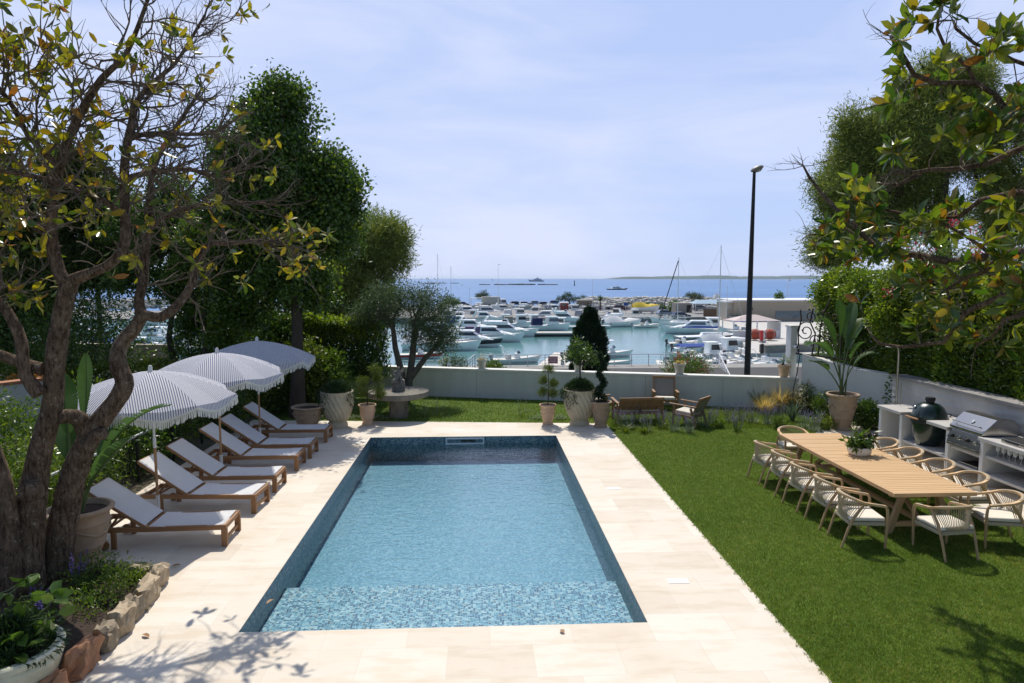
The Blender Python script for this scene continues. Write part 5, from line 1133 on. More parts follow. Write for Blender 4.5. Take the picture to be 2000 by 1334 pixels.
for (a, b_) in CL:
    q = PY(a + rr.uniform(-8, 8), b_ + rr.uniform(-8, 8), yf(a, b_) + rr.uniform(-.5, .5)); s0 = min(near, key=lambda e: (e[0] - q).length)
    pth = limb_path(s0[0], q, .04, 5, .12); N_.twigs.tube([x - nroot for x in pth], [min(.008, s0[1]) * (1 - .09 * i) for i in range(6)], 5)
    N_.tips.append((q, (pth[-1] - pth[-2]).normalized().lerp(V(rr.gauss(0, .4), rr.gauss(0, .4), .5), .4).normalized()))
    if rr.random() < .75: N_.tips.append((pth[3], V(rr.gauss(0, .6), rr.gauss(0, .6), rr.gauss(.3, .4)).normalized()))
for w3, rad in RB:
    for i in range(len(w3) * 2):
        j = rr.randrange(1, len(w3)); N_.grow(w3[j], V(rr.gauss(-.4, .6), rr.gauss(0, .6), rr.gauss(.1, .6)).normalized(), rr.uniform(.2, .5), .006, 1, .02, rr, .08, 1)
for i in range(30):                             # the rest of the crown, above and outside the frame
    q = V(rr.uniform(6.6, 11.0), rr.uniform(7.2, 10.6), rr.uniform(4.2, 7.6))
    if q.x - .80 * q.y < .2 and q.z < 6.6: q.x = .8 * q.y + rr.uniform(.3, 1.5)
    s0 = tk[rr.randint(3, 5)][0]; pth = limb_path(s0, q, .1, 5, .1); N_.limbs.tube([x - nroot for x in pth], [.045, .036, .028, .02, .014, .008], 6)
    for k in range(3): N_.grow(pth[-1 - k % 2], V(rr.gauss(0, .7), rr.gauss(0, .7), rr.gauss(.2, .4)).normalized(), rr.uniform(.4, .8), .009, 1, .02, rr, .55, 1)
def seen_at(q):
    q = q - V(0, 0, CAM_H); r_, f_ = q.x * math.cos(YAW) - q.y * math.sin(YAW), q.x * math.sin(YAW) + q.y * math.cos(YAW); d_ = f_ * math.cos(PITCH) - q.z * math.sin(PITCH)
    return 1000 + FOC * r_ / d_, 667 - FOC * (q.z * math.cos(PITCH) + f_ * math.sin(PITCH)) / d_
N_.tips = [(p, d) for p, d in N_.tips if not (seen_at(p)[0] < 1585 or (seen_at(p)[0] < 1650 and seen_at(p)[1] < 385))]      # the lowest bough ends bare
N_.limbs.build('trunk', m_bark, nt_, smooth=60); N_.twigs.build('twigs', m_twig, nt_, smooth=60); N_.finish(nt_, lf_mag, rr, .22, 6, 10)

# ---------------------------------------------------------------- trees
tree('dark_tree', 'tall dense dark green tree behind the far parasol, bright leaves at its rim', [V(-5.25, 19.7, 0), V(-5.2, 19.7, 1.5), V(-5.2, 19.75, 3.0), V(-5.25, 19.7, 5.5), V(-5.3, 19.7, 7.2)],
     [el(560, 440, 120, 150, 19.8), el(545, 260, 78, 100, 19.7), el(610, 360, 82, 110, 19.6), el(480, 400, 85, 130, 19.9), el(540, 190, 42, 45, 19.7), el(560, 560, 95, 50, 20), el(470, 590, 70, 60, 20.2), el(430, 470, 45, 70, 20), el(650, 430, 55, 75, 19.6), el(450, 330, 55, 80, 20), el(515, 225, 60, 60, 19.8), el(665, 350, 45, 50, 19.6)], .2, lf_dark, 2300, 40, .16, .12, .075, shell=.6, lump=9, rim=(lf_sunlit, 300, 14))
tree('stone_pine', 'rounded olive green pine left of the sea, behind the dark tree', [PY(700, 800, 35), PY(702, 700, 35), PY(712, 600, 35), PY(725, 500, 35)],
     [el(738, 465, 50, 58, 35), el(690, 520, 62, 80, 35.5), el(765, 495, 38, 38, 34.6), el(660, 580, 60, 70, 35), el(725, 560, 60, 45, 35)], .28, lf_pine, 1100, 64, .24, .30, .045, 'pines beyond the garden walls', shell=.55)
tree('dark_pine', 'dark leaning pine behind the magnolia at the left edge', [PY(130, 720, 23), PY(95, 650, 23), PY(55, 590, 23), PY(60, 420, 23)],
     [el(40, 430, 120, 90, 23), el(170, 400, 90, 70, 23.4), el(90, 530, 120, 60, 23), el(-20, 330, 60, 60, 23), el(180, 520, 70, 42, 23.2), el(30, 600, 90, 50, 23), el(-20, 660, 70, 60, 23), el(240, 470, 60, 70, 23.3), el(140, 330, 60, 60, 23.2)], .3, lf_pine_d, 1700, 56, .22, .26, .05, 'pines beyond the garden walls', shell=.6)
tree('leafy_tree', 'slim trunked green tree behind the magnolia, left of the dark tree', [PY(345, 740, 21.5), PY(330, 660, 21.5), PY(340, 580, 21.5), PY(335, 480, 21.5)],
     [el(300, 520, 80, 60, 21.6), el(360, 450, 70, 60, 21.4), el(260, 430, 60, 60, 21.8), el(380, 560, 50, 40, 21.5), el(330, 400, 60, 60, 21.8), el(390, 620, 40, 34, 21.4), el(250, 540, 40, 40, 21.6)], .10, lf_dark, 900, 30, .16, .12, .06, shell=.65)
tree('leafy_tree', 'twin stemmed small tree in front of the far boats, right of the magnolia fork', [PY(405, 720, 20.6), PY(398, 640, 20.6), PY(402, 570, 20.6), PY(420, 500, 20.6)],
     [el(430, 530, 55, 60, 20.7), el(400, 470, 60, 50, 20.5), el(460, 600, 45, 45, 20.6), el(440, 650, 40, 30, 20.6), el(370, 520, 36, 36, 20.7)], .09, lf_mid, 620, 26, .15, .11, .06, shell=.65)
tree('stone_pine', 'large rounded pine rising behind the hedge on the right', [PY(1850, 640, 27), PY(1846, 520, 27), PY(1835, 420, 27), PY(1845, 330, 27), PY(1860, 220, 27)],
     [el(1880, 190, 85, 90, 27), el(1790, 250, 110, 90, 26.6), el(1700, 310, 85, 85, 26.5), el(1640, 370, 50, 60, 26.5), el(1650, 470, 62, 50, 26.8), el(1930, 290, 120, 110, 27.5), el(1760, 350, 90, 60, 27.4), el(1615, 490, 36, 34, 26.6), el(1990, 400, 110, 90, 27), el(1720, 440, 60, 40, 27), el(1690, 250, 50, 50, 26.4), el(1820, 150, 60, 60, 26.8), el(1660, 420, 46, 50, 26.4), el(1800, 420, 90, 50, 27.2)], .35, lf_pine, 3000, 80, .24, .20, .034, 'pines beyond the garden walls', shell=.5, cnt=4)
ob = PY(788, 772, 21.9); ob.z = 0
ot = thing('olive_tree', 'grey green olive tree with forking trunks behind the stone table', 'tree', ob); b = MB()
for pts in ([(788, 790, 9), (785, 730, 7), (772, 680, 5.5), (765, 620, 4)], [(792, 790, 9), (800, 740, 7.5), (806, 690, 6.5), (812, 630, 5), (825, 590, 3)], [(800, 740, 7), (830, 700, 5), (862, 665, 3.5)]):
    w3 = [PY(a, c, 21.9) - ob for a, c, r in pts]; b.tube(w3, [r * 22 / FOC for a, c, r in pts], 9, jit=.06)
els = [el(762, 600, 42, 36, 21.9), el(722, 606, 28, 20, 21.8), el(825, 588, 50, 34, 22), el(845, 628, 42, 36, 21.8), el(800, 640, 26, 20, 22.1), el(872, 664, 22, 30, 21.8), el(790, 575, 22, 20, 22), el(878, 640, 16, 22, 21.7), el(705, 615, 20, 20, 21.8), el(740, 575, 26, 18, 22), el(850, 670, 26, 18, 21.9), el(820, 655, 30, 18, 21.8), el(868, 600, 18, 16, 21.9)]
e2 = [(Vector(c) - ob, r) for c, r in els]; branches_to(b, PY(812, 640, 21.9) - ob, e2[2:6], .035, 4, 3); branches_to(b, PY(766, 640, 21.9) - ob, e2[:2], .05, 4, 4)
b.build('trunk', m_oliveb, ot, smooth=60); crown('crown', e2, 800, 28, .15, .10, .024, lf_olive, ot, .9)
cp = PY(1150, 700, 38); cp.z = -2.4
t = thing('cypress', 'dense dark conifer standing alone beyond the garden wall in front of the harbour', 'tree', cp)
MB().tube([(0, 0, 0), (.03, 0, 1.4), (0, 0, 4.4)], [.16, .12, .02], 10).build('trunk', m_bark2, t)
zz = [PY(1150, q, 38).z - cp.z for q in (760, 735, 700, 660, 640, 622, 610, 602)]; wz = [.75, .98, 1.03, .88, .68, .44, .24, .05]
n = 20000; z = zz[0] + (zz[-1] - zz[0]) * rng.random(n) ** 1.25; a = rng.uniform(0, 2 * math.pi, n); rb = .86 * np.interp(z, zz, wz) * (1 + .12 * np.sin(5 * a + 2.2 * z) + .09 * np.sin(9 * a - 4 * z)); k = 1 - rng.random(n) ** 2 * .6
pp = np.stack([np.cos(a) * rb * k, np.sin(a) * rb * k, z + rng.normal(size=n) * .05], 1); dd = np.stack([np.cos(a) * .7, np.sin(a) * .7, np.full(n, .9)], 1) + rng.normal(size=(n, 3)) * .4
for _ in range(150):                            # upright sprays standing out of the cone
    u = rng.random() ** 1.1; zc = zz[0] + (zz[-1] - zz[0]) * u; a0 = rng.uniform(0, 6.283); r0 = np.interp(zc, zz, wz) * rng.uniform(.8, 1.06); m_ = 130; s_ = rng.uniform(.10, .19)
    q = unit(rng.normal(size=(m_, 3))) * rng.random((m_, 1)) ** .4 * np.array([s_, s_, s_ * 1.9]) + np.array([math.cos(a0) * r0, math.sin(a0) * r0, zc]); pp = np.concatenate([pp, q]); dd = np.concatenate([dd, rng.normal(size=(m_, 3)) * .5 + np.array([math.cos(a0) * .6, math.sin(a0) * .6, .9])])
n = len(pp); leaves('crown', pp, dd, .14 * rng.uniform(.6, 1.3, n), .05, lf_cyp, t)


# ---------------------------------------------------------------- hedges and shrubs
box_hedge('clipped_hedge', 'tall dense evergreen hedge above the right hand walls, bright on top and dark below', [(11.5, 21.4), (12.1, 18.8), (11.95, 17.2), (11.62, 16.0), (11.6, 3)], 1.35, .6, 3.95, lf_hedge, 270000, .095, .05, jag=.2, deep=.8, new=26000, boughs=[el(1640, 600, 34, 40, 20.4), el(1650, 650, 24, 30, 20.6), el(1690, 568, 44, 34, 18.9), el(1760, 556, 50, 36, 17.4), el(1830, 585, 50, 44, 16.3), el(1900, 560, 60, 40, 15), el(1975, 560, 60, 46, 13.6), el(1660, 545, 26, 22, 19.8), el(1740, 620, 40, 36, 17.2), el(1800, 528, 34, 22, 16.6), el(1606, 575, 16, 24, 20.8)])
box_hedge('laurel_hedge', 'tall dark hedge with bright sunlit coloured leaves along its top behind the stone table', [(-7.4, 23.0), (-4.8, 22.7), (-3.1, 22.4)], 1.2, .75, 2.62, lf_dark, 34000, .13, .05, jag=.15, new=5000)
box_hedge('variegated_hedge', 'low yellow green hedge below the marina at the left', [PY(-40, 720, 20.5)[:2], PY(200, 720, 20.5)[:2], PY(420, 720, 21)[:2], PY(560, 720, 21.5)[:2]], .9, 0, 1.42, lf_lime, 26000, .08, .045, jag=.18)
sg = 'shrubs behind the loungers'
for (x, y, rx, h, lf, n, ln, wd, lab) in (
    (-7.15, 10.9, .75, .72, lf_hedge, 150, .10, .035, 'fresh green shrub behind the back of the nearest lounger'), (-7.3, 12.4, .7, .62, lf_mid, 130, .09, .035, 'green shrub behind the second lounger, under the nearest parasol'),
    (-7.2, 14.0, .75, .66, lf_dark, 150, .10, .04, 'dark shrub behind the third lounger, under the middle parasol'), (-7.2, 15.6, .7, .68, lf_mid, 140, .10, .04, 'green shrub behind the fourth and fifth loungers'),
    (-6.6, 17.6, .6, .78, lf_dark, 140, .10, .04, 'dark shrub beneath the far parasol'), (-8.6, 9.8, .95, 1.0, lf_hedge, 220, .11, .035, 'tall leafy shrub left of the magnolia trunk'),
    (-9.7, 11.8, 1.2, 1.02, lf_lime, 240, .11, .035, 'light green bamboo like shrub at the left edge below the white wall'), (-7.9, 8.3, .7, .7, lf_dark, 150, .10, .035, 'dark shrub at the left edge behind the magnolia base'),
    (-5.35, 20.6, .7, 1.05, lf_lime, 260, .13, .055, 'yellow green shrub between the dark tree and the tall dark hedge'), (-4.55, 20.9, .6, .85, lf_mid, 200, .13, .055, 'leafy green shrub behind the swirled urn beside the hedge'),
    (-6.4, 20.2, .8, 1.1, lf_mid, 220, .12, .05, 'tall green shrub behind the far parasol pole'), (-8.6, 18.2, 1.0, .75, lf_lime, 200, .10, .045, 'yellow green shrub above the middle parasol'),
    (-14.8, 22.6, 1.5, 2.2, lf_dark, 420, .12, .05, 'tallest dark laurel at the far left edge of the picture'), (-8.9, 22.0, .9, 1.7, lf_dark, 300, .12, .05, 'dark tall shrub behind the slim trunked tree'), (-12.4, 21.8, 1.6, 1.9, lf_dark, 420, .12, .05, 'tall dark laurel at the left edge below the dark pine'), (-7.9, 22.4, 1.0, 1.55, lf_dark, 300, .12, .05, 'dark tall shrub left of the dark tree trunk'), (-6.3, 22.6, .9, 1.5, lf_dark, 280, .12, .05, 'dark tall shrub directly behind the dark tree trunk'), (-8.6, 15.2, .9, .8, lf_hedge, 180, .10, .045, 'bright green shrub seen between the two nearer parasols'), (-9.2, 13.2, .9, .85, lf_mid, 180, .10, .04, 'broad green shrub above the nearest parasol')):
    shrub('garden_shrub', lab, (x, y, 0), (rx, rx, h), lf, n, 28, ln, wd, sg, spread=rx * .2)
for (px, py, Y, rx, rz, lf, n, ln, wd, lab, fl) in (
    (1342, 724, 30, .92, .72, lf_mid, 240, .13, .035, 'oleander bush with pink flowers beyond the garden wall', (lf_pink, 70, .07)), (958, 722, 30, .5, .42, lf_mid, 120, .14, .035, 'small green bush beyond the wall beside the limewashed pot', None),
    (893, 716, 30, .42, .46, lf_olive, 70, .11, .03, 'sparse grey green bush in front of the railing below the olive tree', None), (868, 706, 30, .22, .3, lf_silver, 24, .09, .03, 'wispy shrub left of the sparse grey green bush', None),
    (1245, 742, 31, .42, .2, lf_dark, 70, .12, .03, 'low dark bush beyond the wall right of the conifer', None), (1212, 742, 31, .4, .22, lf_lime, 60, .16, .03, 'low yellowish bush beyond the wall right of the conifer', None), (1178, 738, 30.5, .35, .3, lf_cyp, 60, .12, .03, 'small dark bush at the right foot of the conifer', None)):
    c = PY(px, py, Y); shrub('roadside_bush', lab, (c.x, c.y, c.z - rz), (rx, rx, rz), lf, n, 22, ln, wd, 'bushes beyond the garden wall', flowers=fl, spread=rx * .2)
c = PY(1905, 420, 15.5); shrub('oleander', 'tall oleander with pink flowers above the hedge under the right pine', (c.x, c.y + 1.2, 2.6), (1.3, .9, 1.5), lf_hedge, 200, 24, .13, .03, None, flowers=(lf_pink, 110, .08), cat='shrub')
# bed with flowers left of the planted wall
p = LW_A.lerp(LW_B, .75); t = shrub('flower_patch', 'orange flowers on top of the white planted wall at the left', (p.x, p.y + .5, p.z - .12), (.8, .4, .16), lf_orange, 90, 18, .06, .04, None, 'flowers', stems=0)
# garden fence behind the loungers
fe = thing('garden_fence', 'low dark mesh fence with a pale top rail behind the loungers', 'fence', (-6.72, 10.4, 0))
MB().bar((0, 0, .92), (0, 6.2, .92), .04, .035).build('top_rail', m_rail, fe, smooth=0)
for i in range(5): MB().box((0, 1.55 * i, .46), (.045, .045, .92)).build('post', m_black, fe, smooth=0)
b = MB()
for i in range(63): b.bar((0, .05 + .098 * i, .05), (0, .05 + .098 * i, .9), .006, .006)
for z in (.1, .3, .5, .7): b.bar((.008, 0, z), (.008, 6.2, z), .006, .006)
b.build('mesh_panel', m_black, fe, smooth=0)

# ---------------------------------------------------------------- potted plants
def strel(label, base, lst, grp):
    t = thing('paddle_leaf_plant', label, 'plant', base, 0, grp); o = Vector(base)
    st = MB()
    for i, (mid, tip, wd, s0, tear) in enumerate(lst):
        b = MB(); paddle(b, st, V(random.uniform(-.06, .06), random.uniform(-.06, .06), 0), Vector(tip) - o, Vector(mid) - o, wd, s0, tear, i); b.build('leaf_blade', m_paddle, t, smooth=60)
    st.build('stalks', m_stalk, t); return t
Y1 = 9.62
strel('paddle leaved plant in the large pot beside the magnolia, one leaf torn', (-5.62, Y1, .72), [
    (PY(172, 800, Y1), PY(168, 690, Y1 + .1), .12, .42, 0), (PY(215, 805, Y1), PY(333, 792, Y1 - .1), 0.20, .30, .35), (PY(190, 900, Y1 - .1), PY(262, 850, Y1 - .3), 0.18, .35, .05), (PY(130, 800, Y1), PY(118, 728, Y1 + .3), 0.16, .45, 0), (PY(140, 880, Y1 + .2), PY(120, 800, Y1 + .5), 0.19, .4, 0), (PY(200, 870, Y1 + .3), PY(230, 800, Y1 + .5), 0.15, .45, .1)], 'paddle leaved plants in pots')
Y2 = 17.45
strel('tall paddle leaved plant in the big terracotta pot by the white side wall', (9.62, 17.45, .86), [
    (PY(1622, 650, Y2), PY(1574, 676, Y2 - .5), .26, .42, .14), (PY(1618, 705, Y2), PY(1582, 706, Y2 - .6), .19, .5, .1), (PY(1634, 640, Y2), PY(1598, 618, Y2), .24, .45, .08), (PY(1640, 640, Y2), PY(1636, 586, Y2 + .1), .24, .5, 0), (PY(1655, 650, Y2), PY(1690, 622, Y2 + .2), .24, .45, .1), (PY(1660, 690, Y2), PY(1712, 690, Y2 - .3), .2, .5, .12), (PY(1650, 640, Y2 + .2), PY(1668, 592, Y2 + .4), .22, .5, 0), (PY(1655, 680, Y2 - .1), PY(1690, 668, Y2 - .5), .18, .5, .1)], 'paddle leaved plants in pots')
def trailing(label, loc, r, drop, h, lf, n=2600, name='trailing_rosemary'):
    t = thing(name, label, 'plant', loc); a = rng.uniform(0, 2 * math.pi, n); k = rng.random(n) ** .6; ro = r * k
    z = h * (1 - k ** 2) * rng.uniform(.4, 1.1, n) + .02; hang = (k > .8) & (rng.random(n) < .8) & (np.sin(a * 2 + 1.1) > -.45)
    dz = rng.random(n) ** 1.3 * drop * (.45 + .55 * np.clip(np.sin(a * 3 + 2), 0, 1)); ro = np.where(hang, r * (1.08 + .10 * np.sqrt(dz / drop)) + rng.normal(size=n) * .02, ro); z = np.where(hang, .06 - dz, z)
    p = np.stack([ro * np.cos(a), ro * np.sin(a), z], 1); d = np.stack([np.cos(a) * .6, np.sin(a) * .6, np.where(hang, -1.0, .9)], 1) + rng.normal(size=(n, 3)) * .45
    leaves('foliage', p, d, .10 * rng.uniform(.6, 1.3, n), .018, lf, t); return t
trailing('trailing rosemary spilling over the swirled urn behind the far lounger', (-3.82, 18.35, .94), .42, .62, .24, lf_rose, 3600)
trailing('trailing rosemary around the foot of the little citrus tree, spilling over its urn', (2.74, 18.32, .94), .42, .48, .26, lf_rose, 3400)
ct = thing('citrus_tree', 'little bright green citrus tree growing from the swirled urn at the right deck corner', 'tree', (2.74, 18.32, .93)); b = MB(); b.tube([(0, 0, 0), (.01, 0, .35), (0, 0, .75)], [.022, .02, .018], 8)
e2 = [(V(-.06, 0, 1.0), (.38, .38, .32)), (V(-.38, 0, .92), (.16, .2, .16)), (V(.42, .05, .95), (.16, .2, .18)), (V(-.04, 0, 1.32), (.15, .16, .16))]; branches_to(b, (0, 0, .7), e2, .014, 5, 8); b.build('trunk', m_bark2, ct); crown('crown', e2, 92, 12, .08, .085, .042, lf_citrus, ct, .85)
def cloud(label, loc, balls, lf, grp):
    t = thing('cloud_topiary', label, 'topiary', loc, 0, grp); b = MB(); b.tube([(0, 0, 0), (.02, 0, balls[0][2] * .5), (balls[0][0], balls[0][1], balls[0][2])], [.016, .013, .008], 7)
    for (x, y, z, r) in balls[1:]: b.tube([(x * .1, 0, z * .75), (x * .6, y * .6, z * .9), (x, y, z)], [.01, .008, .006], 5)
    b.build('stem', m_bark2, t)
    for (x, y, z, r) in balls: crown('foliage_ball', [(V(x, y, z), (r, r, r * .85))], 60, 14, r * .22, .05, .014, lf, t, .7)
    return t
cloud('cloud pruned golden conifer in the small pot in front of the stone table', (pt_small_l.x, pt_small_l.y, .52), [(.22, 0, 1.0, .17), (-.1, 0, .68, .15), (.28, .05, .75, .12), (-.12, -.05, .42, .17), (.3, 0, .46, .16), (.36, .1, .30, .13)], lf_thuja, 'cloud pruned conifers in small pots')
cloud('slender cloud pruned conifer in the small pot left of the citrus urn', (1.88, 18.42, .50), [(0, 0, 1.02, .14), (-.14, 0, .72, .12), (.16, 0, .64, .12), (-.14, 0, .40, .12), (.15, .03, .36, .13)], lf_thuja, 'cloud pruned conifers in small pots')
sp_ = thing('spiral_cypress', 'dark spiral clipped cypress in the brown terracotta pot', 'topiary', (3.27, 18.0, .64)); MB().tube([(0, 0, 0), (0, 0, 1.35)], [.016, .008], 7).build('stem', m_bark2, sp_)
n = 5200; tt = rng.random(n); a = tt * 2 * math.pi * 2.6; r0 = (.10 * (1 - tt * .6)); c = np.stack([np.cos(a) * r0, np.sin(a) * r0, .08 + tt * 1.28], 1) + unit(rng.normal(size=(n, 3))) * ((.125 * (1 - .55 * tt)) * rng.random(n) ** .4)[:, None]
leaves('foliage', c, rng.normal(size=(n, 3)) + np.array([0, 0, .5]), .05, .02, lf_cyp, sp_)
tp_ = thing('table_plant', 'leafy green and purple houseplant in the white bowl on the dining table', 'plant', (bw_p.x, bw_p.y, TZ + .13))
crown('foliage', [(V(-.03, 0, .14), (.17, .15, .15)), (V(.14, .02, .16), (.09, .1, .1)), (V(-.12, -.05, .1), (.1, .1, .1))], 42, 8, .04, .13, .05, lf_citrus, tp_, .8); crown('purple_leaves', [(V(.17, .03, .17), (.09, .09, .1))], 12, 6, .03, .12, .035, leafmat('purple leaves', [(.07, .035, .06), (.05, .04, .05)], rough=.4, trans=.25, tint=(1, .8, 1)), tp_, .8)
for (p, h, r), lab, kind in zip(WALLPOT, ('tiny pale flowers in the limewashed pot left of the jetty', 'green sprigs in the white pot behind the citrus tree', 'yellowish dried plant in the white pot before the oleander', 'grey twiggy plant in the terracotta pot at the corner pillar'), (lf_cream, lf_citrus, lf_straw, lf_silver)):
    shrub('pot_plant', lab, (p.x, p.y, p.z + h * .85), (r * .8, r * .8, (.1, .12, .06, .2)[WALLPOT.index((p, h, r))]), kind, 14, 12, .06, .025, 'plants in the pots on the garden wall', 'plant', stems=3)

# ---------------------------------------------------------------- flower bed at the lower left: soil, edging stones, plants
sb_ = MB(); poly = [(-4.28, 5.0), (-4.12, 6.9), (-4.16, 7.7), (-4.22, 8.4), (-4.36, 8.9), (-4.9, 9.12), (-6.4, 9.3), (-9, 9.3), (-9, 5.0)]; rr = random.Random(2)
sb_.prism(poly, -.02, .075); struct(sb_.build('bed_soil', m_soil, smooth=0), 'dark soil of the bed around the magnolia', 'soil')
m_ochre = mat('ochre sandstone', (.46, .22, .11), (.30, .16, .09), scale=5, rough=.9, bump=.8, bscale=14); m_lime = mat('pale limestone', (.52, .42, .29), (.30, .23, .15), scale=9, rough=.9, bump=.8, bscale=16); m_greyst = mat('grey limestone', (.36, .29, .20), (.17, .135, .095), scale=10, rough=.9, bump=.8, bscale=16)
es = [(-4.08, 6.32, .36, .26, m_ochre, 'rust coloured edging stone at the bottom, next to the glazed planter'), (-4.06, 6.86, .50, .30, m_ochre, 'largest rust coloured slab in the stone edging'), (-4.06, 7.26, .24, .27, m_greyst, 'mossy grey brown stone just above the rust coloured slab'),
      (-4.06, 7.60, .32, .30, m_lime, 'pale upright edging stone with a rounded white top'), (-4.1, 7.92, .26, .26, m_greyst, 'cracked brown stone in the middle of the edging'), (-4.12, 8.32, .46, .29, m_lime, 'long pale stone in the upper part of the edging'),
      (-4.2, 8.78, .3, .27, m_lime, 'block shaped stone at the upper corner of the edging'), (-4.55, 9.02, .3, .2, m_greyst, 'grey stone on the shaded upper edge of the bed'), (-4.85, 9.15, .26, .16, m_greyst, 'small grey stone near the foot of the large pot'), (-5.15, 9.2, .24, .14, m_greyst, 'small flat stone against the large pot')]
for i, (x, y, l, h, m, lab) in enumerate(es):
    o = MB().rock((0, 0, 0), (.20, l, h * 1.15), 0, i + 5, .24).build('edging_stone', m, None, smooth=20, bevel=.006); o.location = (x, y, h * .42); o.rotation_euler = (0, R(4), R(-3 + (i % 3) * 5 if i < 7 else 70)); tag(o, lab, 'stone', 'stone edging of the flower bed')
g4 = 'low plants in the flower bed'
for (x, y, rx, h, lf, n, ln, wd, lab) in ((-4.75, 7.05, .26, .17, lf_dark, 60, .07, .035, 'round dark leaved plant behind the rust coloured slab'), (-4.62, 8.1, .34, .10, lf_hedge, 70, .05, .018, 'fine feathery green plant in the middle of the bed'), (-4.55, 8.65, .28, .12, lf_hedge, 60, .05, .018, 'bright green ground plant by the corner stone'), (-5.0, 8.85, .32, .15, lf_mid, 60, .06, .02, 'green weedy plant between the pot and the stones'), (-5.2, 7.9, .3, .10, lf_mid, 50, .06, .02, 'low green plant close to the magnolia base')):
    shrub('bed_plant', lab, (x, y, .06), (rx, rx, h), lf, n, 14, ln, wd, g4, 'plant', stems=5, spread=rx * .22)
for (x, y, lab) in ((-4.95, 7.6, 'purple salvia spikes right of the trunk base in the bed'), (-5.35, 7.0, 'purple salvia bending over the broad leaved shrub'), (-5.05, 8.6, 'purple salvia spikes at the shaded end of the bed')):
    t = thing('purple_salvia', lab, 'flower', (x, y, .06), 0, 'purple flowers in the bed'); spikes(t, 9, .48, .2, m_stalk, lf_purple, .4, 26, .022); blades('leaves', 40, .22, .9, .025, lf_mid, t, .08)
t = trailing('dark feathery rosemary filling the glazed planter at the bottom left', (-4.50, 6.40, .47), .37, .03, .26, lf_rose, 4800, 'rosemary'); 
shrub('moss_cushion', 'vivid green cushion plant at the right edge of the glazed planter', (-4.30, 6.55, .47), (.13, .13, .12), leafmat('vivid moss', [(.06, .14, .012), (.09, .19, .02)], rough=.6, trans=.3), 90, 22, .045, .008, None, 'plant', stems=0)
bl = thing('broad_leaved_shrub', 'broad leaved light green shrub at the bottom left in front of the trunk', 'shrub', (-5.4, 6.35, .06)); b = MB(); c_, d_ = [], []; rr = random.Random(9)
for (a, q, Y) in ((60, 1170, 6.6), (100, 1160, 6.5), (130, 1190, 6.5), (80, 1210, 6.4), (20, 1200, 6.6), (10, 1160, 6.7), (45, 1240, 6.3), (90, 1250, 6.3), (150, 1185, 6.55), (60, 1130, 6.7), (5, 1250, 6.3), (30, 1280, 6.2), (110, 1225, 6.4), (75, 1120, 6.8), (170, 1170, 6.6)):
    e_ = PY(a, q, Y) - V(-5.4, 6.35, .06); pth = limb_path((0, 0, 0), e_, .1, 6, .08); b.tube(pth, [.012, .011, .01, .008, .007, .005, .003], 5)
    for k in range(6): u = pth[rr.randint(3, 6)]; c_.append(tuple(u)); d_.append((rr.gauss(.3, .8), rr.gauss(-.5, .6), rr.gauss(.0, .35)))
b.build('stems', m_stalk, bl); leaves('leaves', np.array(c_), np.array(d_), (.19 * rng.uniform(.6, 1.2, len(c_))), .115, lf_lime2, bl, fold=.15)

# ---------------------------------------------------------------- planting around the lawn
gp_ = 'ornamental grasses in the corner bed'
def grass_at(px, py, label, n, h, lf=lf_straw, lean=.9, wd=.008): p = P(px, py); return tuft('ornamental_grass', label, p, [('blades', dict(n=n, h=h * 1.25, lean=lean, wd=wd * 1.5, m=lf, base_r=.14))], gp_)
grass_at(1525, 800, 'largest tuft of straw coloured grass in the corner bed', 700, .75); grass_at(1565, 803, 'straw coloured grass right of the largest tuft', 420, .6); grass_at(1495, 805, 'straw coloured grass at the left end of the corner bed', 420, .5); grass_at(1595, 806, 'pale grass in front of the big terracotta pot', 300, .42)
for (px, py, lab, h, n) in ((1482, 800, 'spiky blue green yucca at the left of the corner bed', .75, 46), (1548, 822, 'spiky grey yucca in the middle of the corner bed', .62, 60), (1600, 825, 'striped spiky plant left of the big terracotta pot', .42, 40)):
    tuft('yucca', lab, P(px, py), [('leaves', dict(n=n, h=h, lean=.75, wd=.035, m=lf_blue, base_r=.05, droop=.15))], 'yuccas in the corner bed')
t = shrub('cream_flowered_shrub', 'tall shrub with cream flowers in the corner bed by the side wall', P(1572, 806), (.28, .28, .48), lf_mid, 60, 16, .08, .025, None, flowers=(lf_cream, 60, .05))
shrub('garden_shrub', 'dark green shrub behind the big terracotta pot at the foot of the side wall', P(1690, 838), (.42, .34, .36), lf_dark, 120, 22, .11, .035, sg); shrub('garden_shrub', 'mid green bush left of the big terracotta pot', P(1608, 815), (.3, .3, .36), lf_hedge, 90, 22, .09, .02, sg); shrub('garden_shrub', 'yellow green low plant at the foot of the big terracotta pot', P(1612, 838), (.34, .3, .17), lf_lime, 80, 18, .10, .018, sg)
shrub('clipped_ball', 'small round clipped bush at the edge of the corner bed', P(1522, 838), (.16, .16, .16), lf_hedge, 90, 16, .04, .02, None, 'bush', stems=3); shrub('clipped_ball', 'small round clipped bush right of the turned armchair', P(1405, 836), (.15, .15, .1), lf_hedge, 60, 16, .04, .02, None, 'bush', stems=3)
g5 = 'lavender blue clumps along the flower strip'; k5 = 0
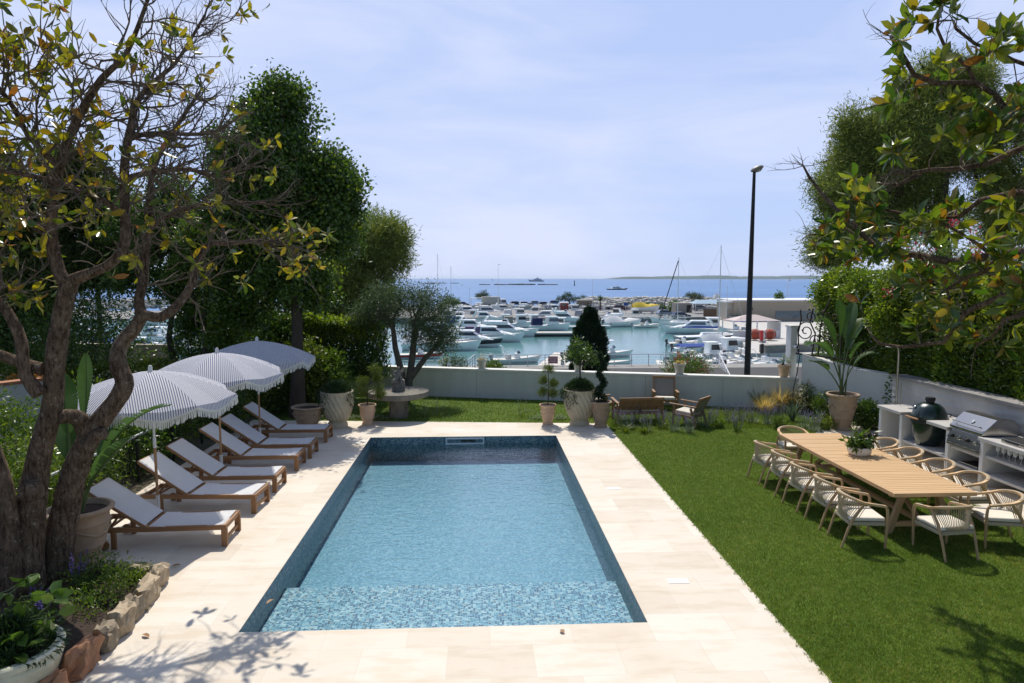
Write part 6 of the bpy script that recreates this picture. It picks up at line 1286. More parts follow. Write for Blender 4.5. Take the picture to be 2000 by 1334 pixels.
for (px, py) in ((1205, 832), (1228, 838), (1262, 842), (1292, 836), (1318, 842), (1345, 845), (1375, 836), (1392, 828), (1425, 825), (1448, 822), (1470, 826), (1500, 830), (1522, 822), (1570, 836), (1590, 842), (1440, 842), (1360, 826), (1240, 826)):
    p = P(px, py); t = thing('lavender_clump', 'wispy lavender blue clump in the flower strip between the bench and the corner bed', 'plant', p, 0, g5)
    spikes(t, 34, .50, .28, mat('grey green stems', (.22, .25, .17), (.17, .2, .12), rough=.8) if k5 == 0 else bpy.data.materials['grey green stems'], lf_lav, .45, 7, .020); blades('leaves', 46, .22, .9, .014, lf_silver if k5 % 3 else lf_hedge, t, .12); k5 += 1
for (px, py, lab) in ((1258, 846, 'lime green tuft in front of the bench'), (1222, 845, 'bright green tuft at the left end of the flower strip'), (1240, 792, 'pale green spiky plant on the lawn behind the bench')):
    p = P(px, py); tuft('green_tuft', lab, p, [('leaves', dict(n=60, h=.28, lean=.8, wd=.02, m=lf_lime, base_r=.08))], 'green tufts on the lawn')
for (px, lab) in ((612, 'small white flowered edging plant beside the swirled urn'), (735, 'silvery edging plant right of the small pot at the far deck edge'), (690, 'silvery edging plant left of the small pot at the far deck edge'), (1052, 'white flowered edging plant left of the right hand small pot'), (1098, 'white flowered edging plant between the small pot and the citrus urn')):
    p = P(px, 823); shrub('edging_plant', lab, (p.x, p.y + .25, 0), (.28, .12, .06), lf_silver, 36, 12, .045, .02, 'edging plants along the far deck edge', 'plant', stems=0)
for (px, lab) in ((828, 'tall thin flowering grass right of the stone table'), (855, 'wispy seed heads on the lawn beyond the far deck edge'), (795, 'thin grass stalks before the stone table pedestal'), (1020, 'fine pale grass at the far deck edge beyond the pool')):
    p = P(px, 818); t = thing('wild_grass', lab, 'grass', (p.x, p.y + .3, 0), 0, 'wild stalks by the far deck edge'); spikes(t, 9, .55, .3, bpy.data.materials['grey green stems'], lf_silver, .3, 8, .02); blades('leaves', 30, .3, .8, .012, lf_lime, t, .15)
# ---------------------------------------------------------------- lawn blades (nobody could count them)
def blade_field(n, poly_fn, x0, x1, y0, y1, h, wd):
    x = rng.uniform(x0, x1, n); y = y0 + (y1 - y0) * rng.random(n) ** 1.35; k = poly_fn(x, y); x, y = x[k], y[k]; n = len(x)
    a = rng.uniform(0, 6.28, n); hh = h * rng.uniform(.5, 1.2, n); le = rng.normal(0, .5, (n, 2)) * hh[:, None]
    b0 = np.stack([x - np.cos(a) * wd / 2, y - np.sin(a) * wd / 2, np.zeros(n)], 1); b1 = np.stack([x + np.cos(a) * wd / 2, y + np.sin(a) * wd / 2, np.zeros(n)], 1); tp = np.stack([x + le[:, 0], y + le[:, 1], hh], 1)
    return np.stack([b0, b1, tp], 1).reshape(-1, 3), n
va, na = blade_field(520000, lambda x, y: (x > 3.47 + .03 * np.sin(y * 31) * np.sin(y * 7) + .02 * np.sin(y * 83)) & (x < 8.8), 3.4, 8.8, 5.6, 20.5, .036, .0055)
vb, nb = blade_field(90000, lambda x, y: (y < 23.7 - .252 * (x + 4.6)) & (y > np.where(x < DX1, 18.40 - .094 * (x - 3.49), 17.6)), -5.5, 9.3, 17.6, 23.7, .05, .013)
vv = np.concatenate([va, vb], 0)
lf_lawn = leafmat('lawn blades', [(0.066, 0.138, 0.013), (0.100, 0.184, 0.019), (0.145, 0.240, 0.026), (0.222, 0.295, 0.042), (0.333, 0.314, 0.090)], rough=.6, trans=.3, tint=(1.2, 1.2, .5), spec=.25)
nt = lf_lawn.node_tree; pr_n = [n_ for n_ in nt.nodes if n_.type == 'BSDF_PRINCIPLED'][0]; cr_n = [n_ for n_ in nt.nodes if n_.type == 'VALTORGB'][0]
pos = nd(nt, 'ShaderNodeNewGeometry').outputs['Position']; n1 = nd(nt, 'ShaderNodeTexNoise', Vector=pos, Scale=.75, Detail=6.0, Roughness=.65).outputs['Fac']; n2 = nd(nt, 'ShaderNodeTexNoise', Vector=pos, Scale=7.0, Detail=3.0).outputs['Fac']
mu = nd(nt, 'ShaderNodeMixRGB', {'blend_type': 'MULTIPLY'}, _0=1.0, _1=cr_n.outputs[0], _2=ramp(nt, n1, [(.3, (.60, .70, .6)), (.48, (1, 1, 1)), (.66, (1.7, 1.32, 1.7))])).outputs[0]
mu = nd(nt, 'ShaderNodeMixRGB', {'blend_type': 'MULTIPLY'}, _0=1.0, _1=mu, _2=ramp(nt, n2, [(.36, (.58, .64, .58)), (.50, (1, 1, 1)), (.64, (1.42, 1.28, 1.5))])).outputs[0]; nt.links.new(mu, pr_n.inputs['Base Color'])
lo = npmesh('lawn_grass', vv, np.arange(len(vv)).reshape(-1, 3), lf_lawn, None, 3); tag(lo, 'fine green grass blades covering the lawn', 'grass', kind='stuff')
# ---------------------------------------------------------------- a few fallen magnolia leaves
lf_fall = leafmat('dry fallen leaves', [(.24, .11, .045), (.32, .18, .07)], rough=.6, trans=.1)
for (px, py, a, lab) in ((334, 1107, .4, 'dry brown leaf lying on the paving beside the edging stones'), (1102, 1237, 2.0, 'small dry leaf on the paving just in front of the pool'), (520, 1180, 1.1, 'dry leaf on the paving near the left front corner of the pool'), (292, 1245, 2.6, 'curled dry leaf in the branch shadow at the bottom left')):
    p = P(px, py, .012); o = leaves('fallen_leaf', np.array([(0, 0, 0)], float), np.array([(math.cos(a), math.sin(a), .12)]), .13 if 'small' not in lab else .09, .055, lf_fall, None, fold=.25, up=(0, 0, 8)); o.location = p; tag(o, lab, 'leaf', 'fallen leaves on the paving')
# ---------------------------------------------------------------- marina: boats
m_gel = mat('white gelcoat', (.93, .93, .92), (.88, .88, .88), scale=2, rough=.3, coat=.3)
m_gel2 = mat('pale blue gelcoat', (.50, .62, .68), (.45, .57, .64), scale=2, rough=.3)
m_navy = mat('navy hull paint', (.012, .022, .075), (.012, .02, .06), rough=.3, coat=.3)
m_hblk = mat('black hull band', (.012, .013, .018), (.016, .016, .02), rough=.3, coat=.3)
m_maroon = mat('maroon hull paint', (.10, .025, .035), (.08, .02, .03), rough=.35)
m_ghull = mat('grey hull', (.22, .26, .28), (.18, .21, .23), rough=.45)
m_antif = mat('dark waterline', (.03, .035, .05), (.05, .04, .04), rough=.6)
m_win = glassmat('tinted windows', (.015, .022, .035)); m_winb = glassmat('blue tinted windows', (.015, .035, .13)); m_wing = glassmat('pale grey windows', (.12, .15, .18), .1)
m_canv = {'blue': mat('royal blue canvas', (.02, .07, .33), (.018, .06, .27), rough=.8), 'navy': mat('navy canvas', (.015, .025, .10), (.012, .02, .08), rough=.8), 'white': mat('white canvas', (.74, .74, .73), (.66, .66, .66), rough=.8), 'tan': mat('tan canvas', (.34, .29, .23), (.29, .25, .2), rough=.8), 'grey': mat('grey canvas', (.36, .37, .40), (.3, .31, .34), rough=.8), 'yellow': mat('yellow canvas', (.70, .50, .03), (.62, .44, .03), rough=.7), 'brown': mat('brown canvas', (.36, .20, .08), (.3, .17, .07), rough=.8), 'purple': mat('purple canvas', (.16, .10, .2), (.13, .09, .17), rough=.8), 'cyan': mat('turquoise canvas', (.05, .35, .45), (.05, .3, .4), rough=.8)}
m_mot = mat('dark outboard cowl', (.04, .045, .055), (.05, .055, .06), rough=.3, coat=.4); m_motl = mat('grey outboard cowl', (.30, .32, .35), (.26, .28, .3), rough=.35)
m_deckb = mat('cream boat deck', (.62, .60, .55), (.56, .54, .5), rough=.7); m_rub = mat('grey rubber tube', (.50, .52, .54), (.44, .46, .48), rough=.55); m_mast = mat('aluminium mast', (.62, .63, .64), (.55, .56, .57), rough=.4, metal=.4); m_orange = mat('orange cloth', (.75, .16, .04), (.65, .13, .03), rough=.7); m_red = mat('red paint', (.55, .04, .04), (.48, .035, .035), rough=.5)
BOAT_N = 0
def hull_pts(L, B, h0, h1, full=.5):
    st = []
    for i in range(15):
        t = i / 14; x = -L * .5 + L * t; hb = B / 2 * (1 - max(0, (t - .35) / .65) ** 2.1) * (.92 + .08 * min(1, t * 3)); hb = max(hb, .012); sh = h0 + (h1 - h0) * t ** 1.8
        rk = max(0, (t - .62) / .38) ** 2 * L * .10
        st.append([(x - rk * 1.0, 0, -.25), (x - rk * .8, hb * .62 * (1 - .3 * t), -.05 + .05 * t), (x - rk * .6, hb * .80, sh * .30), (x - rk * .15, hb * .96, sh * .78), (x, hb, sh)])
    return st
def boat(label, px, py, rz, L, kind, hull=None, band=None, cover=None, win=None, motor=None, group='boats moored in the harbour', pos=None, extra=None, seed=0, B=None, cat='boat'):
    """bow along +x; waterline at z 0"""
    p = pos if pos is not None else P(px, py, WZ); t = thing('motorboat' if kind != 'sail' else 'sailboat', label, cat, (p.x, p.y, WZ), R(rz), group)
    hull = hull or m_gel; win = win or m_win; B = B or L * (.36 if L < 7 else .31); h0, h1 = (.55, .95) if L < 7 else (.95, 1.55)
    if kind in ('rib', 'dinghy'): h0, h1 = .42, .62
    st = hull_pts(L, B, h0, h1); b = MB(); n = len(st); q = []
    for s in st: q += [(x, -y, z) for x, y, z in reversed(s)] + [tuple(k) for k in s[1:]]
    m_ = 9; f = [(i * m_ + j, i * m_ + j + 1, (i + 1) * m_ + j + 1, (i + 1) * m_ + j) for i in range(n - 1) for j in range(m_ - 1)]; f.append(tuple(range(m_)))
    b.add(q, f); b.build('hull', hull, t, smooth=40)
    d = MB(); dz = -.03; q = []; cx0, cx1 = -L * .44, (-L * .05 if L > 7 else L * .12)
    for s in st: q += [(s[4][0], -s[4][1] * .985, s[4][2] + dz), (s[4][0], s[4][1] * .985, s[4][2] + dz)]
    d.add(q, [(2 * i, 2 * i + 2, 2 * i + 3, 2 * i + 1) for i in range(n - 1)]); d.build('deck', m_deckb if kind in ('open', 'dinghy', 'rib') else m_gel, t, smooth=30)
    r = MB()
    for s in (-1, 1): r.tube([(k[4][0], s * k[4][1] * 1.005, k[4][2] - .04) for k in st], .035, 6)
    r.build('rub_rail', m_rub if kind != 'rib' else m_rub, t)
    if kind == 'rib':
        for s in (-1, 1): MB().tube([(k[4][0] * .98, s * max(0, k[4][1] - .05), k[4][2] - .02) for k in st], [.22 - .1 * max(0, i - 10) / 4 for i in range(n)], 10).build('side_tube', m_rub if not band else band, t)
        band = None
    if band:
        q = []; z0, z1 = .34, .80
        for sg in (-1, 1):
            bb = MB(); q = []
            for s in st:
                lo = Vector(s[2]).lerp(Vector(s[3]), .15); hi = Vector(s[3]).lerp(Vector(s[4]), .35); q += [(lo.x, sg * (lo.y + .02), lo.z), (hi.x, sg * (hi.y + .02), hi.z)]
            bb.add(q, [(2 * i, 2 * i + 2, 2 * i + 3, 2 * i + 1) if sg < 0 else (2 * i + 1, 2 * i + 3, 2 * i + 2, 2 * i) for i in range(n - 1)]); bb.build('hull_band', band, t, smooth=40)
    h = h0 + (h1 - h0) * .3
    def cabin(x0, x1, z0, z1, w0, w1, rb, rf, wn=(.34, .84), name='cabin', mm=m_gel):
        MB().frus(x0, x1, z0, z1, w0, w1, rb, rf).build(name, mm, t, smooth=0, bevel=.05)
        if wn:
            a, c = wn; lp = lambda u: (x0 + rb * u, x1 - rf * u, w0 + (w1 - w0) * u); xa0, xa1, wa = lp(a); xc0, xc1, wc = lp(c); k = .018
            MB().frus(xa0 - k + .25, xa1 + k, z0 + (z1 - z0) * a, z0 + (z1 - z0) * c, wa + k, wc + k, xc0 - xa0, xa1 - xc1).build('windows', win, t, smooth=0, bevel=.02)
    if kind == 'cruiser':                        # sport cruiser: long foredeck, raked screen, hardtop
        MB().frus(-L * .02, L * .36, h * 1.0, h + .52, B * .36, B * .22, .1, L * .20).build('foredeck_trunk', m_gel, t, smooth=0, bevel=.08)
        cabin(-L * .22, L * .17, h + .25, h + 1.25, B * .42, B * .33, .15, L * .17, (.38, .88), 'wheelhouse')
        MB().frus(-L * .30, L * .04, h + 1.26, h + 1.40, B * .36, B * .33, .1, .35).build('hardtop', m_gel, t, smooth=0, bevel=.04)
        a = MB()
        for s in (-1, 1): a.bar((-L * .36, s * B * .4, h), (-L * .24, s * B * .36, h + 1.9), .3, .07, (0, 1, 0))
        a.bar((-L * .24, -B * .36, h + 1.9), (-L * .24, B * .36, h + 1.9), .28, .09); a.build('radar_arch', m_gel, t, smooth=0, bevel=.03)
    elif kind == 'fly':                          # flybridge cruiser
        cabin(-L * .26, L * .20, h, h + 1.2, B * .43, B * .38, .1, L * .14, (.36, .85), 'saloon')
        MB().frus(L * .1, L * .36, h, h + .45, B * .34, B * .2, 0, L * .16).build('foredeck_trunk', m_gel, t, smooth=0, bevel=.06)
        MB().frus(-L * .30, L * .06, h + 1.2, h + 1.62, B * .42, B * .40, -.1, .25).build('flybridge', m_gel, t, smooth=0, bevel=.05)
        MB().frus(-L * .02, L * .055, h + 1.62, h + 1.95, B * .36, B * .3, .12, .25).build('windscreen', win, t, smooth=0)
        a = MB()
        for s in (-1, 1): a.bar((-L * .30, s * B * .38, h + 1.5), (-L * .24, s * B * .34, h + 2.4), .25, .06, (0, 1, 0))
        a.bar((-L * .24, -B * .34, h + 2.4), (-L * .24, B * .34, h + 2.4), .25, .08); a.build('radar_arch', m_gel, t, smooth=0, bevel=.02)
    elif kind == 'pilot':                        # fishing boat with an upright wheelhouse
        cabin(-L * .08, L * .20, h, h + 1.55, B * .38, B * .34, .04, .32, (.42, .86), 'wheelhouse')
        MB().frus(-L * .12, L * .19, h + 1.55, h + 1.65, B * .40, B * .39, 0, .1).build('roof', m_gel, t, smooth=0, bevel=.03)
        MB().frus(L * .16, L * .36, h, h + .3, B * .3, B * .14, 0, .4).build('foredeck_trunk', m_gel, t, smooth=0, bevel=.05)
    elif kind in ('open', 'rib'):                # console, seat, screen
        MB().frus(-L * .06, L * .06, h - .1, h + .55, B * .18, B * .15, .05, .12).build('console', m_gel, t, smooth=0, bevel=.04)
        MB().frus(-L * .0, L * .07, h + .55, h + .85, B * .17, B * .13, .1, .2).build('windscreen', m_wing, t, smooth=0)
        MB().frus(-L * .24, -L * .13, h - .1, h + .35, B * .22, B * .22, 0, 0).build('seat', m_deckb, t, smooth=0, bevel=.05)
        if kind == 'open': MB().frus(L * .2, L * .38, h - .05, h + .18, B * .26, B * .12, .05, .3).build('bow_cushion', m_gel, t, smooth=0, bevel=.05)
    elif kind == 'sail':
        MB().frus(-L * .16, L * .24, h, h + .42, B * .28, B * .16, .1, .5).build('coachroof', m_gel, t, smooth=0, bevel=.06)
    if cover:
        cv = m_canv[cover]
        if kind == 'covered':                    # tent like storage cover over the whole boat
            q = []; 
            for i, s in enumerate(st):
                ridge = h1 + (.75 * math.sin(math.pi * min(1, i / 9 + .12)) if i < 9 else .28 * (14 - i) / 5) + .05
                q += [(s[4][0], -s[4][1] * 1.02, s[4][2] - .05), (s[4][0], -s[4][1] * .55, (s[4][2] + ridge) / 2 + .08), (s[4][0], 0, ridge), (s[4][0], s[4][1] * .55, (s[4][2] + ridge) / 2 + .08), (s[4][0], s[4][1] * 1.02, s[4][2] - .05)]
            MB().add(q, [(i * 5 + j, (i + 1) * 5 + j, (i + 1) * 5 + j + 1, i * 5 + j + 1) for i in range(n - 1) for j in range(4)] + [(0, 1, 2, 3, 4)]).build('boat_cover', cv, t, smooth=50)
        elif kind in ('cruiser', 'fly', 'pilot'):
            MB().frus(-L * .47, -L * .20, h - .05, h + 1.35, B * .43, B * .36, .25, .05).build('cockpit_canopy', cv, t, smooth=0, bevel=.08)
        elif kind == 'sail':
            MB().tube([(L * .06, 0, h + 1.25), (-L * .2, 0, h + 1.32), (-L * .42, 0, h + 1.28)], [.14, .2, .1], 8).build('sail_cover', cv, t)
        elif kind == 'open':                     # bimini on bows
            MB().frus(-L * .26, L * .12, h + 1.35, h + 1.45, B * .40, B * .36, .1, .1).build('bimini', cv, t, smooth=0, bevel=.03); a = MB()
            for s in (-1, 1):
                for (x0, x1) in ((-.08, -.24), (-.08, .1)): a.tube([(L * x0, s * B * .44, h), (L * x1, s * B * .38, h + 1.36)], .018, 5)
            a.build('bimini_frame', m_mast, t)
        else:
            MB().frus(-L * .42, L * .3, h, h + .34, B * .44, B * .12, .1, .7).build('tarpaulin', cv, t, smooth=0, bevel=.12)
    if motor:
        mo = MB(); mo.frus(-L * .5 - .48, -L * .5 - .02, h0 + .12, h0 + .62, .17, .14, .08, .05); mc = mo.build('outboard', motor, t, smooth=0, bevel=.07)
        lg_ = MB(); lg_.bar((-L * .5 - .22, 0, h0 + .15), (-L * .5 - .30, 0, -.3), .14, .2, (0, 1, 0)); lg_.box((-L * .5 - .06, 0, h0 - .02), (.2, .3, .2)); lg_.build('outboard_leg', motor, t, smooth=0)
    if kind in ('cruiser', 'fly', 'pilot', 'sail'):   # pulpit rail
        a = MB()
        for s in (-1, 1):
            pr_ = [Vector(k[4]) for k in st[6:]]; up = [V(k.x * 1.0, s * k.y * .93, k.z + .48) for k in pr_]; a.tube(up, .018, 5)
            for k in range(0, len(pr_), 2): a.tube([V(pr_[k].x, s * pr_[k].y * .95, pr_[k].z), up[k]], .014, 4)
        a.build('bow_rail', m_mast, t)
    if kind == 'sail' and extra:
        mh, lean = extra[:2]; MB().tube([(L * .08, 0, h), (L * .08 + lean, 0, mh)], [.09, .06], 8).build('mast', m_mast, t)
        MB().tube([(L * .08, 0, h + 1.1), (-L * .40, 0, h + 1.2)], .06, 8).build('boom', m_mast, t)
        MB().tube([(L * .47, 0, h1 + .2), (L * .09 + lean, 0, mh * .95)], .10 if len(extra) > 2 else .02, 7).build('furled_jib' if len(extra) > 2 else 'forestay', m_hblk if len(extra) > 2 else m_mast, t)
        MB().tube([(L * .08 + lean * .55, -B * .35, mh * .55), (L * .08 + lean * .55, B * .35, mh * .55)], .03, 5).build('spreader', m_mast, t); MB().tube([(-L * .48, 0, h0), (L * .08 + lean, 0, mh * .99)], .015, 4).build('backstay', m_mast, t)
    if extra == 'arch' or extra == 'ttop':
        a = MB()
        for s in (-1, 1): a.tube([(-L * .22, s * B * .36, h), (-L * .30, s * B * .36, h + 1.3), (-L * .33, s * B * .28, h + 1.45)], .045, 7)
        a.tube([(-L * .33, -B * .28, h + 1.45), (-L * .33, B * .28, h + 1.45)], .05, 7); a.build('arch', m_gel, t)
        if extra == 'ttop': MB().frus(-L * .36, L * .02, h + 1.47, h + 1.55, B * .36, B * .34).build('t_top', m_gel, t, smooth=0, bevel=.02)
    return t
K = 'cruiser'
boat('white sport cruiser with a black band along its hull, nearest cruiser of the left row', 922, 677, -9, 9.6, K, band=m_hblk, seed=1)
boat('white cruiser bow with a purple cover, just beyond the black banded cruiser', 965, 667, -10, 10.2, K, cover='purple')
boat('big white flybridge cruiser whose bow reaches towards the floating pontoon', 985, 657, -8, 12.5, 'fly', win=m_win)
boat('low white motorboat with pointed bow in front of the black banded cruiser', 880, 684, -6, 9.0, 'open', motor=None)
boat('white boat under a pale cover half hidden by the olive tree', 838, 684, -8, 7.5, 'covered', cover='white')
boat('white boat with red stripe behind the railing at the left end', 822, 700, -4, 6.0, 'open', band=m_red, motor=m_mot)
boat('small white speedboat with a tall white arch behind the railing, left of the jetty', 1010, 709, 6, 6.0, 'open', extra='arch', motor=m_motl, B=2.3)
boat('white boat with a royal blue canopy in the left row', 905, 640, -5, 7.5, K, cover='blue')
boat('white boat with brown canvas top at the left end of the back row', 888, 621, -6, 8, K, cover='brown')
boat('white cruiser under the round tree at the back of the harbour', 918, 616, -8, 9.5, K, cover='white')
boat('white cruiser with a domed white canopy at the back of the harbour', 955, 616, -5, 9, 'fly', cover='white')
boat('low white cruiser in the gap behind the royal blue canopy', 950, 630, -8, 8.5, K)
boat('white wheelhouse boat in the back row left of the navy canopy', 1012, 624, 4, 8, 'pilot', cover='white')
boat('white pilot boat with a tan cockpit cover in the middle row', 1014, 641, 10, 7.2, 'pilot', cover='tan')
boat('large white cruiser with grey screens behind the navy canopy', 1060, 627, 174, 9.5, K, win=m_wing)
boat('boat with a tall navy canopy moored behind the floating pontoon', 1075, 645, 4, 8.2, 'pilot', cover='navy', win=m_winb)
boat('white flybridge boat right of the navy canopy, facing right', 1104, 631, -12, 9, 'fly')
boat('pale blue hulled boat just left of the dark conifer', 1132, 631, -20, 6.5, 'open', hull=m_gel2)
boat('white cabin cruiser with blue windows right of the dark conifer', 1190, 637, 176, 9.5, 'fly', win=m_winb)
boat('motorboat under a bright white storage cover with a dark outboard', 1216, 638, 8, 8.4, 'covered', cover='white', motor=m_mot)
boat('small white runabout alone in the water before the yellow boat', 1263, 640, 6, 6.0, 'open', motor=m_motl)
boat('large white cruiser with bow to the left in the right row', 1352, 652, 168, 11.5, K, win=m_wing)
boat('white boat moored behind the large cruiser of the right row', 1395, 648, 172, 8.5, 'pilot')
boat('long flat grey hulled sailing boat in the right row', 1392, 668, 0, 12, 'sail', hull=m_ghull, cover='blue', extra=(15.5, 0.0))
boat('white hulled sailing boat with a slanting black furled sail', 1330, 641, 186, 10, 'sail', extra=(14.5, 0.0, 1))
boat('white sailing boat with a blue sail cover at the left of the harbour', 877, 607, 20, 9, 'sail', cover='blue', extra=(14.0, 0))
boat('sailing boat with a thin mast seen above the olive tree', 851, 610, 10, 9, 'sail', extra=(17.5, 0))
boat('open white boat with a long blue cover along its side', 1366, 692, 8, 7.6, 'tarp', cover='blue', motor=m_mot)
boat('white boat under a pale cover behind the long blue cover', 1415, 682, 5, 7.5, 'covered', cover='white')
boat('white boat with two dark side windows behind the oleander', 1386, 703, 10, 5.6, 'pilot', motor=m_mot)
boat('small white boat with a grey outboard left of the lamp post', 1428, 707, 14, 5.2, 'open', motor=m_motl)
boat('grey white inflatable with centre console right of the lamp post', 1494, 712, 10, 6.2, 'rib', motor=m_mot, extra='arch')
boat('flat white dinghy nearest the garden wall right of the lamp post', 1487, 733, 12, 4.4, 'dinghy')
boat('slim white dinghy with a blue stripe left of the lamp post foot', 1440, 728, 20, 4.6, 'dinghy', band=m_canv['blue'])
boat('white dinghy with a dark outboard beside the red sign', 1112, 701, 62, 5.0, 'open', motor=m_mot)
boat('small white boat tied to the jetty below the red sign', 1116, 717, 60, 4.8, 'dinghy', motor=m_motl)
PB = P(1196, 697, WZ); boat('white boat with a T top and a standing person, right of the conifer', 1196, 697, 4, 5.6, 'open', extra='ttop', motor=None)
boat('white dinghy just behind the railing right of the conifer', 1200, 713, 8, 4.6, 'dinghy')
fb = P(1300, 722, WZ); ft = boat('boat with a hooped steel frame and orange flag beside the oleander', 1303, 724, 100, 5.6, 'open')
a = MB(); 
for x in (-.9, .1): a.tube([(x, -.9, .6), (x - .15, -.85, 1.7), (x - .2, -.5, 2.1), (x - .2, .5, 2.1), (x - .15, .85, 1.7), (x, .9, .6)], .03, 6)
a.build('hoop_frame', m_mast, ft); MB().tube([(-2.3, 0, .5), (-2.3, 0, 2.6)], .02, 5).build('flag_pole', m_mast, ft)
MB().add([(-2.3, .0, 2.65), (-2.3, .0, 1.75), (-2.0, -.9, 1.6), (-2.15, -.4, 2.2)], [(0, 1, 2, 3)]).build('flag', m_orange, ft, smooth=0)
boat('white boat stern behind the white ramp railing', 1398, 735, 90, 5.4, 'open', motor=None)
boat('white boat among the back row directly left of the conifer', 1150, 626, -10, 7.5, 'pilot', cover='grey')
boat('white boat at the far right of the back row before the pumps', 1438, 655, 175, 7, 'open', cover='blue')
for (px, py, rz, L, k, kw, lab) in ((935, 609, -6, 8, 'pilot', {}, 'small white cabin boat directly in front of the beige truck'), (985, 612, 8, 8.5, 'cruiser', dict(cover='white'), 'white cruiser in front of the truck cab, back row'), (1030, 611, -4, 8, 'fly', {}, 'white flybridge boat before the black and navy cars'), (1085, 612, 6, 8, 'cruiser', dict(cover='grey'), 'white cruiser with grey cockpit cover in the back row'), (1120, 614, -8, 8, 'pilot', {}, 'white wheelhouse boat before the red kiosk'),
        (1165, 618, 4, 7, 'open', dict(cover='navy'), 'open boat with a flat navy bimini before the wooden hut'), (870, 628, -8, 8, 'pilot', {}, 'white boat half hidden by the right side of the olive tree'), (925, 650, -9, 9, 'cruiser', {}, 'white cruiser squeezed in behind the black banded cruiser'), (862, 660, -6, 9, 'fly', {}, 'white flybridge boat behind the olive branches'), (1090, 622, 5, 6, 'open', dict(cover='cyan'), 'small boat with a turquoise cover behind the navy canopy boat'),
        (1300, 632, 170, 7, 'open', dict(motor=m_mot), 'dark motored open boat left of the slanting furled sail'), (1420, 693, 8, 6.2, 'pilot', dict(motor=m_motl), 'small white cabin boat left of the lamp post, second row'), (1455, 700, 10, 5.5, 'open', dict(motor=m_mot), 'white open boat passing behind the lamp post')):
    boat(lab, px, py, rz, L, k, **kw)
FB = None
for i, (px, py) in enumerate([(868, 612), (896, 609), (922, 621), (948, 606), (970, 607), (1000, 606), (1018, 613), (1048, 614), (1072, 606), (1098, 608), (1128, 606), (1150, 612), (1182, 613), (1206, 618), (1238, 620), (900, 628), (1040, 634), (1098, 640), (985, 634), (1160, 640)]):
    p = P(px, py + (i % 3), WZ)
    if FB is None: FB = boat('small white cabin motorboat packed into the back rows of the harbour', px, py, 10, 6.6, 'pilot', motor=m_motl, group='white motorboats packed in the back rows')
    else: copy_tree(FB, None, (p.x, p.y, WZ), R((8, 172, -10, 186)[i % 4]))
FB = None
for i, (px, py) in enumerate([(1335, 676), (1362, 680), (1420, 668), (1448, 676), (1412, 716), (1446, 718), (1462, 722), (1340, 700), (1400, 722), (1510, 728), (1372, 716)]):
    p = P(px, py, WZ)
    if FB is None: FB = boat('small white open boat in the crowded berths around the lamp post', px, py, 10, 5.2, 'open', motor=m_mot, group='white open boats berthed on the right')
    else: copy_tree(FB, None, (p.x, p.y, WZ), R((10, 16, 4, 190)[i % 4]))
# behind the left trees
boat('dark blue hulled boat behind the magnolia trunk', 140, 685, 20, 7, 'open', hull=m_navy, pos=P(140, 685, WZ))
boat('white motorboat with maroon hull band seen left of the black post', 165, 662, 10, 8.5, K, hull=m_gel, band=m_maroon)
boat('white cruiser seen behind the black lamp post at the left', 185, 645, -5, 9.5, 'fly')
boat('small boat with a bright blue cover beside the black lamp post', 215, 676, -10, 5.5, 'covered', cover='blue')
boat('white boat with dark screens between the magnolia and the twin stemmed tree', 268, 692, 15, 6, 'pilot')
boat('cream hulled cruiser seen through the trees left of the parasols', 300, 668, 160, 9, K)
boat('white cruiser behind the slim trunked tree', 345, 690, 165, 8, K)
boat('white cruiser half hidden by the dark tree trunks', 400, 680, 10, 8, 'fly')
boat('white boat glimpsed just left of the dark tree', 455, 672, 12, 7, 'pilot')
boat('white boat in the far row behind the slim trunks', 290, 635, 5, 9, K); boat('white covered boat in the far row left of the black lamp post', 160, 632, 8, 8, 'covered', cover='white')
# at sea
mo = boat('dark hulled motor yacht under way on the open sea', 1206, 566, 4, 19, 'fly', hull=m_hblk, group=None, pos=P(1206, 566, WZ), cat='yacht', B=4.6)
for c in mo.children:
    pass
yp = P(1047, 544.6, WZ + 0); yp = V(60, 1950, 0); q_ = PY(1047, 545, 1950)
yt = thing('superyacht', 'large pale grey motor yacht far out on the horizon', 'yacht', (q_.x, 1950, WZ), R(178), None)
m_ygr = mat('pale grey yacht paint', (.42, .46, .52), (.38, .42, .48), rough=.5)
st = hull_pts(46, 8, 3.2, 5.6); b = MB(); q = []
for s in st: q += [(x, -y, z) for x, y, z in reversed(s)] + [tuple(k) for k in s[1:]]
b.add(q, [(i * 9 + j, i * 9 + j + 1, (i + 1) * 9 + j + 1, (i + 1) * 9 + j) for i in range(14) for j in range(8)] + [tuple(range(9))]); b.build('hull', m_ygr, yt)
for k, (x0, x1, z0, z1, w) in enumerate(((-19, 12, 3.4, 6.2, 3.6), (-14, 7, 6.2, 8.6, 3.2), (-9, 2, 8.6, 10.6, 2.6))): MB().frus(x0, x1, z0, z1, w, w * .9, 2, 3.5).build('superstructure', m_ygr, yt, smooth=0); 
MB().tube([(-4, 0, 10.6), (-4.5, 0, 16)], [.8, .15], 8).build('mast', m_ygr, yt)
for (px, Y, h, m, lab) in ((1542, 2600, 14, m_red, 'tiny reddish sail on the water below the island'), (961, 3000, 12, m_white, 'tiny white sail on the horizon left of the large yacht')):
    q_ = PY(px, 543, Y); s = thing('distant_sailboat', lab, 'sailboat', (q_.x, Y, WZ), 0); MB().frus(-4, 5, -.2, 1.6, 1.4, 1.6, 0, -.8).build('hull', m_ygr, s, smooth=0); MB().add([(-3, 0, 2), (2, 0, 2), (.6, .1, h), (-3, .2, 2.2), (2, .2, 2.2)], [(0, 1, 2), (4, 3, 2), (0, 2, 3), (1, 4, 2)]).build('sail', m, s, smooth=0)
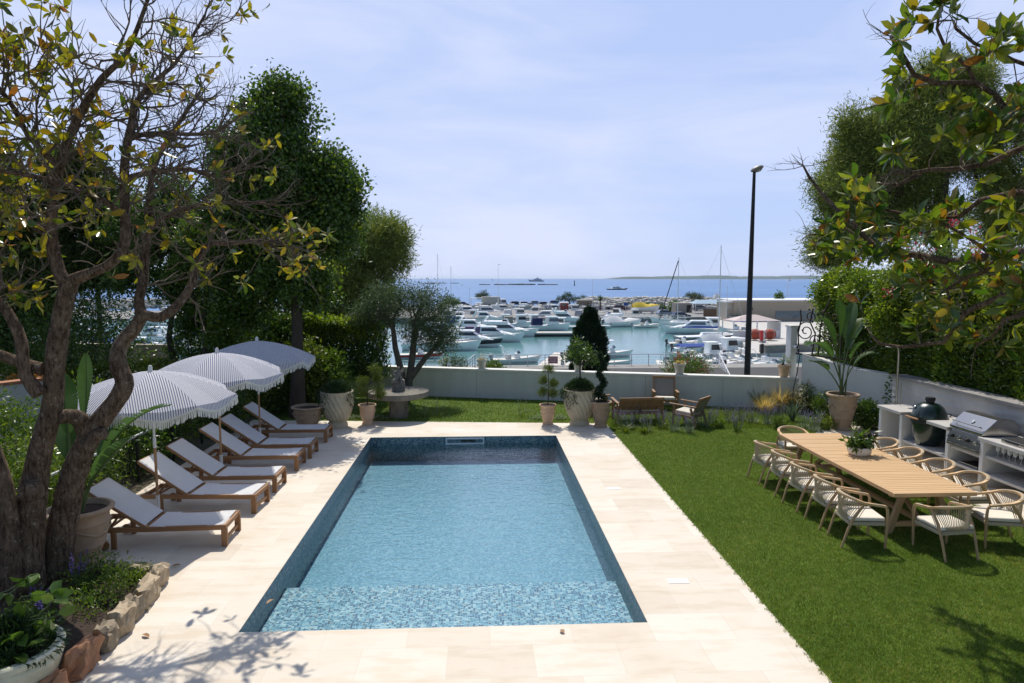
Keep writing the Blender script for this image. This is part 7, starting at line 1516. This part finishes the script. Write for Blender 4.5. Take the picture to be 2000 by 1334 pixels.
bp_ = PY(1122, 556, 900); bo_ = thing('channel_marker', 'thin dark channel marker standing in the sea right of the reef', 'marker', (bp_.x, 900, WZ)); MB().tube([(0, 0, -.2), (0, 0, 5.5)], [.9, .35], 8).build('post', m_black, bo_); MB().ball((0, 0, 6.2), .9, 8).build('topmark', m_black, bo_)
# person standing on the T top boat: one skinned body
def person(loc, rz):
    t = thing('person', 'person in a red top standing on the white T top boat', 'person', loc, rz)
    J = {'pel': (0, 0, .95, .125), 'wst': (0, .01, 1.1, .115), 'chs': (0, 0, 1.32, .15), 'nck': (0, .0, 1.5, .055), 'hed': (0, .02, 1.6, .085), 'top': (0, .01, 1.7, .075)}
    for s, n in ((-1, 'r'), (1, 'l')):
        J.update({'hp' + n: (s * .1, 0, .88, .085), 'kn' + n: (s * .11, .02, .48, .055), 'an' + n: (s * .11, -.02, .08, .035), 'to' + n: (s * .12, .14, .03, .032), 'sh' + n: (s * .19, 0, 1.42, .055), 'eb' + n: (s * .25, .02, 1.15, .04), 'wr' + n: (s * .24, .2, 1.0, .028), 'hn' + n: (s * .22, .29, .98, .03)})
    E_ = [('pel', 'wst'), ('wst', 'chs'), ('chs', 'nck'), ('nck', 'hed'), ('hed', 'top')] + [e for n in 'rl' for e in (('pel', 'hp' + n), ('hp' + n, 'kn' + n), ('kn' + n, 'an' + n), ('an' + n, 'to' + n), ('chs', 'sh' + n), ('sh' + n, 'eb' + n), ('eb' + n, 'wr' + n), ('wr' + n, 'hn' + n))]
    def skin(keys, name, m, grow=0):
        ks = list(keys); me = bpy.data.meshes.new(name); me.from_pydata([J[k][:3] for k in ks], [(ks.index(a), ks.index(b)) for a, b in E_ if a in ks and b in ks], []); o = bpy.data.objects.new(name, me); COL.objects.link(o); o.parent = t
        sm = o.modifiers.new('skin', 'SKIN'); sv = me.skin_vertices[0].data
        for i, k in enumerate(ks): sv[i].radius = (J[k][3] + grow, J[k][3] + grow)
        sv[0].use_root = True; o.modifiers.new('sub', 'SUBSURF').levels = 1; me.materials.append(m); return o
    skin(J.keys(), 'body', mat('sunned skin', (.42, .24, .16), (.38, .22, .15), rough=.6))
    skin(['pel', 'wst', 'chs', 'shr', 'shl', 'ebr', 'ebl'], 'red_top', m_red, .012); skin(['pel', 'hpr', 'hpl', 'knr', 'knl'], 'dark_shorts', m_hblk, .014)
    MB().ball((0, -.005, 1.67), .1, 12, 1.05, .05).build('hair', mat('dark hair', (.02, .015, .012), rough=.6), t); return t
person((PB.x - .95, PB.y + .1, WZ + .62), R(-80))

# ---------------------------------------------------------------- quay furniture, cars, buildings
m_tyre = mat('tyre rubber', (.02, .02, .02), rough=.8); m_rim = mat('wheel rim', (.4, .4, .41), rough=.35, metal=.6)
def car(label, px, py, rz, col, zq=-5.15, L=4.3, van=False):
    p = P(px, py, zq); t = thing('parked_car', label, 'car', (p.x, p.y, zq), R(rz), 'cars parked on the far quay'); m = mat('car paint', col, tuple(c * .92 for c in col), rough=.25, coat=.6); W = .86; H = 1.5 if not van else 1.9
    b = MB(); pf = [(-L / 2, .35), (-L / 2, .85), (-L / 2 + .15, .95), (L / 2 - 1.05, .98), (L / 2 - .15, .80), (L / 2, .62), (L / 2, .35)]
    b.add([(x, y, z) for y in (-W, W) for x, z in pf], [tuple(range(7)), tuple(reversed(range(7, 14)))] + [(i, i + 7, (i + 1) % 7 + 7, (i + 1) % 7) for i in range(7)]); b.build('body', m, t, smooth=0, bevel=.06)
    MB().frus(-L / 2 + .12, L / 2 - 1.0, .93, H, W * .94, W * .74, .45 if not van else .1, .85).build('roof_cabin', m, t, smooth=0, bevel=.06); MB().frus(-L / 2 + .2, L / 2 - 1.05, 1.0, H - .1, W * .95, W * .785, .40 if not van else .09, .72).build('windows', m_win, t, smooth=0)
    for x in (-L / 2 + .85, L / 2 - .85):
        for s in (-1, 1): w_ = MB().lathe([(.0001, -.1), (.3, -.1), (.32, -.06), (.32, .06), (.3, .1), (.0001, .1)], 18).build('wheel', m_tyre, t, loc=(x, s * (W - .08), .32)); w_.rotation_euler = (math.pi / 2, 0, 0); MB().lathe([(.0001, .0), (.19, .0), (.0001, .02)], 12).build('rim', m_rim, w_, loc=(0, 0, -.1 if s > 0 else .1))
for a in ((1008, 597, 15, (.02, .025, .035), 'black car left of the pair of silver cars on the far quay'), (1026, 598, 10, (.02, .03, .08), 'dark blue car parked behind the wheelhouse boat'), (1046, 596, 20, (.30, .32, .34), 'silver car in the row behind the middle boats'), (1064, 598, 5, (.035, .04, .05), 'charcoal car behind the navy canopy boat'),
          (1084, 595, 8, (.12, .14, .2), 'slate blue car left of the red kiosk'), (1102, 600, 0, (.5, .5, .5), 'white car next to the red kiosk'), (985, 600, 10, (.06, .05, .05), 'dark car in front of the truck cab'), (905, 598, 0, (.05, .07, .11), 'dark car at the left behind the round tree'), (872, 600, 0, (.4, .4, .42), 'pale car at the left end of the far quay'),
          (1212, 606, 0, (.10, .03, .05), 'dark red car behind the blue windowed cruiser'), (1230, 604, 0, (.03, .05, .15), 'navy car under the striped awning on the quay'), (1300, 617, 8, (.22, .28, .36), 'blue grey car above the slanting furled sail'), (1330, 622, 12, (.025, .035, .09), 'dark blue car right of the blue grey car'), (1368, 606, 0, (.25, .25, .26), 'grey car by the umbrella pine trunk')): car(a[4], a[0], a[1], a[2], a[3])
car('black car parked before the long beige building', 1520, 621, 10, (.015, .016, .018), -5.2)
p = P(962, 601, -5.15); tk_ = thing('delivery_truck', 'beige box truck parked on the far quay beside the small tree', 'truck', (p.x, p.y, -5.15), R(4)); MB().box((-.6, 0, 2.2), (5.6, 2.3, 2.4)).build('box_body', mat('beige truck box', (.46, .43, .36), (.42, .39, .33), rough=.6), tk_, smooth=0, bevel=.04); MB().frus(2.4, 4.2, .6, 2.7, 1.1, 1.05, 0, .35).build('cab', m_white, tk_, smooth=0, bevel=.08); MB().frus(2.7, 4.26, 1.6, 2.45, 1.11, 1.06, 0, .2).build('windows', m_win, tk_, smooth=0); MB().box((.4, 0, .75), (6.8, 1.6, .3)).build('chassis', m_black, tk_, smooth=0)
for x in (-2.2, 3.2):
    for s in (-1, 1): MB().lathe([(.0001, -.15), (.48, -.15), (.5, 0), (.48, .15), (.0001, .15)], 16).build('wheel', m_tyre, tk_, loc=(x, s * .95, .5)).rotation_euler = (math.pi / 2, 0, 0)
ct_ = thing('crane_hoist', 'small framed hoist standing behind the beige truck', 'hoist', P(930, 604, -5.15)); MB().box((0, 0, 3.3), (3.4, 2, .15)).build('top', m_white, ct_, smooth=0)
for x in (-1.5, 1.5):
    for y in (-.9, .9): MB().box((x, y, 1.6), (.14, .14, 3.3)).build('leg', m_rail, ct_, smooth=0)
# trees on the quay
def qtree(label, px, py, top, els, leaf, nc, r=.18, kind='quay_tree'):
    Y = P(px, py, -5.1).y; return tree(kind, label, [PY(px, py, Y), PY(px + 1, py - 6, Y), PY(px, top, Y)], [el(a, b_, rx, ry, Y) for a, b_, rx, ry in els], r, leaf, nc, 24, .35, .45, .14, 'trees on the far quay', cnt=4)
lf_far = leafmat('quay foliage', [(.03, .06, .02), (.05, .085, .028), (.075, .11, .035)], rough=.6, trans=.25)
qtree('round dark tree at the left end of the far quay', 884, 602, 592, [(884, 588, 15, 12), (880, 592, 10, 8)], lf_dark, 120); qtree('small spreading tree behind the beige truck', 942, 596, 585, [(942, 575, 14, 7), (938, 578, 8, 5)], lf_far, 80); qtree('pale green shrubby tree behind the middle row of boats', 1112, 596, 586, [(1112, 582, 15, 8), (1098, 584, 8, 6)], lf_far, 100); qtree('bushy tree right of the pale shrubby tree', 1136, 596, 588, [(1136, 584, 9, 6)], lf_far, 50)
Yp = P(1355, 606, -5.1).y
tree('umbrella_pine', 'flat topped umbrella pine standing before the breakwater', [PY(1358, 607, Yp), PY(1356, 595, Yp), PY(1355, 584, Yp)], [el(1355, 579, 20, 5, Yp, 2.5), el(1348, 577, 12, 4, Yp, 2), el(1366, 580, 10, 4, Yp, 2)], .14, lf_far, 90, 26, .3, .4, .12, 'trees on the far quay', cnt=6)
for (px, py, rx, ry, lab) in ((1262, 600, 13, 8, 'dark round bush on the quay behind the yellow boat'), (1290, 602, 11, 8, 'dark round bush right of the yellow boat'), (1316, 598, 11, 10, 'tall dark bush behind the slanting furled sail'), (1505, 615, 10, 7, 'green bush before the long beige building'), (1548, 615, 14, 10, 'bright green bush at the right end of the beige building'), (1225, 598, 14, 6, 'pale bush at the foot of the breakwater')):
    Y = P(px, py + ry, -5.1).y; c = PY(px, py, Y); k = (c - V(0, 0, 4)).length / FOC; shrub('quay_bush', lab, (c.x, c.y, c.z - ry * k), (rx * k, ry * k, ry * k), lf_far if 'pale' in lab or 'bright' in lab else lf_dark, 60, 20, .4, .2, 'bushes on the far quay', stems=3)
Yl = P(1172, 606, -5.1).y; pb = PY(1172, 606, Yl); pm = thing('palm_tree', 'palm with drooping fronds behind the dark conifer', 'palm', pb); MB().tube([(0, 0, 0), (.1, 0, 1.2), (0, 0, 2.6)], [.22, .18, .16], 8, jit=.08).build('trunk', m_bark2, pm); blades('fronds', 70, 2.4, 1.1, .28, lf_far, pm, .1, .7, z0=2.5)
# yellow covered boat on the quay, railing, signs, kiosk
yb = P(1262, 612, -5.1); boat('boat in a bright yellow cover laid up on the far quay', 0, 0, 8, 7.6, 'covered', cover='yellow', pos=yb).location.z = -4.5
cr = thing('boat_cradle', 'low trestle under the yellow covered boat', 'trestle', (yb.x, yb.y, -5.15), R(8)); MB().box((-1.6, 0, .3), (.2, 2.2, .6)).build('beam', m_rail, cr, smooth=0); MB().box((1.6, 0, .3), (.2, 1.8, .6)).build('beam', m_rail, cr, smooth=0)
a_, b_ = P(1222, 622, -5.15), P(1338, 627, -5.15); qr = thing('quay_railing', 'white railing with crossed bars along the edge of the far quay', 'railing', (0, 0, 0)); b = MB(); k = 9
for i in range(k + 1): p = a_.lerp(b_, i / k); MB().bar((p.x, p.y, -5.15), (p.x, p.y, -3.95), .09, .09).build('post', m_white, qr, smooth=0)
for z in (-3.98, -4.9): b.bar((a_.x, a_.y, z), (b_.x, b_.y, z), .07, .07)
for i in range(k): p, q = a_.lerp(b_, i / k), a_.lerp(b_, (i + 1) / k); b.bar((p.x, p.y, -4.9), (q.x, q.y, -4.0), .05, .05); b.bar((p.x, p.y, -4.0), (q.x, q.y, -4.9), .05, .05)
b.build('bars', m_white, qr, smooth=0)
def lamp(label, px, ptop, pbase, zq, m, r=.07):
    p = P(px, pbase, zq); top = PY(px, ptop, p.y); h = top.z - zq; t = thing('lamp_post', label, 'lamp post', (p.x, p.y, zq), 0, 'thin lamp posts on the quays'); MB().tube([(0, 0, 0), (0, 0, h)], [r, r * .6], 8).build('pole', m, t); MB().frus(-.1, .75, h - .12, h + .04, .16, .1, .1, .1).build('lamp_head', m, t, smooth=0, bevel=.03)
lamp('white lamp post behind the dark conifer', 1157, 545, 606, -5.15, m_white); lamp('white lamp post before the beige building on the right', 1537, 546, 618, -5.2, m_white, .1); lamp('grey lamp post between the round tree and the truck', 917, 562, 602, -5.15, m_rail); lamp('tall pale pole beside the beige truck', 973, 516, 604, -5.15, m_white, .07)
for (px, py, lab, m) in ((1222, 600, 'blue square sign on a post at the breakwater', m_canv['blue']), (1279, 602, 'purple round sign on a post right of the yellow boat', m_canv['purple'])):
    p = P(px, 612, -5.15); t = thing('quay_sign', lab, 'sign', p, 0, 'signs on the far quay'); MB().tube([(0, 0, 0), (0, 0, 2.6)], .05, 6).build('post', m_rail, t); MB().box((0, -.06, 2.4), (1.1 if 'blue' in lab else .6, .05, .7 if 'blue' in lab else .6)).build('panel', m, t, smooth=0, bevel=.02)
kp_ = P(1102, 605, -5.15); kk = thing('red_kiosk', 'small red kiosk with white roof behind the middle boats', 'kiosk', kp_); MB().box((0, 0, 1.0), (2.2, 2.0, 2.0)).build('walls', mat('faded red boards', (.30, .06, .045), (.24, .05, .04), rough=.7), kk, smooth=0); MB().frus(-1.3, 1.3, 2.0, 2.3, 1.2, .9, .3, .3).build('roof', m_white, kk, smooth=0); MB().box((-.2, -1.01, 1.3), (1.2, .05, .7)).build('window', m_win, kk, smooth=0)
hp_ = P(1142, 604, -5.15); hh = thing('quay_hut', 'low wooden hut with a flat pale roof left of the palm', 'hut', hp_); MB().box((0, 0, 1.3), (4.4, 2.5, 2.6)).build('walls', mat('brown boards', (.26, .21, .16), (.2, .16, .12), scale=3, rough=.8), hh, smooth=0); MB().box((0, 0, 2.7), (4.9, 3.0, .2)).build('roof', m_conc, hh, smooth=0)
# buildings on the right
m_beige = mat('beige cladding', (.42, .345, .27), (.36, .295, .23), scale=1, rough=.85, stretch=(.1, 1, 3)); m_beige2 = mat('pale beige render', (.52, .45, .37), (.47, .40, .33), scale=1, rough=.85)
def bldg(label, px0, px1, pbase, z1, dep, m, roof=True, zq=-5.2, name='harbour_building', trim=True):
    a, c = P(px0, pbase, zq), P(px1, pbase, zq); t = thing(name, label, 'building', ((a.x + c.x) / 2, a.y, zq)); w_ = c.x - a.x; h = z1 - zq; MB().box((0, dep / 2, h / 2), (w_, dep, h)).build('walls', m, t, smooth=0)
    if roof: MB().box((0, dep / 2, h + .15), (w_ + .5, dep + .5, .3)).build('roof', m_white, t, smooth=0)
    return t, w_, h
t, w_, h = bldg('long beige building with a white flat roof along the right quay', 1437, 1640, 627, -.95, 12, m_beige); MB().lathe([(.0001, 0), (.35, 0), (.35, .1), (.0001, .1)], 16).build('porthole', m_black, t, loc=(-w_ / 2 + 3.3, -.02, h * .62)).rotation_euler = (math.pi / 2, 0, 0); MB().box((2, -.06, h * .3), (9, .1, 1.7)).build('glass_screen', m_wing, t, smooth=0)
t, w_, h = bldg('small pale beige building with a grey door beside the beach awnings', 1418, 1444, 626, -1.3, 5, m_beige2); MB().box((-w_ / 2 + .8, -.03, h * .72), (1.6, .06, .6)).build('name_panel', m_conc, t, smooth=0)
t, w_, h = bldg('narrow white service block between the two beige buildings', 1444, 1458, 626, -1.5, 4, m_white, False); MB().lathe([(.0001, 0), (.22, 0), (.22, .06), (.0001, .06)], 14).build('red_badge', m_red, t, loc=(0, -.02, h * .68)).rotation_euler = (math.pi / 2, 0, 0)
t, w_, h = bldg('low stone toilet block by the umbrella pine', 1320, 1352, 611, -2.6, 4, mat('greyish stone render', (.40, .36, .32), (.34, .31, .27), rough=.9), False); MB().box((w_ * .3, -.03, 1.1), (1.2, .06, 1.9)).build('doorway', m_black, t, smooth=0)
t = thing('beach_awning', 'pale blue beach restaurant awning beside the umbrella pine', 'awning', P(1375, 612, -5.15), 0, 'beach restaurant awnings'); m_awn = mat('pale blue awning', (.46, .60, .72), (.4, .54, .66), rough=.8, trans=.2)
MB().frus(-3.2, 3.2, 2.6, 3.5, 2.4, .4, 1.2, 1.2).build('canopy', m_awn, t, smooth=0)
for x in (-3, 0, 3): MB().tube([(x, -2.2, 0), (x, -2.2, 2.65)], .06, 6).build('post', m_white, t)
copy_tree(t, 'wide pale blue awning left of the small beige building', P(1402, 611, -5.15)); 
t = thing('reed_screen', 'brown reed screen in front of the beach awnings', 'screen', P(1400, 618, -5.15)); MB().box((0, 0, .9), (6.5, .15, 1.8)).build('panel', mat('brown reeds', (.22, .15, .10), (.15, .10, .07), scale=20, rough=.95, stretch=(6, 1, .2)), t, smooth=0)
lp_ = PY(1400, 586, 203); t = thing('small_beacon', 'little white square beacon on the breakwater', 'beacon', (lp_.x, 203, lp_.z - .6)); MB().frus(-.9, .9, 0, 2.1, .9, .8, .08, .08).build('tower', m_white, t, smooth=0); MB().lathe([(.3, 2.1), (.3, 2.5), (.0001, 2.7)], 10).build('lantern', m_conc, t)
cp_ = PY(1420, 590, 145); t = thing('slim_pole', 'slim dark pole standing before the small beige building', 'pole', (cp_.x, 145, -5.2)); MB().tube([(0, 0, 0), (0, 0, PY(1420, 558, 145).z + 5.2)], [.08, .05], 6).build('shaft', m_rail, t)
ap_ = P(1521, 592, -.9); t = thing('roof_bush', 'small dark conical bush standing on the sea wall', 'bush', PY(1521, 592, 152)); crown('foliage', [(V(0, 0, 1.0), (.9, .8, 1.3))], 50, 16, .25, .4, .2, lf_dark, t, .5)
# canvas shelter, net balls, pump
g0 = P(1478, 660, -5.2); t = thing('canvas_shelter', 'white canvas shelter with a pinkish roof on the right quay', 'shelter', g0, R(4)); q0 = P(1428, 660, -5.2); q1 = P(1526, 660, -5.2); hw = (q1.x - q0.x) / 2
MB().add([(-hw, 0, 2.6), (hw, 0, 2.6), (hw, 4, 2.6), (-hw, 4, 2.6), (-hw * .2, 2, 3.5), (hw * .2, 2, 3.5)], [(0, 1, 5, 4), (1, 2, 5), (2, 3, 4, 5), (3, 0, 4), (3, 2, 1, 0)]).build('roof', mat('pinkish canvas', (.56, .46, .44), (.5, .42, .4), rough=.8), t, smooth=0)
for (x, y) in ((-hw, 0), (hw, 0), (hw, 4), (-hw, 4), (0, 0)): MB().box((x * .98, y, 1.3), (.14, .14, 2.6)).build('post', m_white, t, smooth=0)
MB().box((0, .05, .55), (hw * 1.9, .06, 1.1)).build('lower_panel', m_canv['white'], t, smooth=0); MB().box((hw * .97, 2, 1.2), (.05, 3.8, 2.3)).build('side_panel', m_canv['white'], t, smooth=0)
for (px, lab) in ((1474, 'orange red ball of nets on the right quay, left of the pump'), (1503, 'orange red ball of nets on the right quay, right of the pump')):
    p = P(px, 664, -5.2); t = thing('net_ball', lab, 'net ball', p, 0, 'balls of orange netting'); MB().ball((0, 0, .85), .95, 18, .85, .06).build('netting', mat('orange red netting', (.42, .085, .045), (.26, .05, .03), scale=7, rough=.9, bump=1, bscale=20), t)
    b = MB()
    for k in range(5): a = k * 1.2566; b.tube([(math.cos(a) * .97 * math.sin(u), math.sin(a) * .97 * math.sin(u), .85 - math.cos(u) * .82) for u in np.linspace(.2, 2.9, 9)], .025, 4)
    b.build('rope', m_deckb, t)
p = P(1487, 668, -5.2); t = thing('fuel_pump', 'red and white fuel post between the two orange net balls', 'pump', p); MB().box((0, 0, .95), (.45, .4, 1.5)).build('cabinet', m_red, t, smooth=0, bevel=.04); MB().box((.35, 0, 1.0), (.3, .35, 1.4)).build('hose_panel', m_white, t, smooth=0, bevel=.03); MB().box((.1, 0, .1), (.9, .6, .2)).build('plinth', m_conc, t, smooth=0); MB().tube([(.35, -.2, 1.5), (.5, -.3, .8), (.35, -.25, .4)], .03, 6).build('hose', m_black, t)
t = thing('mooring_bollard', 'black and white bollard on the quay edge below the pump', 'bollard', P(1488, 690, -5.2)); MB().lathe([(.22, 0), (.2, 1.1), (.24, 1.15), (.0001, 1.25)], 12).build('post', m_black, t)
for i, (px, py) in enumerate(((1432, 627), (1450, 628))):
    t = thing('waste_bin', ('dark wheeled bin before the small beige building', 'dark wheeled bin before the narrow white block')[i], 'bin', P(px, py, -5.2), 0, 'wheeled bins on the quay'); MB().frus(-.7, .7, .15, 1.2, .5, .6, -.1, -.1).build('tub', m_ghull, t, smooth=0, bevel=.03); MB().box((0, 0, 1.24), (1.65, 1.25, .1)).build('lid', m_hblk, t, smooth=0)

# ---------------------------------------------------------------- promenade railing, ramp, sign, street lamp
def railing(label, pts, h=1.0, step=1.5, group='promenade railings', lines=4, m=None):
    t = thing('metal_railing', label, 'railing', pts[0], 0, group); o = Vector(pts[0]); m = m or m_rail; b = MB()
    for i in range(len(pts) - 1):
        a, c = Vector(pts[i]) - o, Vector(pts[i + 1]) - o; n = max(1, round((c - a).length / step))
        for k in range(n + (1 if i == len(pts) - 2 else 0)): p = a.lerp(c, k / n); MB().bar(p, p + V(0, 0, h), .06, .06).build('post', m, t, smooth=0)
        b.tube([a + V(0, 0, h), c + V(0, 0, h)], .035, 6)
        for j in range(1, lines): b.tube([a + V(0, 0, h * j / lines), c + V(0, 0, h * j / lines)], .014, 4)
    b.build('rails', m, t); return t
RY, RZ = 60.5, -3.86
def rp(px, Y=RY): p = PY(px, 700, Y); return V(p.x, Y, RZ)
railing('long galvanised railing along the promenade carrying the red sign', [rp(928), rp(1400)], 1.02, 1.55)
railing('galvanised railing on the left of the promenade gap', [rp(790, 56), rp(913, 56), rp(927, 60.3)], 1.1, 1.6)
a_, b_ = PY(1404, 697, 60.5), PY(1426, 733, 52); railing('white railing sloping down beside the ramp by the oleander', [V(a_.x, a_.y, RZ + .1), V(b_.x, b_.y, b_.z - 1.0)], 1.0, 1.3, lines=5, m=m_white)
sp0, sp1 = PY(1070.5, 696, RY - .12), PY(1089.5, 710, RY - .12)
sg_ = thing('red_sign', 'red warning sign with three lines of white letters on the railing', 'sign', ((sp0.x + sp1.x) / 2, RY - .12, (sp0.z + sp1.z) / 2)); sw, sh_ = sp1.x - sp0.x, sp0.z - sp1.z
MB().box((0, 0, 0), (sw, .03, sh_)).build('panel', mat('dark red enamel', (.26, .022, .028), (.22, .02, .025), rough=.5), sg_, smooth=0, bevel=.005)
m_let = mat('white lettering', (.75, .66, .66), (.72, .63, .63), rough=.6)
for txt, z, s in (('DANGER', .27, .19), ('ACCES', .0, .19), ('INTERDIT', -.27, .18)):
    cu = bpy.data.curves.new('lettering', 'FONT'); cu.body = txt; cu.size = s * sh_ / .63 * 1.05; cu.align_x = 'CENTER'; cu.align_y = 'CENTER'; cu.extrude = .003; cu.offset = .004
    to = bpy.data.objects.new('lettering', cu); COL.objects.link(to); bpy.context.view_layer.update(); me = bpy.data.meshes.new_from_object(to.evaluated_get(bpy.context.evaluated_depsgraph_get())); bpy.data.objects.remove(to)
    me.materials.append(m_let); lo_ = bpy.data.objects.new('lettering', me); COL.objects.link(lo_); lo_.parent = sg_; lo_.location = (0, -.0195, z * sh_); lo_.rotation_euler = (math.pi / 2, 0, 0)
lb = PY(1458, 770, 30); lt_z = PY(1474, 334, 30).z; zb = -2.0
sl_ = thing('street_lamp', 'tall black street lamp beyond the garden wall against the sky', 'street lamp', (lb.x, 30, zb)); MB().tube([(0, 0, 0), (0, 0, 1.2), (.0, 0, 5), (.03, 0, lt_z - zb)], [.145, .14, .12, .065], 12).build('pole', m_black, sl_); MB().lathe([(.24, 0), (.24, .06), (.17, .1), (.0001, .1)], 16).build('base_plate', m_black, sl_)
hd_ = MB(); hd_.ball((0, 0, 0), .24, 16, .5); hb_ = hd_.build('lamp_head', mat('aged grey housing', (.30, .29, .25), (.22, .21, .18), rough=.5), sl_, loc=(.14, -.02, lt_z - zb + .10)); hb_.scale = (1.25, .9, 1.0); hb_.rotation_euler = (0, R(-22), 0)
ln_ = MB().ball((0, 0, 0), .17, 14, .45).build('lens', mat('milky lens', (.6, .6, .55), rough=.2), sl_, loc=(.2, -.02, lt_z - zb + .03)); ln_.rotation_euler = (0, R(-22), 0)
lp2 = PY(198, 680, 27); t = thing('lamp_post', 'black lamp post behind the magnolia at the left, before the boats', 'lamp post', (lp2.x, 27, -1.8), 0, 'thin lamp posts on the quays'); MB().tube([(0, 0, 0), (0, 0, 8.5)], [.11, .07], 10).build('pole', m_black, t); MB().frus(-.1, .8, 8.4, 8.6, .16, .1, .1, .1).build('lamp_head', m_black, t, smooth=0)
# wrought iron ornament at the corner: scrolls
io = V(10.1, 19.75, 1.68); it = thing('iron_gate_scrolls', 'wrought iron scrollwork panel at the corner above the white side wall', 'railing', (io.x, io.y, 1.84), R(-55))
def scroll(cx, cz, r, turns, a0, s=1, w=.022):
    return [V(cx + s * r * (1 - i / 26 * .82) * math.cos(a0 + turns * 6.283 * i / 26), 0, cz + r * (1 - i / 26 * .82) * math.sin(a0 + turns * 6.283 * i / 26)) for i in range(27)]
for (cx, cz, r, tn, a0, s) in ((-.42, .55, .30, 1.6, 1.2, 1), (-.1, .30, .20, 1.4, -1.0, -1), (.2, .62, .30, 1.6, 2.0, -1), (.48, .30, .24, 1.5, .4, 1), (-.3, 1.0, .16, 1.3, -.5, 1), (.1, 1.1, .18, 1.3, 3.0, 1), (.5, .95, .2, 1.4, -1.2, -1)):
    MB().tube(scroll(cx, cz, r, tn, a0, s), .018, 6).build('scroll', m_iron, it)
for (pts) in ([(-.62, 0, -.15), (-.66, 0, .5), (-.58, 0, .9), (-.62, 0, 1.2)], [(0, 0, -.15), (.02, 0, .6), (.1, 0, 1.1), (.3, 0, 1.55)], [(.66, 0, -.2), (.68, 0, .6), (.62, 0, 1.1), (.8, 0, 1.7)], [(-.2, 0, -.15), (-.12, 0, .5), (-.3, 0, .85), (-.22, 0, 1.25)]): MB().tube(pts, .022, 7).build('bar', m_iron, it)
MB().bar((-.7, 0, -.14), (.9, 0, -.18), .04, .05).build('bottom_rail', m_iron, it, smooth=0)
b = MB(); rr = random.Random(4)
for i in range(16): MB().ball((rr.uniform(-.6, .6), 0, rr.uniform(.1, 1.3)), .035, 6, 1, .2).build('iron_bud', m_iron, it)

# ---------------------------------------------------------------- statue on the stone table: one skinned figure seated on a rock
stt = thing('garden_statue', 'weathered grey stone statue of a seated winged child on the stone table', 'statue', ST + V(0, 0, .772), R(10)); m_stat = mat('weathered statue stone', (.25, .235, .21), (.12, .115, .105), scale=12, rough=.95, bump=.5, bscale=40)
MB().box((0, 0, .05), (.36, .3, .1)).build('plinth', m_stat, stt, smooth=0, bevel=.015); MB().rock((0, .02, .2), (.36, .3, .30), .3, 4, .2).build('rock_seat', m_stat, stt, smooth=30, bevel=.01)
jn = [(0, 0, .37, .065), (0, -.005, .45, .06), (0, -.01, .54, .068), (0, -.015, .60, .03), (.01, -.03, .655, .05), (.01, -.03, .70, .042), (-.06, -.06, .36, .05), (-.08, -.15, .33, .036), (-.08, -.16, .20, .026), (-.08, -.2, .16, .022), (.06, -.06, .36, .05), (.08, -.14, .36, .036), (.07, -.15, .24, .026), (.07, -.19, .2, .022), (-.08, -.01, .56, .028), (-.15, -.04, .50, .022), (-.10, -.1, .46, .018), (-.06, -.12, .47, .018), (.08, -.01, .56, .028), (.16, -.02, .55, .022), (.13, -.05, .63, .018), (.09, -.06, .66, .018)]
ed = [(0, 1), (1, 2), (2, 3), (3, 4), (4, 5), (0, 6), (6, 7), (7, 8), (8, 9), (0, 10), (10, 11), (11, 12), (12, 13), (2, 14), (14, 15), (15, 16), (16, 17), (2, 18), (18, 19), (19, 20), (20, 21)]
me = bpy.data.meshes.new('figure'); me.from_pydata([j[:3] for j in jn], ed, []); fo_ = bpy.data.objects.new('figure', me); COL.objects.link(fo_); fo_.parent = stt; fo_.modifiers.new('skin', 'SKIN')
for i, j in enumerate(jn): me.skin_vertices[0].data[i].radius = (j[3], j[3])
me.skin_vertices[0].data[0].use_root = True; fo_.modifiers.new('sub', 'SUBSURF').levels = 2; me.materials.append(m_stat)
for s in (-1, 1):
    MB().add([(s * .03, .05, .52), (s * .10, .09, .60), (s * .19, .10, .62), (s * .14, .09, .52), (s * .07, .07, .44), (s * .03, .07, .52), (s * .10, .115, .60), (s * .19, .12, .62), (s * .14, .11, .52), (s * .07, .09, .44)], [(0, 1, 2, 3, 4), (9, 8, 7, 6, 5)] + [(i, 5 + i, 5 + (i + 1) % 5, (i + 1) % 5) for i in range(5)]).build('wing', m_stat, stt, smooth=0, bevel=.006)
# ---------------------------------------------------------------- sea haze: one even box of air round everything
m, nt, out = newmat('sea haze'); vp = nd(nt, 'ShaderNodeVolumePrincipled', Color=(.72, .84, 1.0, 1), Density=5e-5, Anisotropy=.2)
nt.links.new(vp.outputs[0], out.inputs['Volume'])
hz = MB().box((0, 5700, 10.5), (24600, 12200, 37)).build('haze', m, None, smooth=0); tag(hz, 'thin bluish sea haze filling the air over the water', 'haze', kind='stuff')
